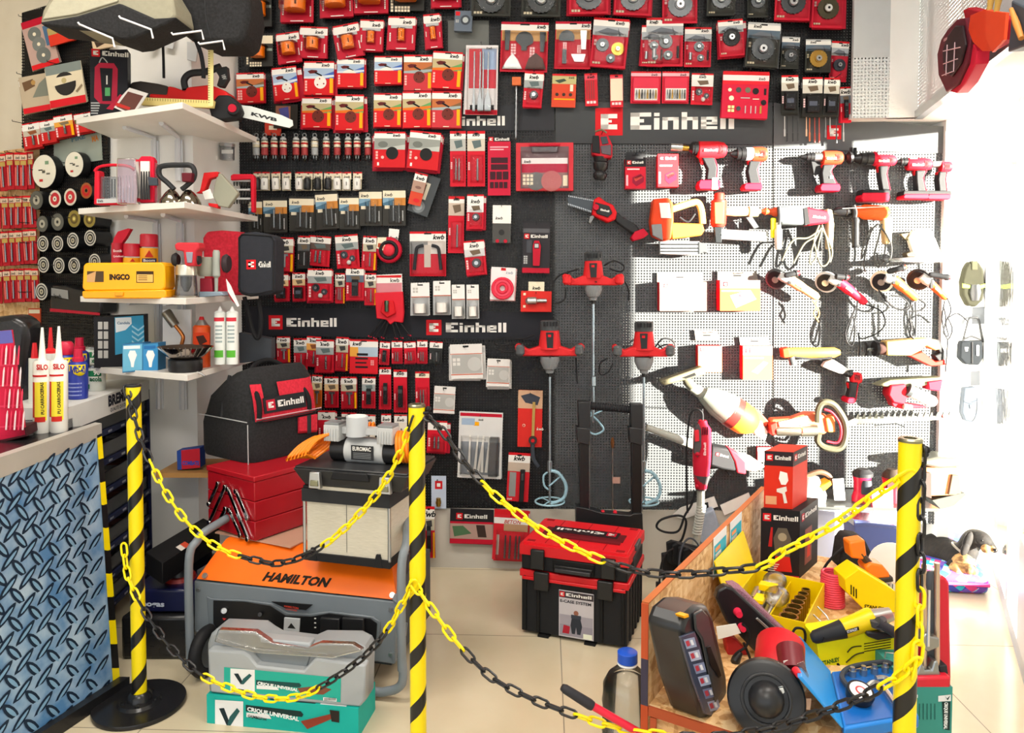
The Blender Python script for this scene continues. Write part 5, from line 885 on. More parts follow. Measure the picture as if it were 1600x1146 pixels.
# grass blower / pole tool
T = TT('leaf_blower', 'black and red cordless blower with pale grey tube, low on board', 'leaf blower', 1100,690)
T.l('tube', (1010,668),(1118,708), [(0,5),(.6,7),(1,8)], .09, 'a8aaa0:c'); T.p('motor_housing', [(1112,697),(1140,702),(1150,722),(1156,738),(1130,734),(1110,728)], .05,.12, 'char', .008); T.p('red_band', [(1138,701),(1152,708),(1166,722),(1166,742),(1152,740),(1148,722)], .05,.125, 'c8303c', .006); T.p('pale_tail', [(1152,708),(1176,716),(1196,730),(1184,738),(1166,736)], .06,.11, 'd8d0b8', .006)
m = MB(); T.logo(m, 1118,712,5,20,.1215,14); m.B('lettering', T.e); whook(1060,698, 'dark wire hook under the blower tube', .05); whook(1134,736, 'dark wire hook under the blower body', .06)
tabbox('small pinkish card pack between the vacuum and the tall carton', 1184,700,1207,722, None, .03, 'b08078', 'd8d4d0', hl='wire hook above the pinkish card pack')
# rotary tool hanging in front of the board
T = TT('rotary_tool', 'red and grey rotary tool hanging vertically with flexible shaft', 'rotary tool', 1097,640,.14)
T.l('motor_housing', (1098,657),(1095,765), [(0,6),(.06,8),(.12,13),(.3,14),(.6,14),(.8,12),(.98,9),(1,7)], .2, 'c41c34', seg=20); T.p('grey_sleeve', [(1086,668),(1092,662),(1096,672),(1096,700),(1090,716),(1084,708),(1085,690)], .225,.243, '4a4446', .004)
T.p('switch', [(1085,673),(1092,672),(1093,690),(1086,691)], .243,.25, 'd02838', .002); T.l('lower_sleeve', (1096,742),(1095,766), [(0,12.6),(1,8)], .2, '4a4446'); T.ball('button', (1089,709),4.5,.235, 'crim'); T.ball('lower_button', (1089,760),3,.225, 'crim')
m = MB(); T.text(m, 'Einhell', 1103,712,3.6,20,.243, 'e8c8c8', -90,.04);
for i in range(3): T.p('', [(1098+i*3.4,668),(1099.5+i*3.4,668),(1099.5+i*3.4,680),(1098+i*3.4,680)], .236,.244, '5a1020', mb=m)
m.B('vents_and_lettering', T.e)
T.t('power_cord', [(1098,657),(1097,645),(1088,640),(1078,650),(1073,700),(1073,760),(1074,800)], 1.5,.2, 'blk2'); T.t('flexible_shaft', [(1095,766),(1094,800),(1089,840),(1083,866)], 6,.2, '9a9a90:c'); T.t('side_cable', [(1087,768),(1080,790),(1070,806),(1060,830),(1040,832),(1026,824),(1034,812),(1060,806),(1072,815),(1066,842),(1058,850)], 1.8,.2, 'blk2')
m = MB();
for i in range(11): T.l('', (1096-i*.7,790+i*4.2),(1096-i*.7,792+i*4.2), [(0,7.4),(1,7.4)], .2, 'c0c0b8:c', mb=m, seg=12)
m.B('shaft_spring', T.e); m = MB(); a = WALL.P(1098,640,0); b = WALL.P(1098,640,.2); m.t([a, b, b+V_((0,0,-.012))], .002, 'blk2', 6,0); tag(m.B('display_hook', None, a), 'long hook from which the rotary tool hangs', 'hook')
T = TT('thin_steel_rod', 'thin steel mixing rod with small pink tag behind trolley handle', 'steel rod', 957,690,.03); T.l('rod', (957,700),(957,806), [(0,1.3),(1,1.3)], .04, 'a8a8a8:m', seg=8); T.l('brass_tip', (957,684),(957,700), [(0,1.5),(.4,3),(1,2)], .04, '6a4018', seg=8); T.p('paper_tag', [(957,746),(969,746),(969,756),(957,756)], .045,.047, 'd8a898', .0003); whook(957,697, 'dark wire hook holding the thin steel rod', .04)
for i, pts in enumerate(([(1050,806),(1063,794),(1116,776),(1122,792),(1068,812)], [(1125,790),(1170,770),(1176,786),(1132,806)])):
    T = TT('glove_pack', ['white cardboard header of the folded gloves, nearer the trolley handle', 'white cardboard header partly behind the particle board'][i], 'gloves', pts[0][0], pts[0][1], .02)
    T.p('header_card', pts, .02,.024, 'white', .0004); m = MB(); cx = (pts[1][0]+pts[2][0])/2+8; cy = (pts[1][1]+pts[2][1])/2+6; T.q(m, [(cx, cy-4),(cx+9, cy-6),(cx+10, cy+2),(cx+5, cy+6),(cx+1, cy+3)], .0245, 'char'); m.B('printed_badge', T.e)
    if i == 0: T.p('folded_fabric', [(1090,806),(1116,796),(1124,820),(1128,850),(1100,856),(1086,840)], .02,.07, '9aa4b4:f', .008)
    whook(pts[1][0]+10, pts[1][1]+4, ['wire hook of the gloves nearer the trolley', 'wire hook of the card behind the board'][i], .02)
# pouches on the recessed wall
RP = PF((2.0,3.93,0),(0,-1,0))
T = Tool('knee_pad', 'dark olive knee pad with lime bands, top item on white wall', 'knee pad', RP, 1522,410)
T.p('pad', [(1508,420),(1514,409),(1530,409),(1537,420),(1541,445),(1536,470),(1526,480),(1512,478),(1504,462),(1503,440)], .003,.04, '25251a:f', .012); T.p('lime_band', [(1504,443),(1516,446),(1516,451),(1504,450)], .04,.043, 'lime', .001); T.p('lime_band', [(1530,446),(1541,443),(1541,449),(1530,452)], .04,.043, 'lime', .001); T.l('center_shell', (1523,445),(1523,470), [(0,7),(.5,9),(1,6)], .035, 'char:c'); T.p('strap_slot', [(1519,408),(1528,408),(1528,422),(1519,422)], .02,.045, '3a3a2c:f', .003)
T = Tool('card_label', 'small pale instruction card between the two dark pads', 'card', RP, 1520,480); T.p('card', [(1500,482),(1539,480),(1539,506),(1499,507)], .003,.006, '6a6e74', 0)
T = Tool('tool_pouch', 'dark grey tool pouch with triangular strap on white wall', 'pouch', RP, 1518,500)
T.p('pocket', [(1503,533),(1536,533),(1537,560),(1530,571),(1510,570),(1500,560),(1501,540)], .003,.04, '14181c:f', .008); T.t('strap', [(1504,535),(1510,512),(1515,498),(1528,498),(1532,515),(1536,535)], 1.6,.02, 'char'); T.t('trim', [(1503,533),(1518,526),(1536,533)], 1.4,.03, 'char'); T.p('buckle', [(1526,540),(1530,540),(1530,556),(1526,556)], .04,.045, 'silver:m', .001); T.t('inner_edge', [(1519,535),(1519,568)], 1,.042, 'blk2', sm=0); T.p('badge', [(1508,543),(1513,543),(1512,549),(1509,549)], .04,.043, 'white', 0)
T = Tool('knife_sheath', 'slim grey sheath under a printed card, lowest on white wall', 'sheath', RP, 1516,580)
T.p('header_card', [(1505,581),(1531,580),(1531,602),(1505,604)], .003,.006, '6a6e74', 0); T.p('sheath', [(1507,606),(1525,605),(1527,622),(1525,650),(1518,660),(1508,658),(1503,645),(1505,622)], .003,.035, '3a4048:f', .006); T.t('seam', [(1506,627),(1516,630),(1526,627)], 1.2,.035, 'slate'); T.p('badge', [(1515,633),(1520,633),(1519,639),(1516,639)], .035,.038, 'slate', 0); T.t('edge', [(1505,625),(1503,645),(1510,658),(1520,658),(1526,645),(1527,622)], 1,.03, 'slate')
# objects by the soffit and the window
SP = PF((c0.x-.03, c0.y, 0), V_((-(c0-c1).y, (c0-c1).x, 0)) if V_((-(c0-c1).y, (c0-c1).x, 0)).x < 0 else V_(((c0-c1).y, -(c0-c1).x, 0)))
m = MB()
def sp(px, py, off=.03): return SP.P(px, py, off)
T = Tool('dust_cover', 'round clear bag of red goods hanging on the perforated soffit', 'bag of masks', SP, 1490,60)
def leaf(T, pts, a, b, key, name, bev=.004):
    f = [SP.P(x, y, b) for x, y in pts]; k = SP.n*(b-a); m = MB(); m.hexa([v-k for v in f], f, key); return m.B(name, T.e, bevel=bev)
leaf(T, [(1480,46),(1495,30),(1508,28),(1516,60),(1510,100),(1495,132),(1478,144),(1466,118),(1464,85),(1470,62)], .02,.06, '5a1a28', 'bag')
leaf(T, [(1480,56),(1492,40),(1503,40),(1508,70),(1500,100),(1486,120),(1474,110),(1472,80)], .06,.068, '2c2024', 'dark_print')
m = MB(); T.text(m, 'vexo', 1480,62,6,20,.0690, 'c8a0a0', -8,.03); m.B('lettering', T.e)
for pts in ([(1474,80),(1500,74)], [(1474,100),(1496,92)], [(1472,118),(1488,112)], [(1480,70),(1478,118)], [(1492,66),(1490,112)]): T.t('clear_rib', pts, .8,.07, 'c8a8b0', sm=0)
leaf(T, [(1508,40),(1526,80),(1524,100),(1508,130),(1494,146),(1480,142),(1500,118),(1512,90)], .015,.05, 'c41c38', 'red_side', .003)
T = Tool('trowel', 'pair of orange red blades hanging with wooden handles', 'scraper', SP, 1545,20)
leaf(T, [(1516,24),(1540,14),(1556,18),(1572,22),(1566,60),(1548,80),(1535,80),(1520,66),(1513,48)], .05,.058, 'cc3a18', 'blade', .001)
leaf(T, [(1540,16),(1572,20),(1568,62),(1550,82),(1540,60)], .062,.07, 'd04420', 'blade', .001)
T.l('handle', (1546,16),(1550,-10), [(0,4),(.3,4),(1,6)], .055, 'b89a50'); T.l('handle', (1557,18),(1562,-10), [(0,4),(.3,4),(1,6)], .065, 'b89a50')
T = Tool('red_mesh_pack', 'dark red mesh bundle behind the orange blades', 'mesh bag', SP, 1560,60); leaf(T, [(1504,16),(1512,12),(1578,30),(1572,62),(1545,78),(1524,74),(1510,40)], .012,.04, 'a01c28:f', 'mesh', .004)
T = Tool('hanging_brush', 'dark brush with brown handle at the top right corner', 'brush', SP, 1590,40); leaf(T, [(1580,0),(1600,10),(1620,60),(1600,72),(1574,82),(1578,50)], .06,.12, 'slate', 'bristle_head'); T.l('handle', (1580,14),(1596,60), [(0,3),(.5,5),(1,4)], .13, 'b87838')
T = Tool('awning_tube', 'pale grey roller tube slanting across the window head', 'roller tube', PF(gl(.7)+V_((-.1,0,0)),(-.9,-.45,0)),1570,230); T.l('tube', (1552,262),(1612,170), [(0,8),(1,12)], .0, 'b8b0a8'); T.l('end_cap', (1592,196),(1620,186), [(0,8),(.3,12),(1,12)], .03, 'a89a90')
# ------------------------------------------------------------------ the room in front of the wall
def PY(y): return PF((0, y, 0),(0,-1,0))
def at_z(name, label, cat, px, py, z, group=None):
    "tool on a plane facing the viewer whose base stands at height z under pixel px,py"
    b = Zp(px, py, z); return Tool(name, label, cat, PY(b.y), px, py, 0, group)
def rotbox(T, name, pts_z, key, bevel=0): pass
# striped posts with round bases
def post_stand(label, X, Y, h, top):
    e = thing('barrier_post', label, 'barrier post', (X, Y, 0))
    m = MB(); m.l((0,0,.012),(0,0, h), [(0,.0205),(1,.0205)], 'hazard_spiral', 24); m.B('striped_tube', e)
    m = MB(); m.l((0,0, h-.001),(0,0, h+.006), [(0,.0215),(.6,.022),(1,.019),(1,.012),(.2,.012)], top, 20); m.B('rim', e)
    m = MB(); m.l((0,0,0),(0,0,.022), [(0,.128),(.3,.13),(.6,.128),(.62,.062),(1,.056)], 'blk2:g', 48); m.l((0,0,.02),(0,0,.045), [(0,.036),(.6,.034),(1,.024)], 'blk2:g', 24)
    for i in range(5): a = i*1.256; m.cyl((.046*math.cos(a),.046*math.sin(a),.021),(.046*math.cos(a),.046*math.sin(a),.026),.006, 'dgrey:m', None, 6)
    m.B('disc_base', e); return e
PL = (D(206,800,2.21).x, 2.21); PC = (D(652,800,1.855).x, 1.855); PR = (D(1420,800,1.42).x, 1.42)
post_stand('yellow and black striped post on black disc base, left front', PL[0]+.012, PL[1], .962, 'char'); post_stand('yellow and black striped post in the middle, between generator and stacked cases', PC[0], PC[1], .965, 'olive:m'); post_stand('yellow and black striped post nearest the viewer at the right', PR[0], PR[1], .975, 'olive:m')
for (X, Y, z, lb) in ((PL[0]-.012, PL[1], .95, 'black clip at the top of the left post'),(PC[0]+.02, PC[1], .95, 'black clip at the top of the middle post'),(PR[0]+.022, PR[1], .95, 'black clip at the top of the right post')):
    m = MB(); o = V_((X, Y, z)); m.torus(o, (0,0,1),.009,.004, 'blk2', 12,6); m.ball(o+V_((.008,0,.008)),.008, 'blk2', 10,6); tag(m.B('chain_clip', None, o), lb, 'clip')
LINK = {}
def link_mesh(key):
    if key not in LINK:
        m = MB(); pts = []
        for i in range(16):
            a = 2*math.pi*i/16; pts.append((.0085*math.cos(a),0,.0125*math.sin(a)+(.008 if math.sin(a) > 0 else -.008)))
        m.t(pts, .0032, key, 6,0, closed=True); ob = m.B('chain_link'); LINK[key] = ob.data; bpy.data.objects.remove(ob)
    return LINK[key]
def chain(label, pts, y0, y1, cols, bow=0):
    "cols: [(px_limit_fraction, key)] along the length"
    P = []; x0, x1 = pts[0][0], pts[-1][0]; n = len(pts)
    L = [0]
    for i in range(1, n): L.append(L[-1]+math.dist(pts[i], pts[i-1]))
    for i, (x, y) in enumerate(pts):
        t = L[i]/L[-1]; P.append(D(x, y, y0+(y1-y0)*t+bow*math.sin(math.pi*t)))
    P = smooth_path(P, 24); e = thing('plastic_chain', label, 'chain', P[0])
    d = 0; nxt = 0; k = 0; tot = sum((P[i+1]-P[i]).length for i in range(len(P)-1))
    for i in range(len(P)-1):
        seg = (P[i+1]-P[i]).length
        while nxt <= d+seg:
            c = P[i].lerp(P[i+1], (nxt-d)/seg); t = (P[min(i+2, len(P)-1)]-P[max(i-1,0)]).normalized()
            key = next(kk for lim, kk in cols if nxt/tot <= lim); ob = bpy.data.objects.new('chain_link', link_mesh(key)); COL.objects.link(ob); ob.parent = e
            q = t.to_track_quat('Z', 'Y'); ob.rotation_mode = 'QUATERNION'; ob.rotation_quaternion = q @ Matrix.Rotation(R(40+90*(k % 2)),3, 'Z').to_quaternion(); ob.location = c-P[0]
            ob['label'] = 'yellow plastic link' if key[0] == 'y' else 'black plastic link'; nxt += .0335; k += 1
        d += seg
    return e
YK, BK = 'yellow:c', 'blk2:c'; MATS[YK] = mat('f2dc00:c')
chain('plastic chain hanging from left post top to middle post top', [(199,612),(215,670),(232,715),(262,775),(300,825),(345,858),(400,876),(440,880),(490,862),(540,825),(590,770),(625,710),(645,652)], 2.19,1.83, [(.17, BK),(.46, YK),(.66, BK),(.97, YK),(1.1, BK)])
chain('plastic chain hanging low from left post to middle post', [(194,860),(200,900),(220,945),(260,1005),(310,1052),(370,1080),(420,1092),(470,1088),(520,1062),(570,1025),(605,985),(628,945),(645,914)], 2.18,1.83, [(.12, YK),(.36, BK),(.66, YK),(.87, BK),(1.1, YK)], bow=-.03)
chain('plastic chain sagging from middle post top to right post', [(664,650),(690,672),(720,715),(750,750),(780,780),(840,825),(900,858),(960,883),(1010,895),(1070,898),(1130,893),(1190,885),(1220,865),(1300,822),(1370,772),(1428,735)], 1.85,1.40, [(.17, BK),(.43, YK),(.695, BK),(1.1, YK)])
chain('plastic chain sagging low from middle post to right post', [(650,918),(680,960),(720,1012),(770,1060),(830,1092),(900,1118),(960,1136),(1040,1150),(1120,1152),(1200,1140),(1290,1112),(1350,1088),(1400,1060),(1436,1030)], 1.83,1.38, [(.14, YK),(.38, BK),(.56, YK),(.93, BK),(1.1, YK)])
chain('plastic chain hanging straight down beside the right post', [(1440,712),(1438,800),(1437,900),(1436,1000),(1428,1050)], 1.41,1.39, [(.62, BK),(1.1, YK)])
# counter with printed plate panel
CT = .79; TL = Zp(-60,743, CT); TR = Zp(157,668, CT); BR = Zp(187,1075,0); BL = Zp(-140,1303,0)
e = thing('shop_counter', 'shop counter clad in blue diamond plate print with black top', 'counter', BR, world=True)
inn = V_((-.02,.005,0)); back = [V_((-2.4,2.85,0)), V_((-1.75,2.85,0))]
m = MB(); m.hexa([BL+inn, BR+inn, V_((-1.40,2.375,0)), V_((-2.6,2.34,0))], [TL+inn, TR+inn, V_((-1.42,2.38, CT)), V_((-2.6,2.34, CT))], '6a6a66'); m.B('counter_body', e)
m = MB(); m.hexa([TL, TR, V_((-1.43,2.385, CT)), V_((-2.6,2.34, CT))], [p+V_((0,0,.012)) for p in (TL, TR, V_((-1.43,2.385, CT)), V_((-2.6,2.34, CT)))], 'blk2:g'); m.B('black_top', e)
m = MB(); nn = V_((.006,-.003,0)); m.hexa([TL+nn+V_((0,0,-.045)), TR+nn+V_((0,0,-.03)), TR-nn*4+V_((0,0,-.03)), TL-nn*4+V_((0,0,-.045))], [TL+nn+V_((0,0,.014)), TR+nn+V_((0,0,.014)), TR-nn*4+V_((0,0,.014)), TL-nn*4+V_((0,0,.014))], 'b0aca4:c'); m.B('edge_rail', e)
def face(s, t): return (TL.lerp(TR, s)).lerp(BL.lerp(BR, s), t)
fn = (TR-TL).cross(BL-TL).normalized(); fn = fn if fn.x > 0 else -fn
m = MB(); NG = 14; m.add([face(i/NG, .03+.97*j/NG) for j in range(NG+1) for i in range(NG+1)], [(j*(NG+1)+i, j*(NG+1)+i+1,(j+1)*(NG+1)+i+1,(j+1)*(NG+1)+i) for j in range(NG) for i in range(NG)], 'plate_print')
rw, rc = 22,15
for j in range(rw):
    for i in range(-6, rc+2):
        s = (i+.5*(j % 2))/9.0; t = .05+(j+.3)/rw
        a = R(35 if (j % 2) == 0 else -52); L_ = .040; W_ = .0125
        c = face(s, t); ux = (face(s+.01, t)-c).normalized(); uz = V_((0,0,1))
        if not (0.01 < s < .93 and .06 < t < .99): continue
        dx = ux*math.cos(a)+uz*math.sin(a); dy = -ux*math.sin(a)+uz*math.cos(a)
        for sc, of, key in ((1.0,.002, '1c2c40'),(.66,.003, '7ba3c4')):
            pts = []
            for q in range(12):
                an = 2*math.pi*q/12; pts.append(c+fn*of+dx*math.cos(an)*L_*sc+dy*math.copysign(abs(math.sin(an))**1.3, math.sin(an))*W_*(sc if sc == 1 else .42))
            m.add(pts, [list(range(12))], key)
m.B('diamond_plate_panel', e)
m = MB(); a0, a1 = TL.lerp(TR, .955), TR; b0, b1 = BL.lerp(BR, .955), BR; m.add([a0.lerp(b0,.02)+fn*.003, a1.lerp(b1,.02)+fn*.003, b1+fn*.003, b0+fn*.003], [(0,1,2,3)], 'hazard_flat'); m.B('hazard_tape', e)
m = MB(); m.hexa([BL+fn*.012, BR+fn*.012+V_((.02,0,0)), BR, BL], [BL+fn*.012+V_((0,0,.05)), BR+fn*.012+V_((.02,0,.035)), BR+V_((0,0,.035)), BL+V_((0,0,.05))], 'blk2:c'); m.B('skirting', e)
# things on the counter
def tube_stand(name, label, cat, px, yb, z, parts, group=None):
    T = at_z(name, label, cat, px, yb, z, group)
    for nm, y0, y1, prof, key in parts: T.l(nm, (px, y0),(px, y1), prof, 0, key)
    return T
CZ = CT+.012
for px, yb, tip, lb, off in ((66,676,512, 'white sealant cartridge with red yellow label, left front one', 0),(92,675,510, 'white sealant cartridge with red yellow label, right front one', 1)):
    T = tube_stand('sealant_cartridge', lb, 'sealant cartridge', px, yb, CZ, [('body', yb, yb-112, [(0,11.5),(.02,12.5),(.97,12.5),(1,10)], 'e6e4dc:c'),('nozzle', yb-112, tip, [(0,7),(.1,5),(1,1.8)], 'e8e8e0:c')], 'sealant cartridges in front')
    m = MB(); k = T.pf.k(px, yb);
    def wrap(T, m, px, y, u0, u1, v0, v1, key, r=12.7):
        n = 6; pts = []
        for q in range(n+1):
            a = u0+(u1-u0)*q/n; pts.append((a, 0))
        V = []
        for v in (v0, v1):
            for a, _ in pts:
                c = T.pf.P(px, v, 0); V.append(c+T.pf.ex*math.sin(R(a))*r*T.pf.k(px, v)+T.pf.n*math.cos(R(a))*r*T.pf.k(px, v))
        m.add(V, [(i, i+1, n+2+i, n+1+i) for i in range(n)], key)
    wrap(T, m, px, 0,-20,60, yb-20, yb-80, 'f0e040'); wrap(T, m, px, 0,-45,-20, yb-25, yb-80, 'c83028', 12.75); wrap(T, m, px, 0,-20,50, yb-18, yb-26, 'c83028', 12.8); wrap(T, m, px, 0,-60,60, yb-88, yb-91, 'c02020', 12.75)
    T.text(m, 'SILO', px-9, yb-98,8,18,.0262, 'c02020', bold=.04); T.text(m, 'PU CARROCERIAS', px+3, yb-28,5,50,.0262, '2a2a2a', -90,.03); m.B('printed_label', T.e)
tube_stand('sealant_cartridge', 'white cartridge with red nozzle behind the two front cartridges', 'sealant cartridge', 79,634,.868, [('body', 634,552, [(0,11),(1,11)], 'd8dcd8'),('red_nozzle', 552,512, [(0,9),(.1,9),(.2,4),(1,2)], 'red:c')])
tube_stand('sealant_cartridge', 'white cartridge with red cap, left rear beside the card stand', 'sealant cartridge', 54,630,.868, [('body', 630,560, [(0,8),(1,8)], 'd0d4cc'),('red_cap', 560,536, [(0,5),(1,3)], 'red:c')])
for px, yb, cap, lb in ((122,623,545, 'blue yellow spray can with red cap, nearest one'),(124,612,528, 'blue yellow spray can with red cap, right rear one'),(103,622,534, 'blue spray can with wide red cap, left rear one')):
    T = tube_stand('spray_can', lb, 'spray can', px, yb, .868, [('can_body', yb, cap+20, [(0,13),(.02,14),(.9,14),(.96,12),(1,9)], '2a3a98:c'),('red_cap', cap+20, cap, [(0,8.5),(.3,8.5),(.35,6.5),(1,6)] if px != 103 else [(0,10),(.2,11),(.8,11),(1,8)], 'c81c40:c')], 'blue spray cans on the counter')
    m = MB(); wrap(T, m, px, 0,-75,75, cap+24, cap+34, 'f2d800', 14.1); m.ball(T.pf.P(px, cap+36,.02),(.024,.012,.016), 'f2d800'); T.text(m, 'WD-40', px-11, cap+38,8,22,.0345, '20308a', bold=.04)
    for q in range(4): wrap(T, m, px, 0,-50,50, cap+52+q*6, cap+54+q*6, '8a96c8', 14.1)
    m.B('printed_label', T.e)
for px, yb, y1, lb in ((150,602,574, 'white green tin with number ninety, lower front tin'),(146,585,545, 'white green tin with silver lid, rear tin')):
    T = tube_stand('glue_tin', lb, 'tin', px, yb+(8 if px == 150 else 10),.868, [('can_body', yb+(8 if px == 150 else 10), y1, [(0,13),(.03,13.6),(.96,13.6),(1,13)], 'd8dcd4:c'),('lid', y1, y1-3, [(0,13.8),(.5,13.8),(.6,11),(1,11)], 'silver:m')])
    m = MB(); wrap(T, m, px, 0,-60,60, y1+4, y1+13, '1f7a4c', 13.8); T.text(m, '90', px-4, y1+12,7,10,.033, 'white', bold=.04); T.text(m, 'acola', px-10, y1+22,7,19,.033, '1a5a3a', bold=.04); wrap(T, m, px, 0,-60,-10, y1+25, y1+32, '1f7a4c', 13.8); m.B('printed_label', T.e)
T = Tool('pencil_display_card', 'slanted red card stand filled with white red pencils', 'display card', PF(D(20,690,2.2),(.25,-.97,0)),20,690)
T.p('card_board', [(-30,520),(18,516),(40,680),(-30,695)], -.012,0, 'c81c40', .001); m = MB(); T.q(m, [(-30,520),(18,516),(21,536),(-30,540)], .0006, '5a5aa0')
for j in range(4): T.q(m, [(-30+j*2,572+j*32),(24+j*4,568+j*32),(24+j*4,571+j*32),(-30,575+j*32)], .0012, 'd83a58')
m.B('printed_board', T.e)
for j in range(4):
    for i in range(5): T.l('pencil', (2+i*6.5+j*2.5,570+j*34),(4+i*6.5+j*2.6,540+j*34), [(0,1.3),(.8,1.3),(1,.4)], .006, 'e8d0d4' if (i+j) % 2 else 'd83a58', seg=6)
T.p('card_foot', [(-30,680),(40,668),(42,682),(-30,700)], -.1,0, '3a0a14', .001)
T = Tool('black_bag_roll', 'black plastic wrapped roll behind the card stand', 'roll', PY(2.5),10,520); T.p('bag', [(-30,498),(20,492),(40,505),(42,530),(34,580),(30,620),(28,650),(-30,660)], -.1,0, 'blk2:g', .02)
# white topped drawer cabinet
z = .86; P0 = Zp(107,641, z); P1 = Zp(236,596, z); dv = (P1-P0); dl = dv.length; ang = math.atan2(dv.y, dv.x)
e = thing('drawer_cabinet', 'white topped cabinet of clear parts drawers in dark blue frame', 'drawer cabinet', (P0.x, P0.y, 0),(0,0, ang))
m = MB(); m.box((dl/2,.2, z-.03),(dl, .4,.075), 'd8d8d4'); m.text('BREMEN', dl*.42, z-.036,.036,-.0008, '1a1a2a', .05,0); m.text('QUALITE QUI DURE', dl*.44, z-.058,.012,-.0008, '3a3a4a', .02,0); m.B('cabinet_top', e, bevel=.002)
m = MB(); m.box((dl-.012,.2,.44),(.024,.4,.78), 'navy:c'); m.box((0.012,.2,.44),(.024,.4,.78), 'navy:c'); m.box((dl/2,.37,.44),(dl, .02,.78), 'navy:c'); m.B('frame', e)
for i in range(7):
    zz = .775-i*.105; m = MB(); m.box((dl/2,.19, zz-.045),(dl-.05,.34,.006), '9aa0b0'); m.box((dl/2,.012, zz-.01),(dl-.05,.006,.07), 'smoke'); m.box((dl/2,.006, zz-.04),(dl-.05,.012,.018), '1c2240')
    for q in range(6): m.box((.08+q*(dl-.14)/5,.001, zz-.04),(.03,.002,.008), 'b8bcc8'); m.box((.08+q*(dl-.14)/5,.09, zz-.028),(.07,.1,.03), ['8a5a5a', '5a5a60', 'a0a0a0', '7a4a3a'][(q+i) % 4])
    m.B('drawer', e)
# corner shelves with brackets
SH = [(1.856,0),(1.531,1),(1.212,2),(.957,3)]
for z, i in SH:
    pts = [(-1.576,2.755),(-1.08,2.5),(-1.05,3.13),(-1.21,3.13),(-1.252,2.975),(-1.372,2.975),(-1.60,3.06)]
    e = thing('corner_shelf', ['topmost white corner shelf, under the chainsaw', 'second white corner shelf, under the drill bit sets', 'third white corner shelf, under the yellow case', 'lowest white corner shelf, under camping stove'][i], 'shelf', (-1.25,2.85, z), world=True)
    m = MB(); m.hexa([(x, y, z-.021) for x, y in pts], [(x, y, z) for x, y in pts], 'laminate'); m.B('shelf_board', e, bevel=.001)
    for q, (wx, wy, dx, dy) in enumerate(((-1.40,2.99,-.02,-.2),(-1.30,2.975,.05,-.26))):
        m = MB(); m.t([(wx+dx, wy+dy, z-.026),(wx, wy-.012, z-.03),(wx, wy-.012, z-.2)], .009, 'd0d2d6:c', 6,0); m.box((wx, wy-.006, z-.12),(.03,.006,.16), 'd0d2d6:c'); m.B('bracket', e)
m = MB(); a = Zp(262,738,.55); e = thing('wall_shelf', 'small wooden wall shelf low on the white column', 'shelf', a, world=True); m.box(a+V_((.09,.1,-.01)),(.26,.22,.018), 'wood'); m.B('shelf_board', e)
T = Tool('small_box', 'small blue and red box on the wooden shelf under the bag', 'box', PY(a.y+.02),295,733); T.p('carton', [(276,705),(312,700),(313,731),(277,735)], -.05,0, '2a4a98', .001); m = MB(); T.q(m, [(283,704),(312,701),(313,731),(284,734)], .0006, 'c02434'); T.text(m, 'COMBATE', 285,727,6,26,.001, '2a4ab0', 0,.05); m.B('printed_front', T.e)
# topmost shelf
T = Tool('charger_box', 'tall black box with red charger picture on topmost shelf', 'box', PF(D(140,180,2.74),(.28,-.96,0)),168,180)
T.p('carton', [(140,78),(199,77),(200,181),(141,183)], -.06,0, '1e1e24', .001); m = MB(); T.logo(m, 143,88,12,53,.001); T.q(m, [(148,105),(155,98),(178,99),(184,108),(183,155),(174,163),(156,162),(147,152)], .001, 'b0203c'); T.q(m, [(156,106),(176,107),(174,158),(160,158)], .0015, '1a1a1e'); T.q(m, [(164,137),(172,137),(172,150),(164,150)], .002, '58a868'); T.q(m, [(166,118),(168,118),(168,132),(166,132)], .002, 'white')
for q in range(5): T.q(m, [(139+3,160+q*4),(139+18-q, 160+q*4),(139+18-q, 162+q*4),(139+3,162+q*4)], .001, 'lgrey')
T.t('', [(155,98),(160,90),(168,98)], .8,.001, 'lgrey', mb=m); m.B('printed_front', T.e)
T = Tool('chainsaw', 'red cordless chainsaw with black handles lying on topmost shelf', 'chainsaw', PY(2.85),320,165)
T.p('rear_handle', [(200,140),(204,128),(218,126),(245,130),(262,134),(265,150),(240,156),(215,150),(202,150)], -.04,.03, '3a3430', .008); T.p('motor_housing', [(262,134),(272,136),(288,142),(292,136),(328,132),(352,142),(360,152),(335,165),(262,158),(232,152),(234,146),(260,148)], -.05,.04, 'c81c1c', .006)
T.t('front_handle', [(290,140),(288,125),(298,115),(322,112),(345,104)], 5.5,.02, 'char'); T.p('hand_guard', [(334,107),(354,103),(356,122),(348,136),(338,134),(342,120)], .0,.03, 'char', .004); m = MB(); T.text(m, '18V', 346,118,6,8,.0305, 'lgrey', 70,.04); m.B('lettering', T.e)
T.p('sprocket_cover', [(325,166),(340,148),(358,148),(372,160),(378,175),(372,185),(345,188),(330,184)], -.0,.05, '242426', .008); T.l('chain_knob', (368,168),(366,166), [(0,12),(.5,12),(1,9)], .06, 'red') if False else None
m = MB(); o = T.pf.P(366,171,.05); m.cyl(o, o+V_((.002,-.018,0)),.026, 'blk2', .022); m.cyl(o+V_((-.0,-.016,.0)), o+V_((0,-.022,0)),.015, 'crim'); m.B('tension_knob', T.e)
T.p('guide_bar', [(374,164),(392,166),(440,180),(457,188),(458,196),(452,200),(372,182)], .015,.019, 'c8ccc8:c', .0005); m = MB(); T.text(m, 'KWB', 392,180,5,42,.0195, 'char', 14,.05); m.B('bar_print', T.e)
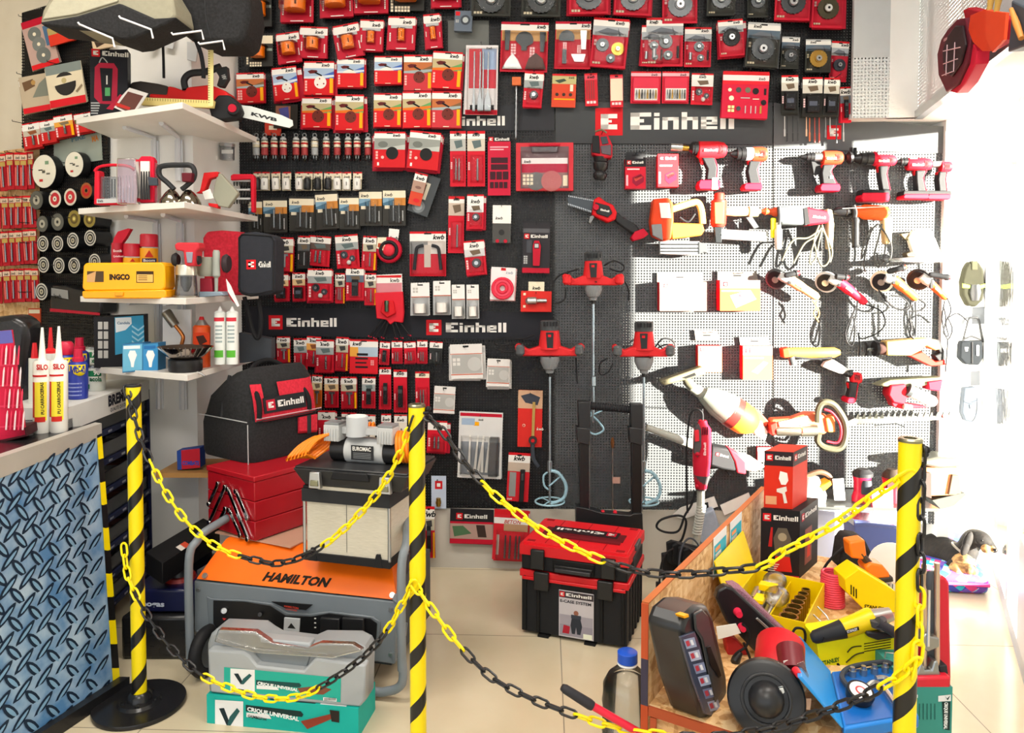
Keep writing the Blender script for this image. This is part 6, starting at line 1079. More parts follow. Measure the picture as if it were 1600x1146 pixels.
T = Tool('folding_ruler', 'yellow folding ruler with one arm upright on topmost shelf', 'ruler', PY(2.78),280,160); T.p('folded_sections', [(222,152),(334,157),(332,168),(220,164)], -.0,.02, 'e8d488', .001); T.p('upright_section', [(325,78),(333,78),(333,166),(325,166)], .02,.024, 'ecdc98', .0005)
m = MB()
for q in range(22): T.q(m, [(325,80+q*3.8),(328,80+q*3.8),(328,80.8+q*3.8),(325,80.8+q*3.8)], .0245, '6a5a30')
for q in range(26): T.q(m, [(226+q*4,153+q*.18),(226.7+q*4,153+q*.18),(226.7+q*4,157+q*.18),(226+q*4,157+q*.18)], .0205, '6a5a30')
m.B('tick_marks', T.e)
T = Tool('product_leaflet', 'white and dark leaflet card leaning against the chainsaw handle', 'leaflet', PY(2.70),205,160); T.p('card', [(202,137),(231,146),(208,182),(178,168),(190,150)], 0,.004, 'e0dcd8', .0003); m = MB(); T.q(m, [(200,143),(224,150),(206,178),(182,167)], .0045, '6a4038'); T.q(m, [(182,160),(204,168),(202,172),(180,165)], .005, 'c8342c'); T.q(m, [(166,170),(188,147),(192,150),(176,172)], .003, 'b01c38'); m.B('printed_face', T.e)
# overhead bags on white hooks
T = Tool('tool_bag', 'large grey and black bag lying on white wall hooks, top left', 'bag', PY(2.55),150,0); T.p('bag_body', [(62,36),(66,16),(80,-10),(100,-40),(240,-50),(270,0),(275,25),(262,36),(215,44),(160,52),(66,38)], -.1,.05, '8f8b78:f', .02); T.p('black_bottom', [(60,34),(120,24),(186,4),(240,28),(276,26),(262,36),(208,60),(190,62),(150,48),(68,40)], -.09,.058, 'fabric_blk', .012); T.p('pale_panel', [(66,30),(78,6),(104,-30),(180,-40),(184,2),(120,22)], .05,.056, 'a8a490:f', .004)
T = Tool('tool_bag', 'black rounded bag lying on white wall hooks beside the grey bag', 'bag', PY(2.75),325,0); T.p('bag_body', [(262,-20),(300,-40),(385,-30),(390,20),(382,60),(370,68),(320,68),(285,52),(262,36),(272,20)], -.1,.08, 'fabric_blk', .025); T.t('seam', [(320,-10),(322,30),(330,60)], 1,.082, 'char'); T.t('hanging_strap', [(305,60),(314,85),(318,110),(318,122)], 3.5,.05, 'blk2:f'); T.t('thin_strap', [(252,30),(255,80),(256,122)], 2.2,-.02, 'blk2:f')
for i, (a, b) in enumerate((((124,38),(176,60)),((188,28),(236,46)),((270,54),(315,48)),((312,69),(348,64)))):
    Tb = Tool('wall_hook', 'white bent wall hook under the overhead bags, '+ORD[i], 'hook', PY(2.46), a[0], a[1]); Tb.tube('hook_arm', [(a[0]-2, a[1]-3), a, b, (b[0]+3, b[1]+14)], 1.6,.0, 'd8d8dc:c', sm=0)
for i, (x, y) in enumerate(((232,45),(258,45),(294,65))):
    Tb = Tool('hook_plate', 'pale square backing plate on the white column, '+ORD[i], 'plate', PY(2.96), x, y); Tb.prism('plate', [(x-2, y),(x+16, y+2),(x+12, y+32),(x-2, y+28)], 0,.008, 'c8cacc', .001)
# second shelf
SP2 = PY(2.64)
def case(T, pts, a, b, key, nm='frame', bev=.004): return T.p(nm, pts, a, b, key, bev)
T = Tool('drill_bit_set', 'red cased bit set with arched handle, leftmost on second shelf', 'drill bit set', SP2,175,320); case(T, [(146,320),(147,268),(154,266),(154,312),(190,312),(190,320)], -.02,.02, 'c8142c'); T.t('arched_handle', [(148,268),(155,261),(175,258),(200,260),(210,266)], 2.4,0, 'c8142c'); case(T, [(154,276),(184,276),(184,312),(154,312)], -.015,.01, 'smoke', 'clear_cover', .001)
m = MB()
for q in range(6): T.l('', (157+q*4.5,308),(157+q*4.5,280), [(0,1),(1,1)], .0, 'dgrey:m', mb=m, seg=6)
T.q(m, [(151,311),(185,310),(185,317),(151,318)], .021, 'lgrey'); T.text(m, 'kwb', 153,316,4,8,.0215, 'black'); m.B('bits_and_label', T.e)
T = Tool('drill_bit_set', 'upright clear mauve case of long masonry bits on second shelf', 'drill bit set', PY(2.6),197,318); case(T, [(182,247),(211,247),(214,300),(212,319),(182,319),(181,300)], -.01,.025, 'mauve', 'clear_case', .004)
for q in range(5): T.l('masonry_bit', (187+q*5,316),(187+q*5,275), [(0,1.6)]+[(.06*j, 1.7 if j % 2 else 1.1) for j in range(2,10)]+[(.6,1),(1,1)], .008, 'silver:m', seg=8)
T = Tool('drill_bit_set', 'upright red framed set of black bits on second shelf', 'drill bit set', PY(2.62),230,317); case(T, [(215,250),(220,244),(236,244),(240,250),(240,316),(214,317)], -.02,.01, 'c81030'); case(T, [(219,252),(233,252),(233,310),(219,310)], .01,.018, 'e0dcd4', 'cream_insert', .001)
for q in range(4): T.l('black_bit', (221+q*4,312),(221+q*4,268), [(0,1.8),(.5,1.5),(1,1)], .026, 'blk2:c', seg=8)
T.p('grey_clip', [(230,276),(245,278),(246,290),(232,290)], .03,.04, 'slate', .002); T.p('clear_edge', [(238,252),(245,256),(246,316),(239,316)], -.03,.0, 'mauve', .001)
T = Tool('glass_lifter', 'black handled double suction lifter on second shelf', 'suction lifter', PY(2.62),285,318)
T.t('handle', [(272,296),(262,286),(250,275),(249,263),(258,259),(280,258),(298,259),(304,268),(302,280),(292,290),(284,296)], 4.2,.0, 'char'); T.l('suction_cup', (268,321),(268,296), [(0,18),(.3,17),(.8,9),(1,4)], 0, '8a8478:h'); T.l('suction_cup', (296,321),(294,297), [(0,18),(.3,17),(.8,9),(1,4)], -.01, '8a8478:h'); T.p('locking_lever', [(283,270),(300,270),(298,284),(284,284)], .0,.03, '5a1420', .003)
T = Tool('magnetic_angle', 'red clamp arm with grey square plate on second shelf', 'angle clamp', PY(2.72),330,318)
T.p('grey_plate', [(338,275),(343,270),(372,302),(356,325),(340,322),(332,306)], .0,.025, '8e8e7e', .003); T.p('red_arm', [(312,298),(318,270),(340,268),(340,276),(326,280),(318,302),(305,302)], .0,.03, 'c81c20', .003); T.p('white_tag', [(316,300),(328,295),(334,310),(320,312)], .03,.033, 'white', .0003); T.p('red_foot', [(325,317),(340,319),(340,326),(326,322)], 0,.03, 'c81c20', .002)
T = Tool('bit_set', 'red framed case with three rows of screwdriver bits, right end of second shelf', 'bit set', PY(2.98),378,330); case(T, [(360,274),(364,272),(394,272),(397,278),(397,332),(392,332),(391,280),(360,282)], -.01,.02, 'c8142c')
for q in range(3):
    T.p('bit_rail', [(363,281+q*14),(391,281+q*14),(391,284+q*14),(363,284+q*14)], -.01,.01, 'lgrey', .001)
    for j in range(6): T.l('screw_bit', (366+j*4.5,291+q*14),(366+j*4.5,284+q*14), [(0,.8),(.5,1.6),(1,1.6)], 0, 'blk2:c', seg=6)
for i, (x, y) in enumerate(((355,240),(331,250))):
    T = Tool('clear_jar', ['clear lidded jar behind the second shelf, right one', 'clear tall jar behind the second shelf, left one'][i], 'jar', PY(3.18), x, y+8); T.l('jar_body', (x, y+10),(x, y-10), [(0,11),(1,11)], 0, 'smoke'); T.l('jar_lid', (x, y-10),(x, y-15), [(0,12),(1,12)], 0, 'silver:m'); T.p('label_band', [(x-9, y-6),(x+9, y-6),(x+9, y),(x-9, y)], .028,.031, 'e0e0dc', .0003)
    whook(x, y-14, 'thin hook holding the %s jar' % ('right' if i == 0 else 'left'),.05)
# third shelf
T = Tool('tool_case', 'bright yellow hard case with black lettering on third shelf', 'tool case', PY(2.56),190,465)
T.p('case_lid', [(130,415),(134,411),(252,410),(257,416),(258,448),(254,454),(132,455),(128,450)], -.08,.0, 'f0a800:c', .005); T.p('case_base', [(128,455),(259,453),(260,464),(255,467),(131,467),(128,463)], -.1,.006, 'f0a000:c', .004); m = MB(); T.q(m, [(136,424),(162,424),(162,441),(136,441)], .0006, '4a3a28'); T.q(m, [(136,430),(150,424),(148,441),(136,441)], .001, 'c89a68'); T.q(m, [(213,424),(240,424),(240,442),(213,442)], .0006, '3a2818'); T.q(m, [(214,429),(239,429),(239,441),(214,441)], .001, 'e0b060'); T.text(m, 'INGCO', 171,437,8,32,.001, '2a2018', 0,.06)
for q in range(3): T.q(m, [(216,431+q*3),(230,431+q*3),(230,432+q*3),(216,432+q*3)], .0014, '5a4020')
m.B('printed_labels', T.e); T.p('latch', [(179,457),(192,457),(192,463),(179,463)], .006,.012, 'e09400:c', .002)
for px, yt, r, lb, top, bot in ((184,380,9, 'red spray bottle with side grip behind the yellow case', 'crim', 'crim'),(207,381,13, 'short red and yellow can behind the yellow case', 'c01c34', 'f0a818'),(233,366,13, 'tall red and yellow can with triangle emblem', 'c01c34', 'f0a818')):
    T = Tool('spray_can', lb, 'spray can', PY(2.76), px, 462); T.l('can_body', (px, 461),(px, yt+22 if px != 184 else yt), [(0, r),(1, r)], 0, bot+':c');
    if px != 184: T.l('red_cap', (px, yt+20),(px, yt), [(0, r*1.02),(.9, r),(1, r*.9)], 0, top+':c')
    m = MB()
    if px == 233: T.q(m, [(226,402),(233,391),(240,402)], .031, 'c03018'); T.p('', [(222,404),(244,404),(244,410),(222,410)], .028,.031, '2a2a50', mb=m); T.text(m, 'Boom', 224,409,4,18,.0315, 'white')
    elif px == 207: T.q(m, [(203,409),(207,404),(211,409)], .031, 'c03018')
    else: T.text(m, 'Bostik', 177,394,4,14,.022, 'f0d0d0'); T.p('', [(176,381),(190,380),(196,372),(204,358),(200,357),(184,362),(178,372)], -.01,.01, 'c41c34', mb=m); T.text(m, 'Quitasilicona', 177,402,3,16,.022, 'f0d0d0')
    m.B('printed_label', T.e)
T = Tool('router_tool', 'red trim router with clear base standing on third shelf', 'router', PY(2.6),290,464)
T.p('motor_head', [(272,383),(276,379),(309,379),(311,388),(306,393),(304,416),(288,416),(286,393),(274,391)], -.03,.03, 'c4303a', .005); T.p('grey_inset', [(290,394),(301,394),(300,411),(292,411)], .03,.034, '8a8a98', .002); T.l('knob', (279,406),(271,406), [(0,8),(.5,11),(1,9)], 0, 'char'); T.l('knob', (302,406),(312,404), [(0,8),(.5,10),(1,8)], 0, 'char')
T.l('collar', (291,430),(291,414), [(0,16),(.5,16),(1,14)], 0, 'd0ccbc:m'); T.l('clear_guard', (291,462),(291,430), [(0,17),(1,15)], 0, 'smoke'); T.l('chuck', (291,456),(291,432), [(0,3),(.4,8),(1,9)], 0, 'dgrey:m'); T.l('base_plate', (291,466),(291,462), [(0,19),(1,19)], 0, '8a8478:m')
T = Tool('plunge_base', 'grey metal router base with steel column on third shelf', 'router base', PY(2.68),325,463)
T.l('cup', (323,432),(323,402), [(0,12),(.2,15),(1,15)], 0, '9a9c90:c'); T.l('guide_column', (338,458),(338,391), [(0,2.5),(.35,3),(.4,6),(.95,5.5),(1,4)], .02, '9aa098:c'); T.p('foot_plate', [(310,456),(345,456),(351,462),(310,465)], -.03,.04, '7a8a98:c', .003); T.p('clear_block', [(312,435),(330,435),(332,457),(312,457)], -.0,.03, '8a2030', .003); T.l('side_pad', (350,412),(358,412), [(0,13),(.5,15),(1,12)], .0, '3a3034')
T = Tool('soft_tool_case', 'red soft case with dark front and white logo on third shelf', 'tool case', PY(2.80),395,460)
T.p('red_side', [(316,372),(322,362),(345,360),(375,362),(376,462),(340,460),(318,440)], -.08,.02, 'fabric_red', .01); T.p('dark_front', [(371,372),(376,364),(398,362),(424,367),(430,376),(429,455),(424,461),(390,464),(374,460),(370,450)], -.06,.06, '2c2e34:f', .012); m = MB(); T.logo(m, 385,421,15,38,.061); m.B('printed_logo', T.e); T.t('piping', [(373,372),(378,366),(424,369),(428,378),(427,454),(390,461),(374,456),(373,372)], 1,.061, 'blk2', sm=0)
T.t('hanging_strap', [(382,464),(388,490),(396,520),(404,528),(408,500),(404,470)], 3.5,.02, 'blk2:f')
T = Tool('paper_leaflet', 'bundle of white red leaflets hanging off the third shelf end', 'leaflet', PY(2.66),365,450); T.p('leaflet', [(353,436),(360,446),(374,478),(371,480),(356,456)], 0,.004, 'e4dcdc', .0003); T.p('leaflet', [(352,438),(356,452),(368,476),(362,470),(353,452)], -.01,-.006, 'b82038', .0003)
T = Tool('dark_display_box', 'dark grey box on lowest shelf end under the hanging strap', 'box', PY(2.84),392,560); T.p('carton', [(373,520),(424,530),(424,562),(374,568)], -.05,.0, '3c4046', .002)
# lowest shelf
T = Tool('lamp_box', 'tall black and blue lamp carton on lowest shelf', 'box', PF(D(180,560,2.72),(.3,-.95,0)),185,578); T.p('carton', [(146,496),(179,494),(226,492),(227,560),(190,578),(147,575)], -.08,0, '202024', .001); m = MB(); T.q(m, [(179,496),(224,493),(226,545),(180,555)], .0008, '3a9ac4'); T.q(m, [(180,497),(205,496),(206,506),(196,516),(181,520)], .0012, 'e4ecf0'); T.text(m, 'Candela', 183,507,4,18,.0016, '3a6a90'); m.disc(0,0,0,0, 'white') if False else None
for q in range(6): T.q(m, [(206,508+q*8),(216,515+q*8),(225,508+q*8),(225,511+q*8),(216,518+q*8),(206,511+q*8)], .0016, '9ad0e4')
for j in range(4):
    for i in range(2): T.q(m, [(153+i*9,503+j*15),(160+i*9,503+j*15),(160+i*9,515+j*15),(153+i*9,515+j*15)], .0008, 'b8b8b4')
m.B('printed_front', T.e)
for x0, x1, lb, kk in ((191,223, 'small blue bulb carton with white bulb, left one', '6ab0d0'),(223,247, 'small blue bulb carton, right one', '3a8ac0')):
    T = Tool('bulb_box', lb, 'box', PY(2.62), x0,582); T.p('carton', [(x0,538),(x1,536),(x1,580),(x0,583)], -.06,0, '3a7aa8', .001); m = MB(); T.q(m, [(x0+1,540),(x1-1,538),(x1-1,578),(x0+1,581)], .0006, kk); cx = (x0+x1)/2; T.q(m, [(cx-7,555),(cx-4,548),(cx+4,548),(cx+7,555),(cx+3,566),(cx+2,574),(cx-2,574),(cx-3,566)], .001, 'e8ecec'); T.q(m, [(x0+2,541),(x1-4,540),(x1-4,545),(x0+2,546)], .001, '2a6aa8' if kk == '3a8ac0' else 'd8e4ea'); m.B('printed_front', T.e)
T = Tool('gas_torch', 'brass and steel torch head leaning against white card on lowest shelf', 'torch', PY(2.74),270,560); T.l('steel_barrel', (259,487),(274,509), [(0,7),(.1,8),(1,7)], 0, '8a8478:m'); T.t('brass_neck', [(274,509),(284,522),(286,530),(281,548)], 3,0, 'b8703a:m'); T.p('white_card', [(254,484),(298,484),(298,560),(254,560)], -.06,-.05, 'f0f0ee', .0005)
T = Tool('camping_stove', 'small black camping stove with wide metal pan on lowest shelf', 'camping stove', PY(2.60),290,585); T.l('burner_body', (290,580),(290,560), [(0,24),(.1,25),(.9,25),(1,22)], 0, 'blk2:c'); T.l('metal_pan', (290,562),(290,542), [(0,18),(.3,28),(1,41),(.95,40),(.35,26)], 0, '9a9088:h', seg=28)
for s in (-1,1): T.t('wire_foot', [(290+s*14,580),(290+s*24,584),(290+s*30,588)], 1.6,.02, 'silver:m', sm=0)
for q in range(7): T.t('pan_rib', [(272+q*6,558),(262+q*9.2,544)], .9,.09-.01*abs(q-3), '6a6460:m', sm=0)
T = Tool('gas_cartridge', 'orange gas cartridge with red tip on lowest shelf', 'gas cartridge', PY(2.72),315,575); T.l('can_body', (315,578),(315,508), [(0,13),(.96,13),(1,10)], 0, 'd85018:c'); T.l('silver_collar', (315,508),(315,500), [(0,10),(1,5)], 0, 'silver:m'); T.l('red_tip', (315,502),(315,495), [(0,5),(1,3)], 0, 'red:c'); m = MB(); T.p('', [(303,520),(327,520),(327,545),(303,545)], .028,.031, 'c03810', mb=m); T.q(m, [(306,526),(318,524),(324,534),(312,540)], .0315, '3a1a10'); m.B('printed_label', T.e)
for px, lb in ((344, 'white green sealant cartridge on lowest shelf, left one'),(363, 'white green sealant cartridge on lowest shelf, right one')):
    T = Tool('sealant_cartridge', lb, 'sealant cartridge', PY(2.70), px, 568); T.l('body', (px, 569),(px, 486), [(0,9),(.97,9),(1,6)], 0, 'dfe3df:c'); T.l('nozzle', (px, 486),(px, 479), [(0,4),(1,1)], 0, 'e8e8e8:c'); m = MB(); wrap(T, m, px, 0,-60,60,496,502, 'c83040', 9.1); wrap(T, m, px, 0,-50,50,547,558, '5ab03a', 9.1)
    for q in range(5): wrap(T, m, px, 0,-30,40,508+q*6,511+q*6, '9aa8a8', 9.1)
    m.B('printed_label', T.e)
# left display wall: packs, long red cards and stacked discs
lp = dict(pf=LW, off=.03)
pack(54,30,42,78, k_flat, -14,2, 'cutting_disc_pack', 'tall pack with three grey discs, highest on left wall', 'disc pack', None, 'three disc pack', {'bg': 'b89a90', 'hv': 0, 'ops': [('r', 0,0,1,.14, 'crim'),('r', 0,.9,1,1, 'red2'),('c', .38,.3,.24, '6a6e6a'),('c', .45,.52,.24, '747874'),('c', .52,.76,.26, '6a6e6a'),('c', .38,.3,.06, 'cream'),('c', .45,.52,.06, 'cream'),('c', .52,.76,.06, 'cream'),('r', .72,.2,.98,.6, '4a6a8a')]}, **lp)
pack(94,40,40,28, k_flat, -12,1, 'accessory_pack', 'red and orange card partly under the grey bag', 'accessory pack', None, 'card under the grey bag', {'bg': 'd03420', 'hv': 0, 'ops': [('r', 0,0,1,.4, 'a8945a')]}, **lp)
pack(158,52,30,24, k_flat, -8,1, 'accessory_pack', 'small cream red card beside the hook arm', 'accessory pack', None, 'small cream card', {'bg': 'c8b090', 'hv': 0, 'ops': [('r', 0,0,1,.2, 'red'),('p', [(.1,.4),(.8,.3),(.9,.6),(.2,.9)], '3a2a20')]}, **lp)
pack(51,118,42,58, k_flat, -8,2, 'saw_blade_pack', 'cream card with grey fan shape, left of the round blade card', 'blade pack', None, 'cream fan card', {'bg': 'b8a890', 'hv': 0, 'ops': [('r', 0,.85,1,1, 'd01c28'),('p', [(.4,.6),(.7,.25),(1,.1),(1,.62)], '7a7e72'),('p', [(.1,.15),(.5,.1),(.55,.3),(.15,.4)], '6a5038'),('c', .5,.2,.08, 'b08a50')]}, **lp)
e = pack(98,100,54,66, k_flat, -8,2, 'saw_blade_pack', 'square white card with black half round blade on left wall', 'blade pack', None, 'white half blade card', {'bg': 'd8ccb0', 'hv': 0, 'ops': [('r', 0,.82,1,1, 'd01c28'),('r', 0,0,1,.22, '7a8480'),('c', .5,.48,.3, '2a2826'),('p', [(.1,.3),(.9,.3),(.9,.44),(.1,.5)], 'd8ccb0'),('c', .48,.4,.07, 'b8a878'),('p', [(.75,.7),(.95,.55),(.97,.6),(.8,.74)], '8a7a60')]}, **lp)
for i, (x, y, w_, h_) in enumerate(((48,192,26,40),(73,188,22,36),(98,180,28,34),(134,176,36,30))):
    pack(x, y, w_, h_, k_small, -8,3, 'accessory_blister_pack', 'card in the row above the round discs, '+ORD[i], 'accessory pack', 'cards above the round discs', ORD[i]+' card above the discs', {'v': i+2, 'hv': .3, 'photo': ['b8b0a0', 'a0a8a0', 'e0a040', '6a5a30'][i], 'clear': False, 'bg': 'c02020'}, **lp)
def longcard(e, w, h, q):
    a = Art(w, h, .004); base(a, 'b01c28'); a.r(0,0,1,.06, 'red'); a.r(0,.06,1,.2, 'd8c0a8'); a.t(.5,.18,.08, 'kwb', 'black', wmax=.6); a.r(.1,.22,.9,.34, 'b89a50'); a.r(.1,.4,.3,.9, 'd86a60'); a.mb.B('card', e); rod(e, .12*w, -h*.9,-h*.35, w*.12,-.008)
for r_, (ph, y0, xs, h_) in enumerate((('in top row on the particle board', 240, [3,15,28,37,46], 58),('in second row on the particle board', 308, [-4,7,18,29,40,49], 50),('in third row on the particle board', 362, [-4,7,18,29,40,51], 54),('in bottom row on the particle board', 422, [-2,10,21,32,43,54], 52))):
    for i, x in enumerate(xs): pack(x, y0-i*.6+RNG.uniform(-1,1),10.5, h_, longcard, RNG.uniform(-3,2),1, 'long_bit_card', 'long slim red card, %s %s' % (ORD[i], ph), 'bit card', 'long red cards on the particle board', '%s long card %s' % (ORD[i], ph), pf=LW, off=.03+.012*(i % 2), behind='8a1420')
def discstack(label, px, py, rpx, ry, key, n, d, hl):
    T = Tool('cutting_disc', label, 'cutting disc', LW, px, py, .02, None); k = LW.k(px, py, d); o = LW.P(px, py, .02); m = MB(); r = ry*k*.92
    m.cyl(LW.P(px, py, d)-LW.n*(d-.015), LW.P(px, py, d), r, 'blk2:c', None, 28); m.B('disc_stack', T.e); a = LW.P(px, py, d); n_ = LW.n; m = MB()
    def rg(r0, r1, key, e_):
        vs = []; N_ = 28
        for rr in (r0, r1):
            for i in range(N_): an = 2*math.pi*i/N_; vs.append(a+n_*e_+(LW.ex*math.cos(an)+LW.ez*math.sin(an))*rr*r)
        m.add(vs, [(i, (i+1) % N_, N_+(i+1) % N_, N_+i) for i in range(N_)], key)
    if key == 'white': rg(.1,.97, 'e4e0d0', .0006); rg(.0,.1, 'c8b898', .001); [m.add([a+n_*.0015+LW.ex*x0*r+LW.ez*z0*r, a+n_*.0015+LW.ex*x1*r+LW.ez*z0*r, a+n_*.0015+LW.ex*x1*r+LW.ez*z1*r, a+n_*.0015+LW.ex*x0*r+LW.ez*z1*r], [(0,1,2,3)], kk) for x0, z0, x1, z1, kk in ((-.45,.05,-.1,.12, '3a3a38'),(-.15,-.1,.1,.05, '5a5a50'),(.2,-.2,.5,-.1, '6a6a60'),(.1,.4,.4,.6, '7a9a7a'),(-.4,-.6,-.1,-.45, 'c03030'))]
    elif key == 'red': rg(.72,.97, 'd8d0c0', .0006); rg(.14,.72, 'c03038', .0006); rg(.0,.3, 'e0d8c8', .0012); rg(0,.1, 'black', .002)
    elif key == 'ring': rg(.5,.95, 'd0ccc0', .0006); rg(.0,.5, '2a2a2a', .0006); rg(.1,.3, 'b0a890', .0012); rg(.62,.8, '4a4a48', .0012)
    elif key == 'brown': rg(.2,.96, 'a05a30', .0006); rg(.35,.7, 'c02828', .001); rg(0,.2, 'black', .0012)
    elif key == 'gold': rg(.2,.96, '8a7a3a', .0006); rg(.35,.6, '5a4a2a', .001); rg(.0,.2, 'd8c878', .0012)
    else: rg(.1,.96, '5a5a54', .0006); rg(.2,.5, 'a8a494', .001); rg(.0,.12, 'black', .0012)
    m.B('printed_face', T.e); hook(px, py, d, hl, LW)
DS = [(69,268,22,29, 'white', .05, 'large white faced cutting disc, upper left'),(116,257,20,22, 'white', .05, 'large white faced cutting disc, upper right'),(57,313,12,16, 'dark', .08, 'grey disc at the left of the small disc row'),(86,311,12,15, 'red', .08, 'red and white disc, left of two'),(110,308,13,15, 'red', .08, 'red and white disc, right of two'),(135,298,11,14, 'brown', .06, 'orange red flap disc beside the red cased set'),
    (66,350,12,14, 'dark', .09, 'dark disc stack with cream centre, first in its row'),(90,347,11,15, 'dark', .09, 'dark disc stack with cream centre, second in its row'),(116,342,12,15, 'gold', .09, 'gold faced disc stack, left of two'),(140,343,12,14, 'gold', .09, 'gold faced disc stack, right of two')]
for i, x in enumerate((67,90,114,141)): DS.append((x, [381,381,376,372][i], 11,14, 'ring', .09, 'black white ringed disc stack, upper row, '+ORD[i]))
for i, x in enumerate((68,92,116,148)): DS.append((x, [414,415,415,409][i], 11,14, 'ring', .09, 'black white ringed disc stack, lower row, '+ORD[i]))
DS.append((65,456,12,15, 'ring', .09, 'black white ringed disc alone below the rows'))
for i, (x, y, rx, ry, k_, d_, lb) in enumerate(DS): discstack(lb, x, y, rx, ry, k_, 1, d_, 'hook of '+lb)
T = Tool('soft_pack', 'black glossy bag with grey printed panel at bottom of left wall', 'bag', LW, 118,445,.03); T.p('bag_body', [(80,446),(100,446),(158,462),(158,490),(140,494),(78,486),(77,465)], .0,.08, 'blk2:g', .008); m = MB(); T.q(m, [(80,450),(106,454),(107,468),(80,462)], .082, '8a8a88'); T.text(m, 'kwb', 84,466,7,16,.083, 'black', 4); T.q(m, [(78,482),(156,489),(156,493),(78,487)], .082, 'b01c30'); m.B('printed_panel', T.e)
T = Tool('poster', 'pale printed sheet behind the white discs', 'poster', LW, 120,215,.02); T.p('sheet', [(84,222),(158,206),(160,250),(84,262)], .006,.008, '9aa49a', 0); m = MB(); T.text(m, 'PIRE', 112,222,8,30,.0085, '5a7a8a', -8,.04); T.text(m, 'MA', 144,222,9,14,.0085, 'c87a30', -8,.04); m.B('printed_words', T.e)
T = Tool('red_card', 'orange red product card below the ringed disc', 'accessory pack', LW, 54,480,.03); T.p('card', [(44,482),(63,482),(63,520),(44,520)], .0,.008, 'c04a28', .001); m = MB(); T.q(m, [(45,484),(62,484),(62,490),(45,490)], .0085, 'cream'); T.q(m, [(48,498),(58,498),(58,512),(48,512)], .0085, '7a3020'); m.B('printed_face', T.e)
# ------------------------------------------------------------------ generator, cases and bag
GP = PF((-1.015,2.42,0),(-.229,-.973,0))
T = Tool('generator', 'grey and orange petrol generator on wheels with tubular frame', 'generator', GP, 460,1040)
def Gp(x, y, o): return GP.P(x, y, o)
r0 = [Gp(307,905,0), Gp(620,938,0)]; r1 = [Gp(345,868,-.07), Gp(611,892,-.07)]
zt = .40
def setz(v, z): return V_((v.x, v.y, z))
nb = -GP.n
back = [setz(r0[0], zt)+nb*.40+GP.ex*.03, setz(r0[1], zt)+nb*.36-GP.ex*.13]
m = MB(); vs = [r0[0], r0[1], setz(r1[0], zt-.012), setz(r1[1], zt-.012), setz(r1[0], zt)+nb*.03, setz(r1[1], zt)+nb*.03, back[0], back[1]]
m.add(vs+[setz(r0[0], .30), setz(r0[1], .30), setz(back[0], .30), setz(back[1], .30)], [(0,1,3,2),(2,3,5,4),(4,5,7,6),(8,9,1,0),(9,11,7,5,3,1),(10,8,0,2,4,6),(11,10,6,7)], 'f06c10:c')
A = r0[0].lerp(r0[1], .325); B = r1[0].lerp(r1[1], .30); up = (setz(r1[0], zt-.012)-r0[0]).normalized(); ex = (r0[1]-r0[0]).normalized(); nn = ex.cross(up).normalized(); nn = nn if nn.y < 0 else -nn
m.text('HAMILTON', 0,0,.028,0, '1a1208', .05, wmax=.225, o=A+up*.018+nn*.001, ex=ex, ez=up); m.B('fuel_tank_cover', T.e, bevel=.004)
m = MB()
for p in (r0[0]+ex*.025+up*.012, r0[1]-ex*.02+up*.012): m.cyl(p, p+nn*.008,.009, 'silver:m', None, 10)
for x, y in ((311,921),(309,988),(611,952),(611,1022)): a = Gp(x, y, 0); m.cyl(a, a+GP.n*.008,.006, 'silver:m', None, 8)
m.B('bolts', T.e)
T.p('front_panel', [(303,908),(620,941),(617,1039),(303,994)], -.02,0, '747c82:c', .004)
m = MB(); m.hexa([v for v in (Gp(310,1000,-.03), Gp(612,1040,-.03), Gp(612,1040,-.03)+nb*.36, Gp(310,1000,-.03)+nb*.36)], [setz(v, .315) for v in (Gp(310,1000,-.03), Gp(612,1040,-.03), Gp(612,1040,-.03)+nb*.36, Gp(310,1000,-.03)+nb*.36)], 'dgrey'); m.B('engine_block', T.e)
m = MB()
for i in range(6): o = setz(Gp(420+i*28,1050,-.1),.0); m.box(o+V_((0,.05,.12)),(.035,.2,.12), 'blk2' if i % 2 else 'grey')
m.B('engine_fins', T.e)
T.p('panel_frame', [(322,932),(330,936),(384,938),(425,944),(448,958),(484,960),(514,956),(582,964),(594,972),(592,1010),(500,1008),(478,996),(436,992),(420,1000),(345,990),(326,978)], 0,.006, '666e74:c', .003)
T.p('control_panel', [(333,939),(382,941),(422,947),(446,962),(486,964),(514,959),(579,967),(589,975),(587,1006),(502,1003),(478,992),(438,988),(420,995),(340,985),(333,975)], .006,.009, '161618:c', .001)
m = MB(); T.p('', [(424,941),(488,946),(478,954),(446,951)], .006,.01, '161618', mb=m); T.text(m, 'HAMILTON', 444,949,3,24,.0105, 'c04030', 3,.03); T.text(m, 'POWER', 446,953,2,20,.0105, 'c04030', 3,.03); m.B('emblem', T.e); m = MB()
T.p('', [(444,966),(468,968),(467,988),(443,986)], .009,.014, 'c8ccd0', mb=m); T.q(m, [(449,982),(455,974),(462,983)], .0145, '2a2a2a'); m.B('gauge', T.e)
for x0, x1 in ((500,530),(534,568)): T.p('socket_cover', [(x0,966),(x1,968),(x1,994),(x0,992)], .009,.022, '1e1e20:c', .003)
m = MB();
for x, y, r, k in ((350,955,5.5, 'silver:m'),(394,974,5, 'a02028:c'),(413,978,5, 'slate:c'),(406,961,4, 'char:c')): T.l('', (x, y),(x+.4, y), [(0, r*.9),(1, r)], .018, k, mb=m, seg=12) if False else m.cyl(Gp(x, y, .008), Gp(x, y, .022), r*.002, k, r*.0016,12)
T.q(m, [(347,966),(354,967),(350,970)], .0098, 'c03030')
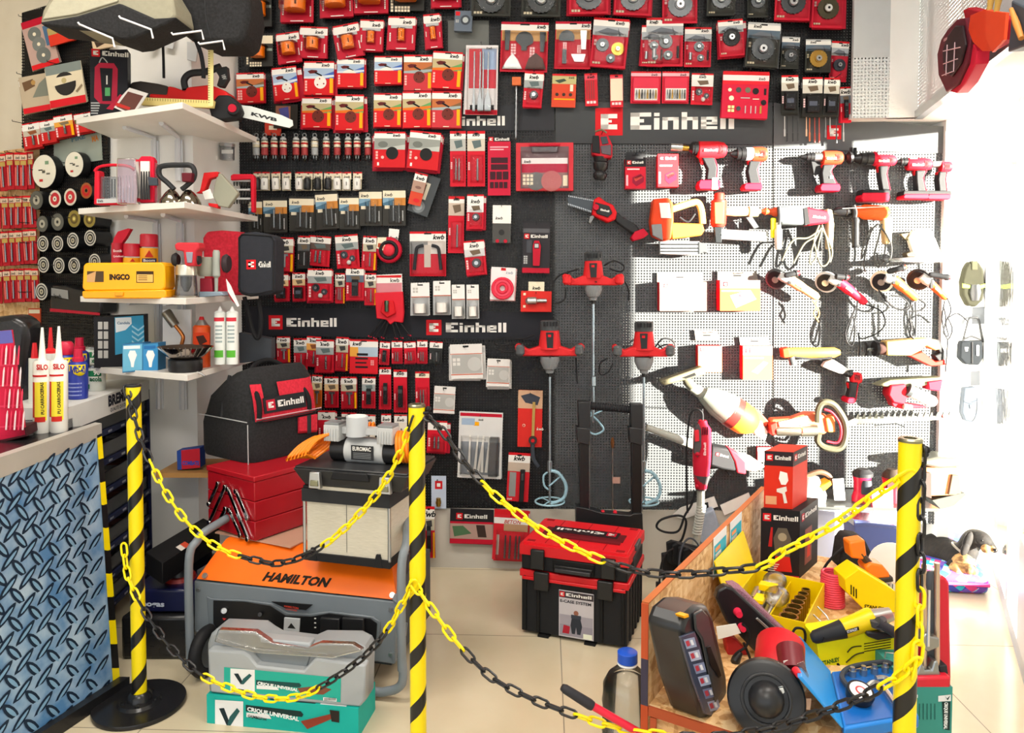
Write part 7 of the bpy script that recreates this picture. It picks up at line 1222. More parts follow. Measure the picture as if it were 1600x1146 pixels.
for i in range(3): T.q(m, [(491,966+i*7),(494,966+i*7),(494,968+i*7),(491,968+i*7)], .0098, 'white')
m.B('knobs', T.e)
fk = '7a8288:c'
def Gw(x, y, o, z): v = Gp(x, y, o); return V_((v.x, v.y, z))
L0 = Gp(297,1000,.03); R0 = Gp(628,1040,.03)
m = MB(); m.t([setz(L0,.03), setz(L0,.36), setz(L0,.425)+nb*.03+GP.ex*.01, setz(L0,.455)+nb*.08+GP.ex*.03, setz(L0,.455)+nb*.42+GP.ex*.03, setz(L0,.38)+nb*.5+GP.ex*.02, setz(L0,.03)+nb*.5], .0135, fk, 12); m.B('frame_hoop', T.e)
m = MB(); m.t([setz(R0,.10), setz(R0,.40), setz(R0,.47)+nb*.04-GP.ex*.0, setz(R0,.495)+nb*.1-GP.ex*.02, setz(R0,.495)+nb*.30-GP.ex*.09, setz(R0,.38)+nb*.36-GP.ex*.12, setz(R0,.03)+nb*.36-GP.ex*.12], .0135, fk, 12); m.B('frame_hoop', T.e)
m = MB(); m.t([setz(R0,.14), setz(R0,.06), setz(R0,.028)-GP.ex*.05, setz(R0,.022)-GP.ex*.14, setz(L0,.022)+GP.ex*.1, setz(L0,.05)], .0135, fk, 12); m.B('frame_base_tube', T.e)
m = MB(); m.t([setz(R0,.31)-GP.ex*.0, setz(R0,.31)-GP.ex*.02-GP.n*.02], .018, fk, 8,0); T.p('', [(614,970),(636,975),(634,995),(622,1000)], .02,.026, '747c82:c', mb=m); m.B('fixing_lug', T.e)
for o_ in (.03,-.46):
    c = setz(Gp(322,1075, o_),.082)+GP.ex*.005; m = MB(); ax = GP.ex; m.torus(c, ax, .062,.02, 'blk2', 32,10); m.cyl(c-ax*.016, c+ax*.016,.048, 'dgrey:c', None, 24); m.cyl(c-ax*.022, c+ax*.022,.016, 'grey:m', None, 16)
    for q in range(6): an = q*1.047; m.box(c-ax*.018+V_((0,0,0))+(GP.n*math.cos(an)+V_((0,0,1))*math.sin(an))*.032,(.006,.01,.01), 'char')
    m.B('wheel', T.e)
def fbox(name, label, cat, P, ang, z, group=None): return thing(name, label, cat, (P[0], P[1], z),(0,0, ang), group)
m = MB(); a = Zp(300,862,.405); e = thing('bubble_wrap_sheet', 'sheet of pinkish bubble wrap on the generator top under the red toolbox', 'wrap', (-.93,2.46,.402), world=True)
m.hexa([(-1.02,2.56,.402),(-.72,2.42,.402),(-.62,2.62,.402),(-.98,2.80,.402)], [(-1.02,2.56,.406),(-.72,2.42,.406),(-.62,2.62,.406),(-.98,2.80,.406)], 'c8a088:c'); m.B('sheet', e)
# cantilever red toolbox
TA = R(-34.9); TZ = .409
e = fbox('metal_toolbox', 'dark red metal toolbox with silver cantilever arms on the generator', 'toolbox', (-.848,2.46), TA, TZ)
m = MB(); W_, L_, H_ = .262,.42,.215
for i in range(3): m.box((-W_/2, L_/2,.033+i*.066),(W_, L_, .064), 'a01420:g')
m.B('trays', e, bevel=.003)
m = MB(); m.box((-W_/2, L_/2,.2075),(W_+.006, L_+.006,.018), 'a81824:g'); m.B('lid', e, bevel=.003)
for (a, b) in (((-.245,.085),(-.19,.165)),((-.245,.02),(-.15,.16)),((-.20,.018),(-.15,.085)),((-.09,.025),(-.012,.005)),((-.135,.155),(-.03,.004)),((-.09,.155),(-.03,.075)),((-.13,.085),(-.07,.01))):
    if a == (-.09,.025): continue
    m = MB(); dx, dz = b[0]-a[0], b[1]-a[1]; l = math.hypot(dx, dz); nx, nz = -dz/l*.007, dx/l*.007
    m.p([(a[0]+nx, a[1]+nz),(a[0]-nx, a[1]-nz),(b[0]-nx, b[1]-nz),(b[0]+nx, b[1]+nz)], -.009,-.003, 'silver:h')
    for p in (a, b): m.cyl((p[0], -.003, p[1]),(p[0], -.012, p[1]),.0085, 'silver:h', None, 12)
    m.B('cantilever_arm', e, bevel=.001)
# duffel tool bag
BA_ = R(-34.9); bz = TZ+.2175
e = fbox('duffel_tool_bag', 'black and red open mouth tool bag with white logo on the red toolbox', 'tool bag', (-.915,2.61), BA_, bz)
def loftbox(m, rings, key, cap=True):
    n = 20; vs = []; fs = []
    for (cx, cy, hx, hy, z, pw) in rings:
        for i in range(n):
            a = 2*math.pi*i/n; c, s = math.cos(a), math.sin(a); vs.append((cx+hx*math.copysign(abs(c)**pw, c), cy+hy*math.copysign(abs(s)**pw, s), z))
    for j in range(len(rings)-1):
        for i in range(n): fs.append((j*n+i, j*n+(i+1) % n, (j+1)*n+(i+1) % n, (j+1)*n+i))
    fs.append(list(range(n))[::-1]); fs.append([(len(rings)-1)*n+i for i in range(n)]); m.add(vs, fs, key)
BW, BL_ = .155,.165   # half width (end), half length (front)
m = MB(); loftbox(m, [(-BW, BL_, BW*.97, BL_*.97,0,.3),(-BW, BL_, BW, BL_, .02,.3),(-BW, BL_, BW*1.02, BL_*1.02,.12,.35),(-BW, BL_, BW*1.0, BL_*1.0,.15,.4)], 'fabric_blk'); m.B('lower_body', e)
m = MB(); loftbox(m, [(-BW, BL_, BW*.99, BL_*.99,.148,.4),(-.142, BL_, .130, BL_*1.0,.22,.45),(-.112, BL_+.005,.080, BL_*.95,.28,.5),(-.10, BL_+.01,.045, BL_*.85,.31,.6),(-.09, BL_+.02,.02, BL_*.7,.325,.8)], 'fabric_blk'); m.B('upper_body', e)
def bx(u, z):   # point on the long side (local x=0 face, leaning inwards above .15), u along y
    lean = 0 if z < .15 else (z-.15)*.17 if z < .22 else .012+(z-.22)*.33
    return V_((.006-lean, u, z))
m = MB(); G = []
us = [i/8 for i in range(9)]
zs = [.145,.17,.195,.22,.25,.275]
for j, z in enumerate(zs):
    for u in us: uu = .03+u*.27; p = bx(uu*1.0, z); G.append(p+V_((.006 if .1 < u < .9 else -.012,0,0)))
m.add(G, [(j*9+i, j*9+i+1,(j+1)*9+i+1,(j+1)*9+i) for j in range(len(zs)-1) for i in range(8) if not (j >= 3 and i in (1,2))], 'fabric_red')
m.B('red_side_panel', e)
m = MB(); o = bx(.055,.172)+V_((.009,0,0)); ez = (bx(.1,.215)-bx(.1,.175)).normalized(); ey = V_((0,1,0)); nx = ey.cross(ez).normalized(); nx = nx if nx.x > 0 else -nx
m.hexa([o, o+ey*.185, o+ey*.185+ez*.056, o+ez*.056], [p+nx*.003 for p in (o, o+ey*.185, o+ey*.185+ez*.056, o+ez*.052)], '1e1e22'); m.logo(.01,.009,.038,0,.165, 'crim', 'white', o=o+nx*.0035, ex=ey, ez=ez, n=nx); m.B('logo_patch', e)
m = MB();
for z in (.150,.158): m.t([bx(.02, z)+V_((.009,0,0)), bx(.16, z)+V_((.011,0,0)), bx(.31, z)+V_((.009,0,0))], .0022, 'char' if z < .155 else 'c8a0a8', 6)
m.B('piping', e)
m = MB(); m.hexa([(.005,.205,.075),(.005,.295,.065),(.005,.295,.135),(.005,.205,.135)], [(.016,.205,.085),(.016,.29,.075),(.016,.29,.138),(.016,.205,.138)], 'fabric_red'); m.hexa([(.0155,.24,.07),(.0155,.258,.07),(.0155,.258,.14),(.0155,.24,.14)], [(.019,.24,.07),(.019,.258,.07),(.019,.258,.14),(.019,.24,.14)], 'char'); m.B('side_pocket', e, bevel=.003)
m = MB(); m.t([bx(.035,.16)+V_((.006,0,0)), bx(.04,.22)+V_((.006,0,0)), V_((-.10,.08,.31)), V_((-.12,.16,.345)), V_((-.10,.235,.31)), bx(.25,.22)+V_((.008,0,0)), bx(.255,.16)+V_((.008,0,0))], .009, 'blk2:f', 8); m.B('carry_handle', e)
m = MB(); m.t([(-.30,.002,.148),(-.15,-.006,.15),(-.01,-.002,.148)], .002, 'lgrey', 6); m.t([(-.005,-.002,.0),(-.003,-.004,.14)], .0018, 'lgrey', 6); m.t([(-.16,-.0,.15),(-.155,.01,.23),(-.15,.03,.3)], .006, 'char', 6); m.B('end_seams', e)
# aluminium tool case with tray and compressor
CA = R(-15.3);
e = fbox('aluminium_case', 'silver sided tool case with black trim standing on the generator', 'tool case', (-.645,2.315), CA, .405)
m = MB(); m.box((.143,.10,.11),(.275,.19,.19), 'brushed'); m.B('metal_body', e, bevel=.003)
m = MB(); m.box((.143,.10,.012),(.292,.205,.024), 'blk2'); m.box((.143,.10,.205),(.296,.21,.04), 'char')
for x in (.03,.25): m.p([(x-.016,.0),(x+.016,.0),(x+.006,.04),(x-.006,.04)][::-1], -.004,.004, 'blk2')
m.box((.143,.004,.12),(.0015,.001,.17), 'dgrey'); m.box((.143,.1,.228),(.29,.2,.012), 'blk2'); m.B('black_trim', e, bevel=.004)
m = MB(); m.p([(.04,.215),(.26,.215),(.24,.236),(.06,.236)][::-1], -.003,.03, 'brushed'); m.B('metal_lid_plate', e)
for x in (.0,.286): m = MB(); m.cyl((x, .002,.02),(x, .002,.19),.005, 'silver:m', None, 8); m.B('corner_rail', e)
e = fbox('case_tray', 'black open tool tray with two steel latches on the silver case', 'tray', (-.66,2.30), CA, .643)
m = MB();
for b_, t_, k in (([(0,0),(.36,0),(.36,.22),(0,.22)], [(-.01,-.012),(.37,-.012),(.37,.232),(-.01,.232)], 'char:c'),):
    m.hexa([(x+(.02 if x < .1 else -.02), y+.01,0) for x, y in b_], [(x, y, .055) for x, y in t_], k)
m.box((.18,.11,.058),(.37,.235,.008), 'char:c'); m.p([(.12,.03),(.25,.03),(.24,.056),(.13,.056)][::-1], -.018,-.008, 'blk2'); m.B('tray_body', e, bevel=.005)
for x in (.07,.30): m = MB(); m.p([(x-.02,.0),(x+.02,.0),(x+.016,.05),(x-.016,.05)][::-1], -.022,-.006, 'silver:m'); m.p([(x-.014,.008),(x+.014,.008),(x+.012,.026),(x-.012,.026)][::-1], -.026,-.02, 'olive:m'); m.B('latch', e, bevel=.002)
e = fbox('air_compressor', 'twin cylinder grey and black air compressor on the black tray', 'compressor', (-.66,2.30), CA, .706)
m = MB(); m.l((.07,.1,.035),(.32,.1,.035), [(0,.02),(.02,.038),(.3,.038),(.31,.04),(.7,.04),(.71,.038),(.98,.038),(1,.02)], 'blk2:c', 24); m.l((.125,.1,.035),(.255,.1,.035), [(0,.041),(.16,.041),(.17,.0405),(.83,.0405),(.84,.041),(1,.041)], 'silver:c', 24); m.B('motor_barrel', e)
m = MB(); m.box((.19,.0585,.035),(.075,.002,.045), 'char'); m.text('EUROMAC', .158,.042,.012,.0565, 'white', .03, wmax=.062)
for q in range(4): m.quad(.16,.018+q*.005,.22,.020+q*.005,.0568, 'grey')
m.B('name_plate', e)
for x in (.09,.27):
    m = MB(); m.box((x, .075,.093),(.052,.055,.05), 'lgrey:c');
    for q in range(6): m.box((x-.022+q*.009,.046,.088),(.003,.004,.04), 'silver:c')
    m.box((x, .075,.122),(.05,.05,.008), 'grey:c'); m.B('cylinder_head', e, bevel=.003)
m = MB(); m.box((.18,.085,.1),(.14,.035,.02), 'lgrey:c'); m.cyl((.165,.075,.085),(.165,.075,.145),.034, 'b8bcc0:c', None, 20); m.cyl((.165,.075,.145),(.165,.075,.147),.028, 'white', None, 20); m.torus((.12,.06,.14),(0,.3,1),.018,.003, 'dgrey:m', 14,6); m.B('air_manifold', e)
m = MB()
for i in range(5): m.torus((.15+i*.012,.12,.105),(1,.2,0),.012,.004, 'org2:c', 12,6)
m.B('fittings', e)
for s, (bx0, bx1, n) in enumerate(((.0,.075,6),(.30,.375,7))):
    e2 = fbox('coiled_hose', ['orange coiled air hose spilling left of the compressor', 'orange coiled air hose right of the compressor'][s], 'hose', (-.66,2.30), CA, .706)
    m = MB()
    for i in range(n):
        x = bx0+(bx1-bx0)*i/n
        if s == 0: m.t([(x-.03,-.01,.016+i*.004),(x-.01,.03,.05+i*.005),(x+.03,.06,.075+i*.003),(x+.01,.08,.05),(x-.02,.03,.018)], .0055, 'f08018:c', 8,4, closed=True)
        else: m.torus((x, .09,.055),(1,.25,.1),.045,.0055, 'f08018:c', 20,8)
    m.B('hose_coils', e2)
# grey carry case on teal carton in front
VP = PF((-.853,2.12,0),(-.154,-.988,0))
T = Tool('jack_carton', 'teal carton with black and white print on the floor, under the grey case', 'carton', VP, 440,1100)
ztp = VP.P(325,1086,0).z
bl = VP.P(323,1100,0); br = VP.P(560,1108,0); n_ = -VP.n
m = MB(); c4 = [setz(bl, 0), setz(br, 0), setz(br, 0)+n_*.14, setz(bl, 0)+n_*.14]; m.hexa(c4, [setz(v, ztp) for v in c4], '18a89c'); m.B('carton_body', T.e)
def prt(T, m, pts, off, key): T.q(m, pts, off, key)
def vexo(T, m, x, y, w_, h_, off, sl=.06):
    q = lambda u, v: (x+u*w_, y+v*h_+u*w_*sl)
    T.q(m, [q(0,0), q(1,0), q(1,1), q(0,1)], off, 'e4e6e6'); o = off+.0004
    T.q(m, [q(.14,.22), q(.32,.2), q(.52,.58), q(.42,.66)], o, '1a2a30'); T.q(m, [q(.42,.66), q(.52,.42), q(.78,.18), q(.88,.26), q(.54,.66)], o+.0002, '2a5a5a'); T.text(m, 'vexo', x+w_*.2, y+h_*.9+2, h_*.13, w_*.66, o, '12181c', 4,.06)
m = MB(); vexo(T, m, 336,1094,44,60,.001); T.q(m, [(384,1102),(470,1112),(474,1117),(472,1121),(384,1112)], .001, '16302e'); T.text(m, 'CRIQUE UNIVERSAL', 386,1111,6,84,.0015, 'e8f0f0', 6,.04); T.q(m, [(385,1114),(420,1117),(424,1124),(385,1121)], .001, 'e4e6e6'); T.text(m, 'GAJMB0271H', 387,1121,4,30,.0015, '12181c', 6,.03); T.p('', [(470,1128),(520,1116),(528,1120),(480,1140)], .0,.002, '8a3a28', mb=m); T.q(m, [(515,1110),(530,1112),(530,1130),(518,1128)], .0022, '2a2420'); m.B('printed_front', T.e)
m = MB(); zq = ztp+.0006
def top(u, v): return setz(bl, zq)+(setz(br, zq)-setz(bl, zq))*u+n_*(.14*v)
m.add([top(.42,.02), top(.72,.02), top(.70,.3), top(.44,.3)], [(0,1,2,3)], '16302e'); m.add([top(.75,.02), top(.92,.02), top(.92,.3), top(.77,.3)], [(0,1,2,3)], 'e4e6e6'); m.B('printed_top', T.e)
T = Tool('jack_case', 'grey plastic carry case with teal label wrapped in cling film', 'case', VP, 440,1050)
off0, off1 = -.115,-.005
T.p('case_body', [(323,1006),(328,992),(338,984),(400,987),(412,996),(424,1003),(480,1010),(496,1003),(552,1004),(568,1012),(573,1022),(571,1096),(562,1107),(440,1097),(326,1084),(324,1060)], off0, off1-.03, '8f9497:c', .01)
T.p('case_front', [(324,1016),(380,1019),(390,1026),(402,1041),(474,1049),(484,1038),(492,1030),(571,1040),(570,1096),(562,1106),(440,1096),(328,1083)], off1-.034, off1, 'a0a5a8:c', .006)
T.p('grip_recess', [(398,1012),(486,1022),(478,1046),(402,1039)], off1-.032, off1-.026, '80868a:c', .004); T.p('grip_bar', [(406,998),(484,1006),(484,1014),(406,1005)], off1-.05, off1-.012, '999ea1:c', .004)
m = MB(); o = off1+.001; T.q(m, [(350,1043),(533,1060),(532,1098),(350,1079)], o, '2aa896'); vexo(T, m, 360,1045,38,36, o+.0005); T.q(m, [(400,1063),(468,1068),(471,1072),(468,1075),(400,1071)], o+.0005, '1c4a48'); T.text(m, 'CRIQUE UNIVERSAL', 402,1070,4.6,66, o+.001, 'eef2f2', 5,.04); T.q(m, [(401,1071),(432,1074),(436,1079),(401,1077)], o+.0007, 'e4e6e6'); T.q(m, [(464,1076),(500,1072),(518,1078),(505,1086),(470,1084)], o+.0007, '7a4a38'); T.q(m, [(505,1090),(526,1092),(526,1097),(505,1095)], o+.0007, 'e8e8e8')
for q in range(8): T.q(m, [(507+q*2.3,1091),(508.2+q*2.3,1091.1),(508.2+q*2.3,1095.5),(507+q*2.3,1095.3)], o+.001, 'black')
m.B('teal_label', T.e)
T.p('cling_film', [(340,985),(398,988),(424,1006),(480,1014),(500,1006),(550,1008),(566,1018),(520,1030),(400,1022),(334,1004)], off1-.02, off1+.003, 'wrap', .004)
# black gas stove cartons low left
T = Tool('gas_stove', 'dark blue portable gas stove with red ringed burner, low behind the left post', 'gas stove', PY(2.50),250,950)
z1, z0 = T.pf.P(250,922,0).z, T.pf.P(250,958,0).z
m = MB(); c4 = [(-1.29,2.50),(-1.07,2.50),(-1.05,2.84),(-1.26,2.84)]; m.hexa([(x, y, z0) for x, y in c4], [(x, y, z1) for x, y in c4], 'navy:g'); m.B('stove_body', T.e, bevel=.008)
m = MB(); T.text(m, 'neogas', 214,947,8,42,.001, 'b8c0d0', 2,.04); m.B('lettering', T.e)
m = MB(); c_ = V_((-1.16,2.60, z1)); m.cyl(c_, c_+V_((0,0,.012)),.055, '8a2018:c', .05,20); m.cyl(c_+V_((0,0,.012)), c_+V_((0,0,.035)),.034, 'char:c', .03,20); m.B('burner', T.e)
e = thing('black_case', 'wide glossy black base under the portable stove', 'case', (-1.17,2.66,0), world=True)
m = MB(); c4 = [(-1.31,2.48),(-1.075,2.48),(-1.06,2.86),(-1.28,2.86)]; m.hexa([(x, y, 0) for x, y in c4], [(x, y, z0-.004) for x, y in c4], 'blk2:g'); m.B('case_body', e, bevel=.012)
e = thing('grill_box', 'long black box lying on the portable stove', 'box', (-1.2,2.6, z1+.04), world=True)
c4 = [(-1.25,2.54),(-1.147,2.44),(-1.097,2.80),(-1.20,2.90)]; zb, zt_ = z1+.04, z1+.115
m = MB(); m.hexa([(x, y, zb) for x, y in c4], [(x, y, zt_) for x, y in c4], '161618'); m.B('carton', e, bevel=.004)
m = MB(); m.hexa([(-1.22,2.66, z1),(-1.14,2.62, z1),(-1.12,2.78, z1),(-1.19,2.84, z1)], [(-1.22,2.66, zb),(-1.14,2.62, zb),(-1.12,2.78, zb),(-1.19,2.84, zb)], 'blk2'); m.B('carton_foot', e)
m = MB(); m.add([(-1.165,2.58, zt_+.001),(-1.13,2.545, zt_+.001),(-1.122,2.60, zt_+.001),(-1.157,2.635, zt_+.001)], [(0,1,2,3)], 'd8d0c8'); m.add([(-1.161,2.605, zt_+.0015),(-1.126,2.57, zt_+.0015),(-1.122,2.60, zt_+.0015),(-1.157,2.635, zt_+.0015)], [(0,1,2,3)], 'c84a30'); m.B('sticker', e)
# stacked cases with telescopic handle
KA = R(-20); KX, KY = .027,2.67; W_, D_ = .395,.30
e = fbox('rolling_case', 'tall black case with red lip and photo label, bottom of the stack', 'rolling case', (KX, KY), KA, 0)
m = MB(); m.box((W_/2, D_/2,.115),(W_-.012, D_-.012,.21), '1c1d1f');
for x in (.02,.07,.30,.375): m.box((x, .004,.115),(.012,.012,.2), '141516')
for y in (.05,.1,.15,.2,.25): m.box((W_-.006, y, .11),(.012,.014,.19), '242527')
m.box((.21,.006,.11),(.11,.006,.18), '141516'); m.B('case_body', e, bevel=.004)
m = MB(); m.box((W_/2, D_/2,.222),(W_, D_, .024), 'c8141e:c'); m.box((W_/2,-.002,.207),(W_-.02,.006,.012), 'c8141e:c'); m.B('red_lip', e, bevel=.004)
for x in (.085,.315): m = MB(); m.box((x, -.007,.205),(.055,.018,.065), '18191a:c'); m.B('latch', e, bevel=.004)
m = MB(); m.box((.21,.0015,.098),(.126,.002,.165), 'b8b4b8'); m.quad(.148,.155,.272,.178,.0, '3a3438'); m.logo(.150,.158,.018,-.0002,.115); m.text('E-CASE SYSTEM', .152,.138,.010,-.0002, '2a2a30', .03, wmax=.112); m.quad(.15,.06,.27,.095,0, '98949c'); m.quad(.15,.02,.27,.06,0, '8a8690')
m.flat([(.195,.09),(.225,.09),(.232,.06),(.226,.03),(.214,.03),(.21,.055),(.206,.03),(.195,.03),(.19,.06)][::-1], -.0003, '2c3038'); m.disc(.21,.105,.009,-.0004, '8a5a48', 12); m.quad(.192,.085,.228,.098,-.0005, '343a44'); m.flat([(.16,.028),(.185,.028),(.188,.055),(.165,.058)][::-1], -.0004, 'a02030'); m.quad(.236,.018,.268,.036,-.0004, 'd8dcc8'); m.B('photo_label', e)
for x in (.09,.26): m = MB(); m.box((x, .01,.004),(.04,.03,.008), '141516'); m.B('foot', e)
e = fbox('stacking_case', 'shallow black case with large red lid, top of the stack', 'case', (KX, KY), KA, .236)
m = MB(); m.box((W_/2, D_/2,.03),(W_-.012, D_-.008,.06), '1a1b1d'); m.box((W_-.002, D_/2,.04),(.012,.16,.05), '222325'); m.B('case_body', e, bevel=.005)
m = MB(); m.box((W_/2, D_/2,.072),(W_, D_, .036), 'c8141e:c'); m.box((W_/2, D_/2,.0935),(W_-.02, D_-.03,.008), 'd01822:c')
for x in (.09,.20,.30): m.box((x, D_/2,.0976),(.004, D_-.04,.001), '9a1018')
for x, y in ((.035,.03),(.36,.03),(.035,.27),(.36,.27)): m.box((x, y, .0978),(.03,.02,.001), '8a0e16')
m.B('red_lid', e, bevel=.004)
m = MB(); zt_ = .1005; m.box((.2,.15,.0985),(.30,.075,.003), '5a1018'); m.box((.2,.17,.1),(.25,.06,.003), '26181c')
mk = Matrix.Rotation(math.pi, 4, 'Z'); m.logo(-.115,-.02,.036,0,.225, 'crim', 'white', o=V_((.2,.17,.1018)), ex=V_((-1,0,0)), ez=V_((0,-1,0)), n=V_((0,0,1))); m.box((.2,.095,.1),(.29,.02,.006), '6a141c'); m.B('lid_logo_panel', e)
for x in (.07,.325): m = MB(); m.box((x, -.006,.045),(.05,.018,.07), '18191a:c'); m.B('latch', e, bevel=.004)
m = MB(); m.box((.2,-.004,.028),(.14,.014,.012), '101011:c'); m.box((.2,-.002,.03),(.15,.006,.045), '101112'); m.box((.2,-.012,.018),(.13,.014,.014), '26272a:c'); m.B('front_handle', e, bevel=.003)
m = MB(); m.box((W_+.002,.15,.085),(.01,.08,.02), 'dgrey:c'); m.B('side_clip', e, bevel=.002)
H0 = WALL.P(914,700,.22).y
T = Tool('telescopic_handle', 'black telescopic trolley handle with ribbed grip behind the stacked cases', 'handle', PY(3.02),950,700)
for x in (914,996):
    T.p('post_cap', [(x-11,628 if x < 950 else 632),(x+9,628 if x < 950 else 632),(x+9,672),(x-10,670)], -.02,.025, '1e1f21:c', .004); T.p('post_collar', [(x-13,668),(x+9,670),(x+7,697),(x-12,692)], -.024,.03, '232426:c', .004); T.p('post', [(x-9,690),(x+7,692),(x+6,812),(x-8,808)], -.018,.02, '131315:c', .002); T.t('steel_edge', [(x+7,640),(x+7,800)], .8,.02, 'grey:m', sm=0)
T.p('base_yoke', [(900,792),(916,795),(940,802),(985,806),(990,803),(1004,803),(1005,830),(900,822)], -.02,.03, '1c1d1f:c', .003)
m = MB(); pr = []
for i in range(40): pr.append((i/39,6.4 if i % 2 else 5.4))
T.l('', (918,634),(992,641), pr, 0, '202124', mb=m, seg=14); m.B('ribbed_grip', T.e)
for x in (942,961): T.l('red_button', (x, 806),(x, 798), [(0,3),(.5,3.5),(1,2.5)], .01, 'd81c30:c', seg=10)
# plug heap behind the particle board
T = Tool('power_adapter', 'stack of black corrugated plastic and adapter with grey cables', 'adapter', PY(2.78),1065,880)
for i in range(4): T.p('black_fin', [(1042+i*9,850+i*4),(1050+i*9,846+i*4),(1100+i*2,858+i*6),(1098+i*2,905),(1090,905),(1044+i*8,880)], -.12+i*.03,-.1+i*.03, '18191b', .002)
T.p('black_base', [(1035,868),(1066,862),(1104,876),(1106,1000),(1040,990)], -.16,-.13, '1a1b1d', .004); T.t('grey_cable', [(1058,960),(1060,900),(1064,860),(1076,842),(1090,850),(1100,880),(1098,915),(1085,928),(1070,915),(1062,880)], 1.6,.02, 'slate:c'); T.t('black_cable', [(1030,925),(1032,890),(1040,866),(1052,858)], 1.6,.02, 'blk2'); T.p('connector', [(1026,912),(1034,912),(1035,925),(1026,926)], 0,.02, 'blk2', .002)
# ------------------------------------------------------------------ particle board display
OZ = .29; O_ = V_((.319,1.718,0)); U = V_((.85,-.527,0)).normalized(); V = V_((.527,.85,0)).normalized(); oa = math.atan2(U.y, U.x)
e = thing('display_platform', 'low particle board display platform with tall side panel', 'display stand', O_, (0,0, oa))
m = MB(); m.box((.25,.6, OZ-.012),(.5,1.2,.024), 'osb'); m.B('platform_top', e)
m = MB(); m.box((.25,.02,(OZ-.024)/2),(.49,.016, OZ-.024), 'osb'); m.box((.49,.6,(OZ-.024)/2),(.016,1.18, OZ-.024), 'osb'); m.B('side_boards', e)
m = MB(); m.box((.25,-.003, OZ-.012),(.5,.006,.022), 'a85030'); m.box((.012,-.003, OZ/2-.01),(.014,.006, OZ-.03), 'a85030'); m.B('painted_edge', e)
m = MB(); m.box((-.009,.555,.265),(.016,1.12,.53), 'osb'); m.B('side_panel', e)
m = MB();
for i, (z0, z1, k) in enumerate(((0,.17, '3c3848'),(.17,.29, 'b04a28'),(.29,.40, '3c3848'),(.40,.53, 'b8502c'))): m.box((-.009,-.007,(z0+z1)/2),(.017,.003, z1-z0), k)
m.box((-.009,.555,.5315),(.017,1.12,.003), 'b86a3c'); m.B('painted_panel_edge', e)
for i, (y0, y1, z0) in enumerate(((.30,.42,.36),(.47,.60,.40))):
    sp_ = PF(O_, U).P(*((1114,900),(1140,872))[i])-O_; y0 = sp_.dot(V); z0 = sp_.z; q = thing('price_sheet', ['white sheet with blue and orange print on the side panel, nearer one', 'white sheet with blue and orange print on the side panel, farther one'][i], 'poster', O_+U*.001+V*y0+V_((0,0, z0)),(0,0, oa+R(90)))
    m = MB(); m.box((.06,-.001,.05),(.13,.001,.12), 'e4e8ea'); m.quad(.0,.0,.12,.085,-.0018, '3ab0c8')
    for j in range(4): m.quad(.01,.01+j*.018,.09-.01*j, .022+j*.018,-.0022, 'e89a68' if j % 2 else 'd8d8d0')
    m.B('sheet', q)
def S(px, py): return Zp(px, py, OZ)
def on(name, label, cat, px, py, group=None): b = S(px, py); return Tool(name, label, cat, PY(b.y), px, py, 0, group)
# organiser case leaning on the panel
b = S(1105,1122); OP = PF(b, (.80,-.60,0)); T = Tool('bit_organiser_case', 'tall black plastic case with clear compartments leaning on side panel', 'organiser case', OP, 1095,1060)
T.p('case_shell', [(1066,985),(1074,962),(1090,947),(1106,946),(1116,966),(1137,1058),(1138,1084),(1124,1112),(1112,1126),(1100,1124),(1082,1070)], -.085,0, '202225:c', .012)
T.p('handle_frame', [(1086,960),(1098,952),(1107,962),(1130,1060),(1130,1082),(1118,1100),(1110,1060),(1098,1000),(1088,985)], 0,.008, '33373c:c', .005); T.p('handle_hole', [(1104,1012),(1110,1010),(1128,1056),(1124,1060),(1110,1040)], .008,.010, 'black', .001)
T.p('clear_cover', [(1064,996),(1086,988),(1094,1010),(1106,1060),(1118,1102),(1112,1120),(1102,1116),(1084,1066)], 0,.006, '3a4258:g', .001); m = MB()
for j in range(6):
    x = 1068+j*7.4; y = 1000+j*19.5; T.q(m, [(x, y),(x+17, y-4),(x+21, y+11),(x+5, y+15)], .0064, ['8a98b8', 'a8b0cc', '7a86a8', '98a8c8', '6a7698', '9aa0b8'][j]); T.q(m, [(x+3, y+3),(x+8, y+1),(x+11, y+9),(x+6, y+11)], .0068, 'b03848'); T.q(m, [(x+10, y+1),(x+14, y),(x+17, y+8),(x+13, y+9)], .0068, 'e0e4ee')
m.B('small_parts', T.e); T.p('yellow_latch', [(1068,963),(1076,960),(1077,965),(1070,967)], -.02,-.0, 'ylw2:c', .001)
# yellow metal hole saw box
b = S(1190,985); YX = (R(-31.8)+0)
e = thing('hole_saw_box', 'open yellow metal box with row of brass hole saws and bags', 'metal box', O_+U*.055+V*.46+V_((0,0, OZ)),(0,0, oa))
m = MB(); w_, d_, h_ = .20,.30,.075
for c_, s_ in (((w_/2,0, h_/2),(w_, .003, h_)),((w_/2, d_, h_/2),(w_, .003, h_)),((0, d_/2, h_/2),(.003, d_, h_)),((w_, d_/2, h_/2),(.003, d_, h_)),((w_/2, d_/2,.002),(w_, d_, .003)),((w_*.52, d_/2, h_*.4),(.003, d_, h_*.8))): m.box(c_, s_, 'e8c800:c')
m.B('box_body', e)
m = MB(); m.hexa([(-.004,0, h_-.005),(-.004, d_, h_-.005),(0, d_, h_-.005),(0,0, h_-.005)], [(-.045,0, h_+.115),(-.045, d_, h_+.115),(-.041, d_, h_+.115),(-.041,0, h_+.115)], 'f0d000:c'); m.B('open_lid', e)
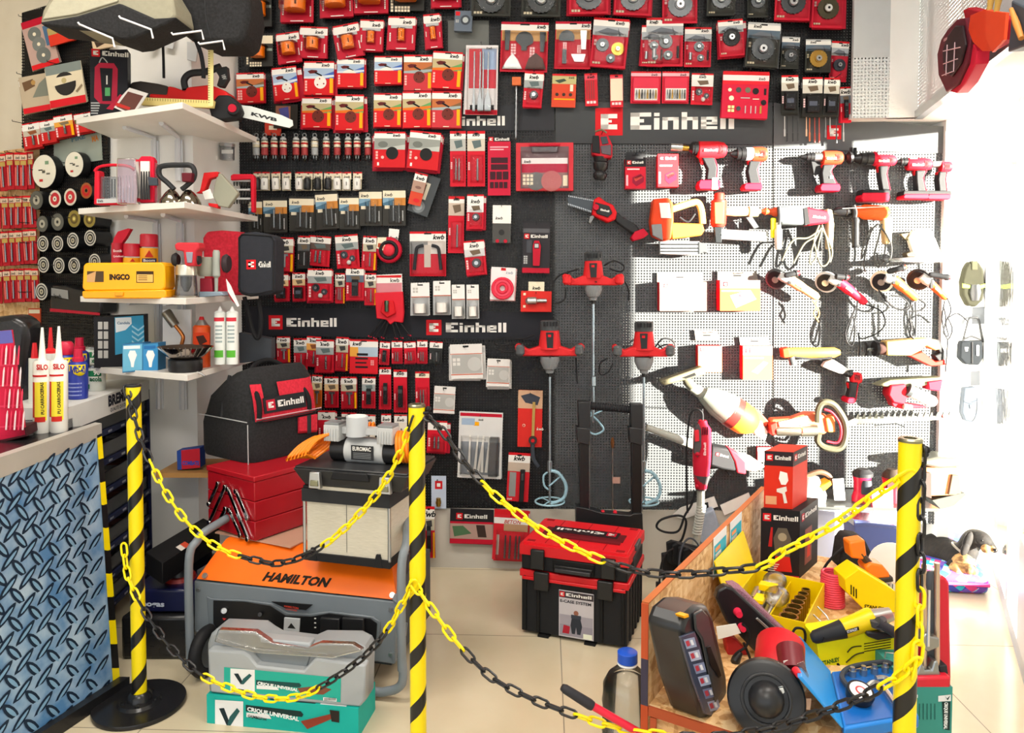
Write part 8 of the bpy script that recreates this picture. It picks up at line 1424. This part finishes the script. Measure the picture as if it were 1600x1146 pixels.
for i in range(7):
    r_ = .026-.0022*i; m = MB(); y = .03+i*.04; m.l((w_*.77, y, .004),(w_*.77, y, .07-.002*i), [(0, r_),(1, r_),(1, r_*.82),(.05, r_*.8)], 'a88c48:m', 18); q = m.B('hole_saw', e)
for i, (y, z_) in enumerate(((.08,.07),(.17,.07))):
    for j in range(3): m = MB(); m.cyl((w_*.12+j*.03, y, .03),(w_*.12+j*.03, y+.06,.04),.014, 'silver:m', None, 12); m.B('mandrel', e)
for i, (x, y) in enumerate(((.07,.24),(.10,.13))): m = MB(); m.ball((x, y, .075),(.035,.05,.026), 'wrap', 14,8); m.B('clear_bag', e)
m = MB(); m.box((.07,.16,.085),(.05,.03,.02), 'f0d000:c'); m.box((.06,.10,.07),(.03,.05,.012), 'f0d000:c'); m.B('yellow_clips', e, bevel=.002)
m = MB(); m.t([(w_+.002,.12,.05),(w_+.03,.11,.035),(w_+.045,.14,.015),(w_+.03,.17,.03),(w_+.002,.18,.05)], .0025, 'silver:m', 6); m.B('wire_handle', e)
# belt sander, bench grinder
T = on('belt_sander', 'black bench belt sander with purple grey belt and red knobs', 'belt sander', 1190,1030)
T.p('sander_body', [(1119,936),(1122,924),(1134,917),(1146,921),(1232,1000),(1249,1022),(1240,1034),(1206,1032),(1178,1018),(1135,972)], -.03,.0, '17181c:c', .005); T.p('abrasive_belt', [(1140,919),(1152,918),(1162,924),(1224,984),(1252,1008),(1250,1020),(1238,1014),(1150,934)], -.08,-.03, 'belt', .004); T.p('steel_guard', [(1181,968),(1184,966),(1220,998),(1218,1002)], -.03,.004, 'silver:m', .001)
for x, y, r_ in ((1152,956,6.5),(1158,979,5.5),(1229,1002,6)): m = MB(); o = T.pf.P(x, y, 0); m.cyl(o, o+T.pf.n*.02, r_*.0017, 'd82848:c', r_*.0013,14); m.B('red_knob', T.e)
T.p('paper_tag', [(1119,980),(1150,975),(1158,990),(1122,1000)], .012,.014, 'e8ece4', .0003); T.p('red_base', [(1132,990),(1150,1000),(1178,1030),(1184,1046),(1140,1040)], -.06,-.02, 'b83030', .004)
T.t('power_cord', [(1160,975),(1170,990),(1166,1010),(1150,1022),(1144,1035),(1160,1044),(1174,1038),(1162,1005)], 2,.016, 'blk2'); T.l('plug', (1146,1038),(1158,1020), [(0,4),(.3,7),(1,3)], .02, 'blk2:c'); T.t('black_cable', [(1250,1010),(1258,1000),(1256,985),(1244,982),(1238,990)], 2,-.03, 'blk2')
T = on('bench_grinder', 'red bench grinder with large black wheel guard facing front', 'bench grinder', 1205,1128)
P0 = T.pf.P(1197,1092,.05); ax = V_((-.25,-.80,.30)).normalized(); m = MB(); m.l(P0-ax*.055, P0+ax*.01, [(0,.060),(.2,.078),(.8,.082),(.95,.078),(1,.07),(1.0,.0)], '17181b:c', 40); m.torus(P0+ax*.01, ax, .05,.004, '242528:c', 32,8); m.ball(P0+ax*.008,.038, '202124:c', 20,10); m.B('wheel_guard', T.e)
P1 = T.pf.P(1212,1040,-.06); m = MB(); m.l(P1+V_((-.005,-.03,-.025)), P1+V_((.04,.08,.015)), [(0,.05),(.1,.056),(.9,.056),(1,.045)], 'c41824:c', 24); m.B('motor_housing', T.e)
m = MB(); o1 = T.pf.P(1238,1052,-.0); m.l(o1, o1+V_((.012,.05,.03)), [(0,.03),(1,.03)], '6a1420:c', 20); m.B('red_band', T.e); T.p('steel_guard_plate', [(1216,1075),(1236,1068),(1246,1090),(1240,1112),(1226,1112),(1222,1095)], .055,.06, '8a9092:m', .001); T.p('white_dial', [(1212,1078),(1224,1076),(1230,1096),(1225,1106),(1216,1092)], .062,.064, 'd8dcdc', .0003)
T.p('orange_shield', [(1222,1068),(1244,1046),(1248,1052),(1228,1073)], .04,.045, 'c8b090', .001); T.p('clear_shield', [(1246,1038),(1256,1034),(1264,1056),(1258,1086),(1250,1072)], .03,.033, 'smoke', .0005); T.p('grinder_foot', [(1176,1100),(1250,1098),(1256,1124),(1180,1130)], -.08,.02, '1c1d20:c', .004); m = MB(); o = T.pf.P(1243,1048,.04); m.cyl(o, o+T.pf.n*.02,.009, 'd82838:c', .007,12); m.B('red_knob', T.e); T.p('rating_sticker', [(1224,1034),(1232,1032),(1234,1044),(1226,1045)], .0,.002, 'e0dcd8', .0002); T.p('paper_tag', [(1246,1092),(1268,1092),(1266,1110),(1246,1108)], .03,.032, 'd8b8a0', .0003)
# red coil, yellow boxes, sanders
T = on('air_hose_coil', 'upright clear red coiled air hose on the platform', 'hose', 1300,950); b = S(1300,946); m = MB(); r_ = .0335
for i in range(15): m.torus(b+V_((0,0,.005+i*.0068)),(0,0,1), r_-.0003*i, .0042, 'e0485e:g', 24,6)
m.B('hose_rings', T.e)
T = on('tool_carton', 'yellow carton with black print under the orange sander', 'carton', 1360,965)
T.p('carton', [(1320,905),(1342,890),(1400,925),(1402,958),(1352,955),(1322,925)], -.08,0, 'f0d000', .002); m = MB(); T.text(m, 'STANLEY', 1350,950,5,30,.001, '2a2400', 8,.04)
for q in range(3): T.q(m, [(1329+q*4,914+q*3),(1331+q*4,915+q*3),(1331+q*4,930+q*3),(1329+q*4,929+q*3)], .001, '2a2400')
m.B('printed_front', T.e)
T = on('orbital_sander', 'orange and black orbital sander on the yellow carton', 'sander', 1368,935)
T.p('orange_front', [(1327,848),(1352,844),(1355,868),(1350,876),(1330,873)], .0,.05, 'e87818:c', .006); T.t('grip', [(1344,864),(1352,874),(1362,885)], 5.5,.04, '4a3a30'); T.p('orange_body', [(1352,888),(1360,880),(1380,884),(1390,896),(1392,904),(1360,906)], -.0,.06, 'e87818:c', .006); T.p('black_skirt', [(1366,906),(1396,902),(1397,910),(1370,914)], .0,.062, '3a3430', .004); T.l('sanding_base', (1372,928),(1371,910), [(0,26),(.7,26),(1,20)], .02, 'b0a898:c'); m = MB()
for q in range(8): T.t('', [(1352+q*6,926),(1353+q*6,913)], .7,.078, 'dgrey', mb=m, sm=0)
m.B('base_ribs', T.e)
T = on('dust_bag', 'black fabric tool bag behind the orange sander', 'bag', 1330,905); T.p('bag', [(1312,890),(1318,850),(1326,838),(1352,842),(1366,870),(1372,896),(1340,900)], -.1,-.02, 'fabric_blk', .012); T.t('cord', [(1318,856),(1300,872),(1288,888),(1282,908),(1288,916),(1292,900)], 2,-.02, 'blk2')
T = on('polisher_disc', 'large white round disc leaning behind the right post', 'disc', 1390,915); m = MB(); o = T.pf.P(1395,885,-.05); m.l(o, o+V_((-.01,-.02,.004)), [(0,.075),(.8,.075),(1,.06)], 'e8e4dc', 32); m.B('disc', T.e)
T = on('tool_carton', 'bright yellow green carton under the yellow grinder', 'carton', 1335,1040)
T.p('carton', [(1276,1000),(1400,984),(1402,1030),(1292,1058),(1282,1050)], -.09,0, 'dcdc10', .002); m = MB(); T.text(m, 'STANLEY', 1285,1040,6,28,.001, '3a6a20', -14,.05)
for q in range(4): T.q(m, [(1350,1006+q*4),(1392,999+q*4),(1392,1000.5+q*4),(1350,1007.5+q*4)], .001, '3a3a10')
T.t('', [(1322,1036),(1336,1024),(1350,1020)], 1,.001, '3a3a10', mb=m); T.t('', [(1324,1020),(1332,1012),(1346,1010)], 1,.001, '3a3a10', mb=m); m.B('printed_front', T.e)
T = on('angle_grinder', 'large yellow and black angle grinder on the yellow green carton', 'angle grinder', 1330,1030)
T.l('rear_grip', (1268,998),(1318,983), [(0,6),(.1,10),(.6,12),(1,14)], .02, '2a2c30'); T.l('motor_housing', (1317,983),(1364,966), [(0,14.5),(.5,15),(.9,17),(1,16)], .02, 'e8cc00:c'); T.p('name_plate', [(1322,986),(1342,980),(1343,985),(1323,992)], .045,.048, '1a1a1c', .001); m = MB(); T.text(m, 'STANLEY', 1324,990,4,17,.0486, 'e0e0e0', -17,.04); m.B('lettering', T.e)
T.l('gear_head', (1362,968),(1392,960), [(0,15),(.4,13),(1,10)], .02, 'b8bab8:m'); T.l('side_handle', (1370,972),(1400,990), [(0,8),(.3,7),(1,8)], .06, '3c3e44'); T.l('gear_knob', (1372,968),(1374,978), [(0,12),(1,12)], .05, '4a4c50'); T.p('wheel_guard', [(1354,988),(1398,990),(1400,998),(1372,1002),(1356,996)], -.03,.05, '26282a:c', .004)
T.t('power_cord', [(1272,1000),(1282,1010),(1300,1020),(1306,1016),(1296,1008),(1282,1004)], 2.2,.01, 'blk2'); T.l('plug', (1314,1052),(1308,1036), [(0,8),(.4,8),(.5,4),(1,2)], .03, 'blk2:c'); T.p('grey_tag', [(1286,1030),(1296,1024),(1302,1034),(1292,1042)], .02,.025, 'a8b4b8', .001); T.t('vent_slots', [(1284,1004),(1288,996)], 1,.045, 'black', sm=0)
T = on('wire_stand', 'thin bent wire stand behind the right post', 'stand', 1395,1054); T.t('wire', [(1400,1022),(1384,1020),(1379,1054),(1400,1055)], 1.3,0, 'c8c8c0:m', sm=0)
# blue gauge case
e_o = S(1300,1140)
BP = PF(S(1330,1140),(-.1,-1,0)); T = Tool('pressure_gauge_case', 'open bright blue case with pressure gauge and hoses at front', 'gauge case', BP, 1340,1130)
q1 = [S(1298,1068), S(1396,1056), S(1436,1140), S(1318,1160)]; m = MB(); m.hexa([v+V_((0,0,.001)) for v in q1][::-1], [v+V_((0,0,.03)) for v in q1][::-1], '1878cc:c'); m.B('case_tray', T.e, bevel=.005)
q2 = [v.lerp(sum(q1, Vector())/4,.08)+V_((0,0,.031)) for v in q1]; m = MB(); m.add(q2[::-1], [(0,1,2,3)], '1060b0:c'); m.B('case_insert', T.e)
def bl_(u, v, z=.036): a = q1[0].lerp(q1[1], u); b = q1[3].lerp(q1[2], u); return a.lerp(b, v)+V_((0,0, z))
m = MB(); m.hexa([q1[0]+V_((-.005,0,.03)), q1[3]+V_((-.005,0,.03)), q1[3]+V_((0,0,.03)), q1[0]+V_((0,0,.03))], [S(1252,1036)+V_((0,.04,.05)), S(1310,1166)+V_((-.09,0,.15)), S(1310,1166)+V_((-.08,0,.15)), S(1252,1036)+V_((.012,.04,.05))], '2090e0:c'); m.B('open_lid', T.e, bevel=.003)
m = MB(); c = bl_(.28,.62,.04); ax = V_((.05,-.35,.93)).normalized(); m.l(c, c+ax*.022, [(0,.028),(.8,.031),(1,.029)], '1a1a1c:c', 32); m.cyl(c+ax*.0222, c+ax*.0226,.024, 'd8dce0', None, 28); m.cyl(c+ax*.0228, c+ax*.023,.012, 'c04a4a', None, 20); m.cyl(c+ax*.0232, c+ax*.0234,.008, 'd8dce0', None, 20); m.B('pressure_gauge', T.e)
for i in range(4): m = MB(); a = bl_(.30+i*.17,.16,.03); m.cyl(a, a+V_((0,0,.016)),.0085, 'a8b0b0:m', None, 10); m.cyl(a+V_((0,0,.016)), a+V_((0,0,.024)),.006, 'silver:m', None, 8); m.B('brass_adapter', T.e)
for pts in ([(.22,.55),(.12,.25),(.3,.08),(.8,.05),(.93,.12)], [(.42,.5),(.55,.42),(.66,.55),(.74,.9)], [(.6,.35),(.75,.38),(.85,.62),(.9,.95)]): m = MB(); m.t([bl_(u, v, .044) for u, v in pts], .0062, 'slate' if pts[0][0] < .3 else 'b0b4b4:m', 8); m.B('hose', T.e)
# boxed spray gun and pump carton at the back
b = S(1240,905); BX = R(28)
e = thing('pump_carton', 'black red carton with pump photo and white logo on the platform', 'carton', (b.x+.018, b.y, OZ),(0,0, R(-14)))
k = b.y/1180; W1 = .122;
m = MB(); m.hexa([(-W1,-.0,0),(0,0,0),(.08,.17,0),(-W1+.08,.17,0)], [(-W1,0,.225),(0,0,.225),(.08,.17,.225),(-W1+.08,.17,.225)], '1c1a1e'); m.quad(-W1,0,0,.008,-.0008, 'b81830'); m.logo(-W1+.006,.185,.026,-.0008, W1-.012)
m.flat([(-.082,.13),(-.068,.165),(-.04,.165),(-.026,.13),(-.03,.07),(-.075,.07)][::-1], -.001, '5a5348'); m.flat([(-.08,.02),(-.075,.07),(-.03,.07),(-.022,.02)][::-1], -.0012, 'c8241c'); m.flat([(-.098,.10),(-.09,.165),(-.084,.165),(-.086,.10)][::-1], -.001, 'b02020'); m.disc(-.054,.135,.014,-.0014, '9a9078', 14)
for q in range(4): m.quad(-.098,.02+q*.007,-.075+.004*q, .0225+q*.007,-.0016, 'white')
m.B('carton_body', e)
m = MB(); sx = V_((.08,.17,0)).normalized(); sn = V_((sx.y, -sx.x, 0)); o = V_((0,0,0))+sn*.001; m.logo(.015,.185,.026,0,.15, 'crim', 'white', o=o, ex=sx, ez=V_((0,0,1)), n=sn); m.add([o+sx*.05+V_((0,0,.03)), o+sx*.12+V_((0,0,.03)), o+sx*.12+V_((0,0,.15)), o+sx*.05+V_((0,0,.15))], [(0,1,2,3)], '8a5048'); m.add([o+sn*.0005+sx*.07+V_((0,0,.05)), o+sn*.0005+sx*.105+V_((0,0,.05)), o+sn*.0005+sx*.1+V_((0,0,.10)), o+sn*.0005+sx*.075+V_((0,0,.10))], [(0,1,2,3)], 'd8402c'); m.B('side_print', e)
e = thing('spray_gun_carton', 'smaller red black carton with white spray gun picture, top of the pair', 'carton', (b.x+.0, b.y+.02, OZ+.2255),(0,0, R(-14)))
W2 = .090; m = MB(); m.hexa([(-W2,0,0),(0,0,0),(.06,.12,0),(-W2+.06,.12,0)], [(-W2,0,.19),(0,0,.19),(.06,.12,.19),(-W2+.06,.12,.19)], 'cc2c18'); m.quad(-W2,.142,0,.19,-.0008, '2a2024'); m.logo(-W2+.005,.158,.022,-.001, W2-.012)
m.flat([(-.04,.125),(-.018,.12),(-.014,.095),(-.022,.08),(-.036,.08),(-.044,.1)][::-1], -.001, 'e8e4e0'); m.flat([(-.05,.065),(-.02,.075),(-.018,.06),(-.024,.055),(-.016,.02),(-.026,.018),(-.032,.05),(-.05,.055)][::-1], -.0012, 'd8d4cc'); m.quad(-W2+.005,.012,-.05,.04,-.001, 'd89a70'); m.B('carton_body', e)
m = MB(); sx = V_((.06,.12,0)).normalized(); sn = V_((sx.y, -sx.x, 0)); o = sn*.001; m.add([o+V_((0,0,.142)), o+sx*.128+V_((0,0,.142)), o+sx*.128+V_((0,0,.19)), o+V_((0,0,.19))], [(0,1,2,3)], '2a2024'); m.logo(.01,.158,.022,0,.1, 'red', 'white', o=o+sn*.0004, ex=sx, ez=V_((0,0,1)), n=sn); m.B('side_print', e)
# white low cabinet at the back with sanders
e = thing('low_cabinet', 'low white cabinet against the sunlit board behind the platform', 'cabinet', (1.0,3.0,0), world=True)
m = MB(); a = Zp(1262,790,.37); zc = .37; m.hexa([(1.05,2.98,0),(1.6,2.95,0),(1.6,3.16,0),(1.05,3.18,0)], [(1.05,2.98, zc),(1.6,2.95, zc),(1.6,3.16, zc),(1.05,3.18, zc)], 'e0dfdb'); m.B('cabinet_body', e, bevel=.003)
m = MB(); m.hexa([(1.04,2.93, zc),(1.66,2.90, zc),(1.66,3.16, zc),(1.04,3.18, zc)], [(1.04,2.93, zc+.012),(1.66,2.90, zc+.012),(1.66,3.16, zc+.012),(1.04,3.18, zc+.012)], '4a4c4a:g'); m.B('dark_glass_top', e)
def onc(name, label, cat, px, y=3.0): v = D(px, 700, y); p = ray(0,0); return Tool(name, label, cat, PY(y), px, 785)
T = onc('orbital_sander', 'yellow and white polisher with dark strap on the low cabinet', 'sander', 1275); T.l('head', (1268,784),(1268,745), [(0,20),(.3,22),(.6,18),(1,10)], 0, 'c8c8c4:c'); T.t('strap', [(1258,745),(1280,738),(1296,745),(1298,758)], 4,.0, '5a4030'); T.p('yellow_arm', [(1278,762),(1298,752),(1300,758),(1282,774)], -.02,.04, 'd89018', .003)
T = onc('orbital_sander', 'red and black palm sander, left one on the low cabinet', 'sander', 1348); T.l('red_base', (1347,786),(1347,768), [(0,15),(.5,15),(1,12)], 0, 'c8183a:c'); T.l('red_body', (1347,770),(1347,742), [(0,12),(.6,12),(1,14)], 0, 'c8183a:c'); T.l('black_cap', (1348,744),(1348,733), [(0,15),(.5,15),(1,8)], 0, 'char'); T.l('front_grip', (1353,771),(1353,750), [(0,9),(.5,9),(1,8)], .02, '34383e')
T = onc('orbital_sander', 'red and black palm sander, right one beside the striped post', 'sander', 1394); T.l('red_body', (1394,784),(1394,746), [(0,15),(.5,12),(1,15)], 0, 'b81c2c:c'); T.l('black_cap', (1394,748),(1394,733), [(0,15),(.5,14),(1,7)], 0, '3a3028'); T.p('front_panel', [(1386,752),(1402,752),(1402,764),(1386,764)], .03,.04, '3a1418', .002)
T = onc('white_card', 'white card standing between the sanders', 'card', 1312,2.97); T.p('card', [(1301,749),(1318,748),(1321,782),(1304,782)], 0,.003, 'e8e8e8', .0003)
T = onc('white_card', 'white and red info card in front of the palm sanders', 'card', 1380,2.92); T.p('card', [(1362,768),(1395,762),(1396,804),(1366,808)], 0,.003, 'dde2ea', .0003)
T = Tool('parts_bin', 'tall glossy blue bin with clear rim behind the platform', 'bin', PY(2.75),1370,840); T.p('tray', [(1335,815),(1402,822),(1402,978),(1340,978)], -.1,.0, '5a68a0:g', .004); T.p('clear_rim', [(1334,812),(1402,818),(1402,826),(1334,822)], -.1,.004, 'clear', .001)
T = Tool('dust_extractor_bag', 'orange dust bag hanging under dark rounded bracket at the board edge', 'dust bag', WALL, 1475,720,.02)
T.p('dark_bracket', [(1442,718),(1470,715),(1500,717),(1509,722),(1506,730),(1470,733),(1444,728)], .01,.14, '55564e:c', .01); T.p('orange_bag', [(1446,731),(1500,731),(1496,774),(1456,776),(1446,770)], .03,.12, 'd88a58', .006); T.p('dark_block', [(1444,738),(1456,740),(1456,780),(1444,776)], .06,.14, '3a302c', .003); T.p('side_clip', [(1488,742),(1500,744),(1502,772),(1482,774)], .06,.13, '5a5040', .003); T.p('lower_plate', [(1456,782),(1508,770),(1510,774),(1490,792),(1470,797)], .01,.1, '3c403c', .002)
# dog and bed
e = thing('pet_bed', 'pet cushion with pink, blue and white diamond pattern on the floor', 'pet bed', (1.75,3.2,0), world=True)
m = MB();
m.hexa([(1.62,3.02,0),(1.92,2.98,0),(2.12,3.46,0),(1.70,3.56,0)], [(1.60,3.0,.10),(1.90,2.97,.09),(2.12,3.46,.10),(1.68,3.58,.10)], 'bed_print'); o = m.B('cushion', e, bevel=.03, seg=4)
m = MB(); m.t([(1.60,3.01,.055),(1.90,2.965,.05),(2.13,3.46,.055)], .008, 'd84a88:f', 8,0); m.B('piping', e)
e = thing('dog', 'small black and tan long haired dog lying on the cushion facing window', 'dog', (1.75,3.2,.1), world=True)
DZ = .10
def dp(px, py, y): return D(px, py, y)
sk = [('torso', [(1446,866,3.22,.062),(1462,862,3.20,.075),(1480,868,3.17,.072),(1496,872,3.12,.060),(1510,862,3.10,.045),(1515,848,3.10,.038),(1522,842,3.09,.040),(1534,844,3.07,.036),(1545,852,3.05,.022),(1554,860,3.03,.014)])]
m = MB(); pts = [dp(x, y, d) for x, y, d, r in sk[0][1]]; rr = [r for *_, r in sk[0][1]]
P = smooth_path(pts, 4); rad = []
for i in range(len(P)): t = i/(len(P)-1)*(len(rr)-1); j = min(int(t), len(rr)-2); rad.append(rr[j]+(rr[j+1]-rr[j])*(t-j))
for p, r in zip(P, rad): m.ball(p, r, 'fur_blk', 14,9)
for (x, y, d, rx) in ((1450,880,3.22,.055),(1502,884,3.05,.030),(1512,888,3.02,.022),(1520,890,3.0,.017),(1490,886,3.06,.03),(1440,884,3.15,.03)): m.ball(dp(x, y, d), rx, 'fur_blk', 12,8)
body = m.B('body_fur', e); rm = body.modifiers.new('remesh', 'REMESH'); rm.mode = 'VOXEL'; rm.voxel_size = .006; sm_ = body.modifiers.new('smooth', 'SMOOTH'); sm_.factor = .6; sm_.iterations = 6
m = MB()
for (x, y, d, r) in ((1550,858,3.015,.013),(1540,858,3.02,.018),(1505,882,3.05,.045),(1495,890,3.02,.03),(1514,890,2.99,.022),(1522,893,2.98,.016)): m.ball(dp(x, y, d), r, 'fur_tan', 12,8)
o = m.B('tan_fur', e); rm = o.modifiers.new('remesh', 'REMESH'); rm.mode = 'VOXEL'; rm.voxel_size = .005
m = MB(); m.ball(dp(1512,846,3.045),(.018,.012,.042), 'fur_blk', 12,8, Matrix.Rotation(R(18),3, 'Y')); m.ball(dp(1508,858,3.04),(.016,.01,.03), 'fur_blk', 12,8, Matrix.Rotation(R(22),3, 'Y')); m.B('ear', e)
m = MB(); m.ball(dp(1555,860,3.0),.007, 'black:g', 10,8); m.B('nose', e); m = MB(); m.ball(dp(1534,845,3.03),.005, 'black:g', 8,6); m.B('eye', e)
m = MB(); a = dp(1505,862,3.09); m.torus(a, V_((.5,-.2,.8)),.047,.005, '8a8478:c', 24,8); m.B('collar', e)
# tile cutter on teal carton
T = Tool('jack_carton', 'teal carton with sideways print right of the striped post', 'carton', PY(1.72),1455,1110); zt2 = T.pf.P(1455,1074,0).z; xa, xb = T.pf.P(1424,1100,0).x, T.pf.P(1488,1100,0).x
m = MB(); m.hexa([(xa, 1.72,0),(xb, 1.72,0),(xb, 1.90,0),(xa, 1.90,0)], [(xa, 1.72, zt2),(xb, 1.72, zt2),(xb, 1.90, zt2),(xa, 1.90, zt2)], '3a8a80'); m.B('carton_body', T.e)
m = MB(); T.q(m, [(1466,1088),(1486,1086),(1486,1096),(1466,1097)], .001, 'd8dcdc'); T.q(m, [(1472,1097),(1485,1097),(1484,1142),(1474,1140)], .001, '1a302e'); T.text(m, 'CRIQUE UNIVERSAL', 1476,1098,5,42,.0015, 'e0e8e8', 90,.04); T.q(m, [(1476,1088),(1480,1092),(1485,1087),(1481,1095)], .0015, '1a302e'); T.q(m, [(1428,1086),(1434,1086),(1434,1091),(1428,1091)], .001, 'e0e4e4')
for q in range(5): T.q(m, [(1436+q*6,1100),(1437.5+q*6,1100),(1437.5+q*6,1125),(1436+q*6,1125)], .001, '1f5a54')
m.B('printed_front', T.e)
T = Tool('tile_cutter', 'steel tile cutter in open red case on the teal carton', 'tile cutter', PY(1.75),1455,1072)
T.p('red_case', [(1426,908),(1478,902),(1484,912),(1487,1060),(1482,1072),(1428,1074)], -.05,-.02, 'c81c30:c', .006); T.p('case_lip', [(1424,1060),(1487,1058),(1486,1078),(1426,1078)], -.05,.03, 'c81c30:c', .006); T.p('dark_bed', [(1446,895),(1464,893),(1466,1046),(1446,1048)], -.02,-.012, '5a5e62', .001)
T.l('guide_rail', (1444,1050),(1444,882), [(0,4),(1,4)], 0, 'd0b8a0:m'); T.l('guide_rail', (1464,1040),(1464,880), [(0,4),(1,4)], 0, 'd0b8a0:m'); T.l('lever', (1450,1010),(1452,915), [(0,2.5),(1,2)], .03, 'd8d8d8:m'); T.l('lever_grip', (1452,921),(1453,893), [(0,4),(.2,5),(.8,5),(1,3)], .03, '45484e')
T.p('carriage', [(1440,998),(1448,990),(1456,996),(1468,998),(1468,1012),(1450,1020),(1440,1012)], -.0,.03, '9a9c9c:m', .003); T.p('end_bracket', [(1426,1064),(1434,1050),(1440,1034),(1446,1048),(1456,1048),(1460,1034),(1466,1034),(1468,1050),(1474,1060),(1468,1066),(1456,1060),(1436,1066)], -.01,.02, '9aa0a2:m', .003); T.p('dark_foot', [(1468,1042),(1480,1040),(1482,1054),(1470,1056)], -.02,.01, '2a2c30', .002)
# water bottle and lever bar
cx, cy = D(980,1100,1.92).x, 1.92
e = thing('water_bottle', 'large clear water bottle with blue cap at the board edge', 'bottle', (cx, cy, 0)); m = MB(); pr = [(0,.05),(.02,.062),(.12,.066)]
for i in range(9): pr.append((.16+i*.065,.066 if i % 2 else .063))
pr += [(.76,.063),(.84,.05),(.90,.03),(.93,.021),(.99,.021)]; m.l((0,0,0),(0,0,.30), pr, 'bottle', 32); m.B('bottle_body', e); m = MB(); m.l((0,0,.002),(0,0,.24), [(0,.04),(.05,.052),(.95,.052),(1,.045)], 'bottle', 24); m.B('water', e); m = MB(); m.l((0,0,.288),(0,0,.315), [(0,.026),(.9,.026),(1,.022)], '1450c0:c', 24); m.B('blue_cap', e); m = MB(); m.torus((0,0,.283),(0,0,1),.024,.003, 'e0e4e8', 20,6); m.B('neck_ring', e)
T = Tool('lever_bar', 'red lever bar with black rubber grip slanting up from below', 'lever', PY(1.62),940,1110); T.l('rubber_grip', (878,1074),(926,1104), [(0,5),(.1,7),(.9,8),(1,7)], 0, '2c2c30'); T.l('red_bar', (925,1103),(1010,1152), [(0,6),(1,6)], 0, 'd01c38:c'); T.l('bar_end', (1008,1150),(1300,1330), [(0,6),(1,6)], 0, 'd01c38:c')
# ------------------------------------------------------------------ sub-parts hang under the part they belong to
SUB = {'name_plate': 'motor_housing', 'trigger': 'grip', 'grip_trim': 'grip', 'vents_and_lettering': 'motor_housing', 'switch_and_lettering': 'motor_housing', 'handle_cap': 'side_handle', 'grinding_disc': 'wheel_guard',
       'leg_tip': 'clamp_leg', 'latch': 'tray_body', 'button': 'motor_housing', 'lower_button': 'motor_housing', 'switch': 'motor_housing', 'hair': 'body_fur', 'socket_cover': 'control_panel', 'knobs': 'control_panel',
       'gauge': 'control_panel', 'emblem': 'panel_frame', 'bolts': 'front_panel', 'printed_front': 'carton', 'printed_top': 'carton_body', 'red_lip': 'case_body', 'photo_label': 'case_body', 'lid_logo_panel': 'red_lid', 'logo_patch': 'upper_body',
       'side_pocket': 'lower_body', 'red_side_panel': 'upper_body', 'printed_label': 'can_body', 'bar_print': 'guide_bar', 'saw_chain': 'guide_bar', 'blade_teeth': 'blade', 'red_tip': 'blade', 'lid': 'trays', 'mirror': 'case_body',
       'teal_label': 'case_front', 'side_print': 'carton_body', 'abrasive_belt': 'sander_body', 'piping': 'dark_front', 'printed_logo': 'dark_front', 'printed_labels': 'case_lid', 'small_parts': 'case_shell', 'ear': 'body_fur', 'eye': 'body_fur', 'nose': 'body_fur', 'rim': 'striped_tube'}
def stem(n): return n.split('.')[0]
for o in [o for o in COL.objects if o.type == 'EMPTY' and o.parent is None]:
    ch = {}
    for c in o.children: ch.setdefault(stem(c.name), []).append(c)
    for k, v in ch.items():
        t = ch.get(SUB.get(k, ''))
        if t:
            for i, c in enumerate(v):
                if c.location.length < 1e-6 and t[min(i, len(t)-1)].location.length < 1e-6 and t[0].parent == o: c.parent = t[min(i, len(t)-1)]
for o in COL.objects:
    if '_w' in o: del o['_w']
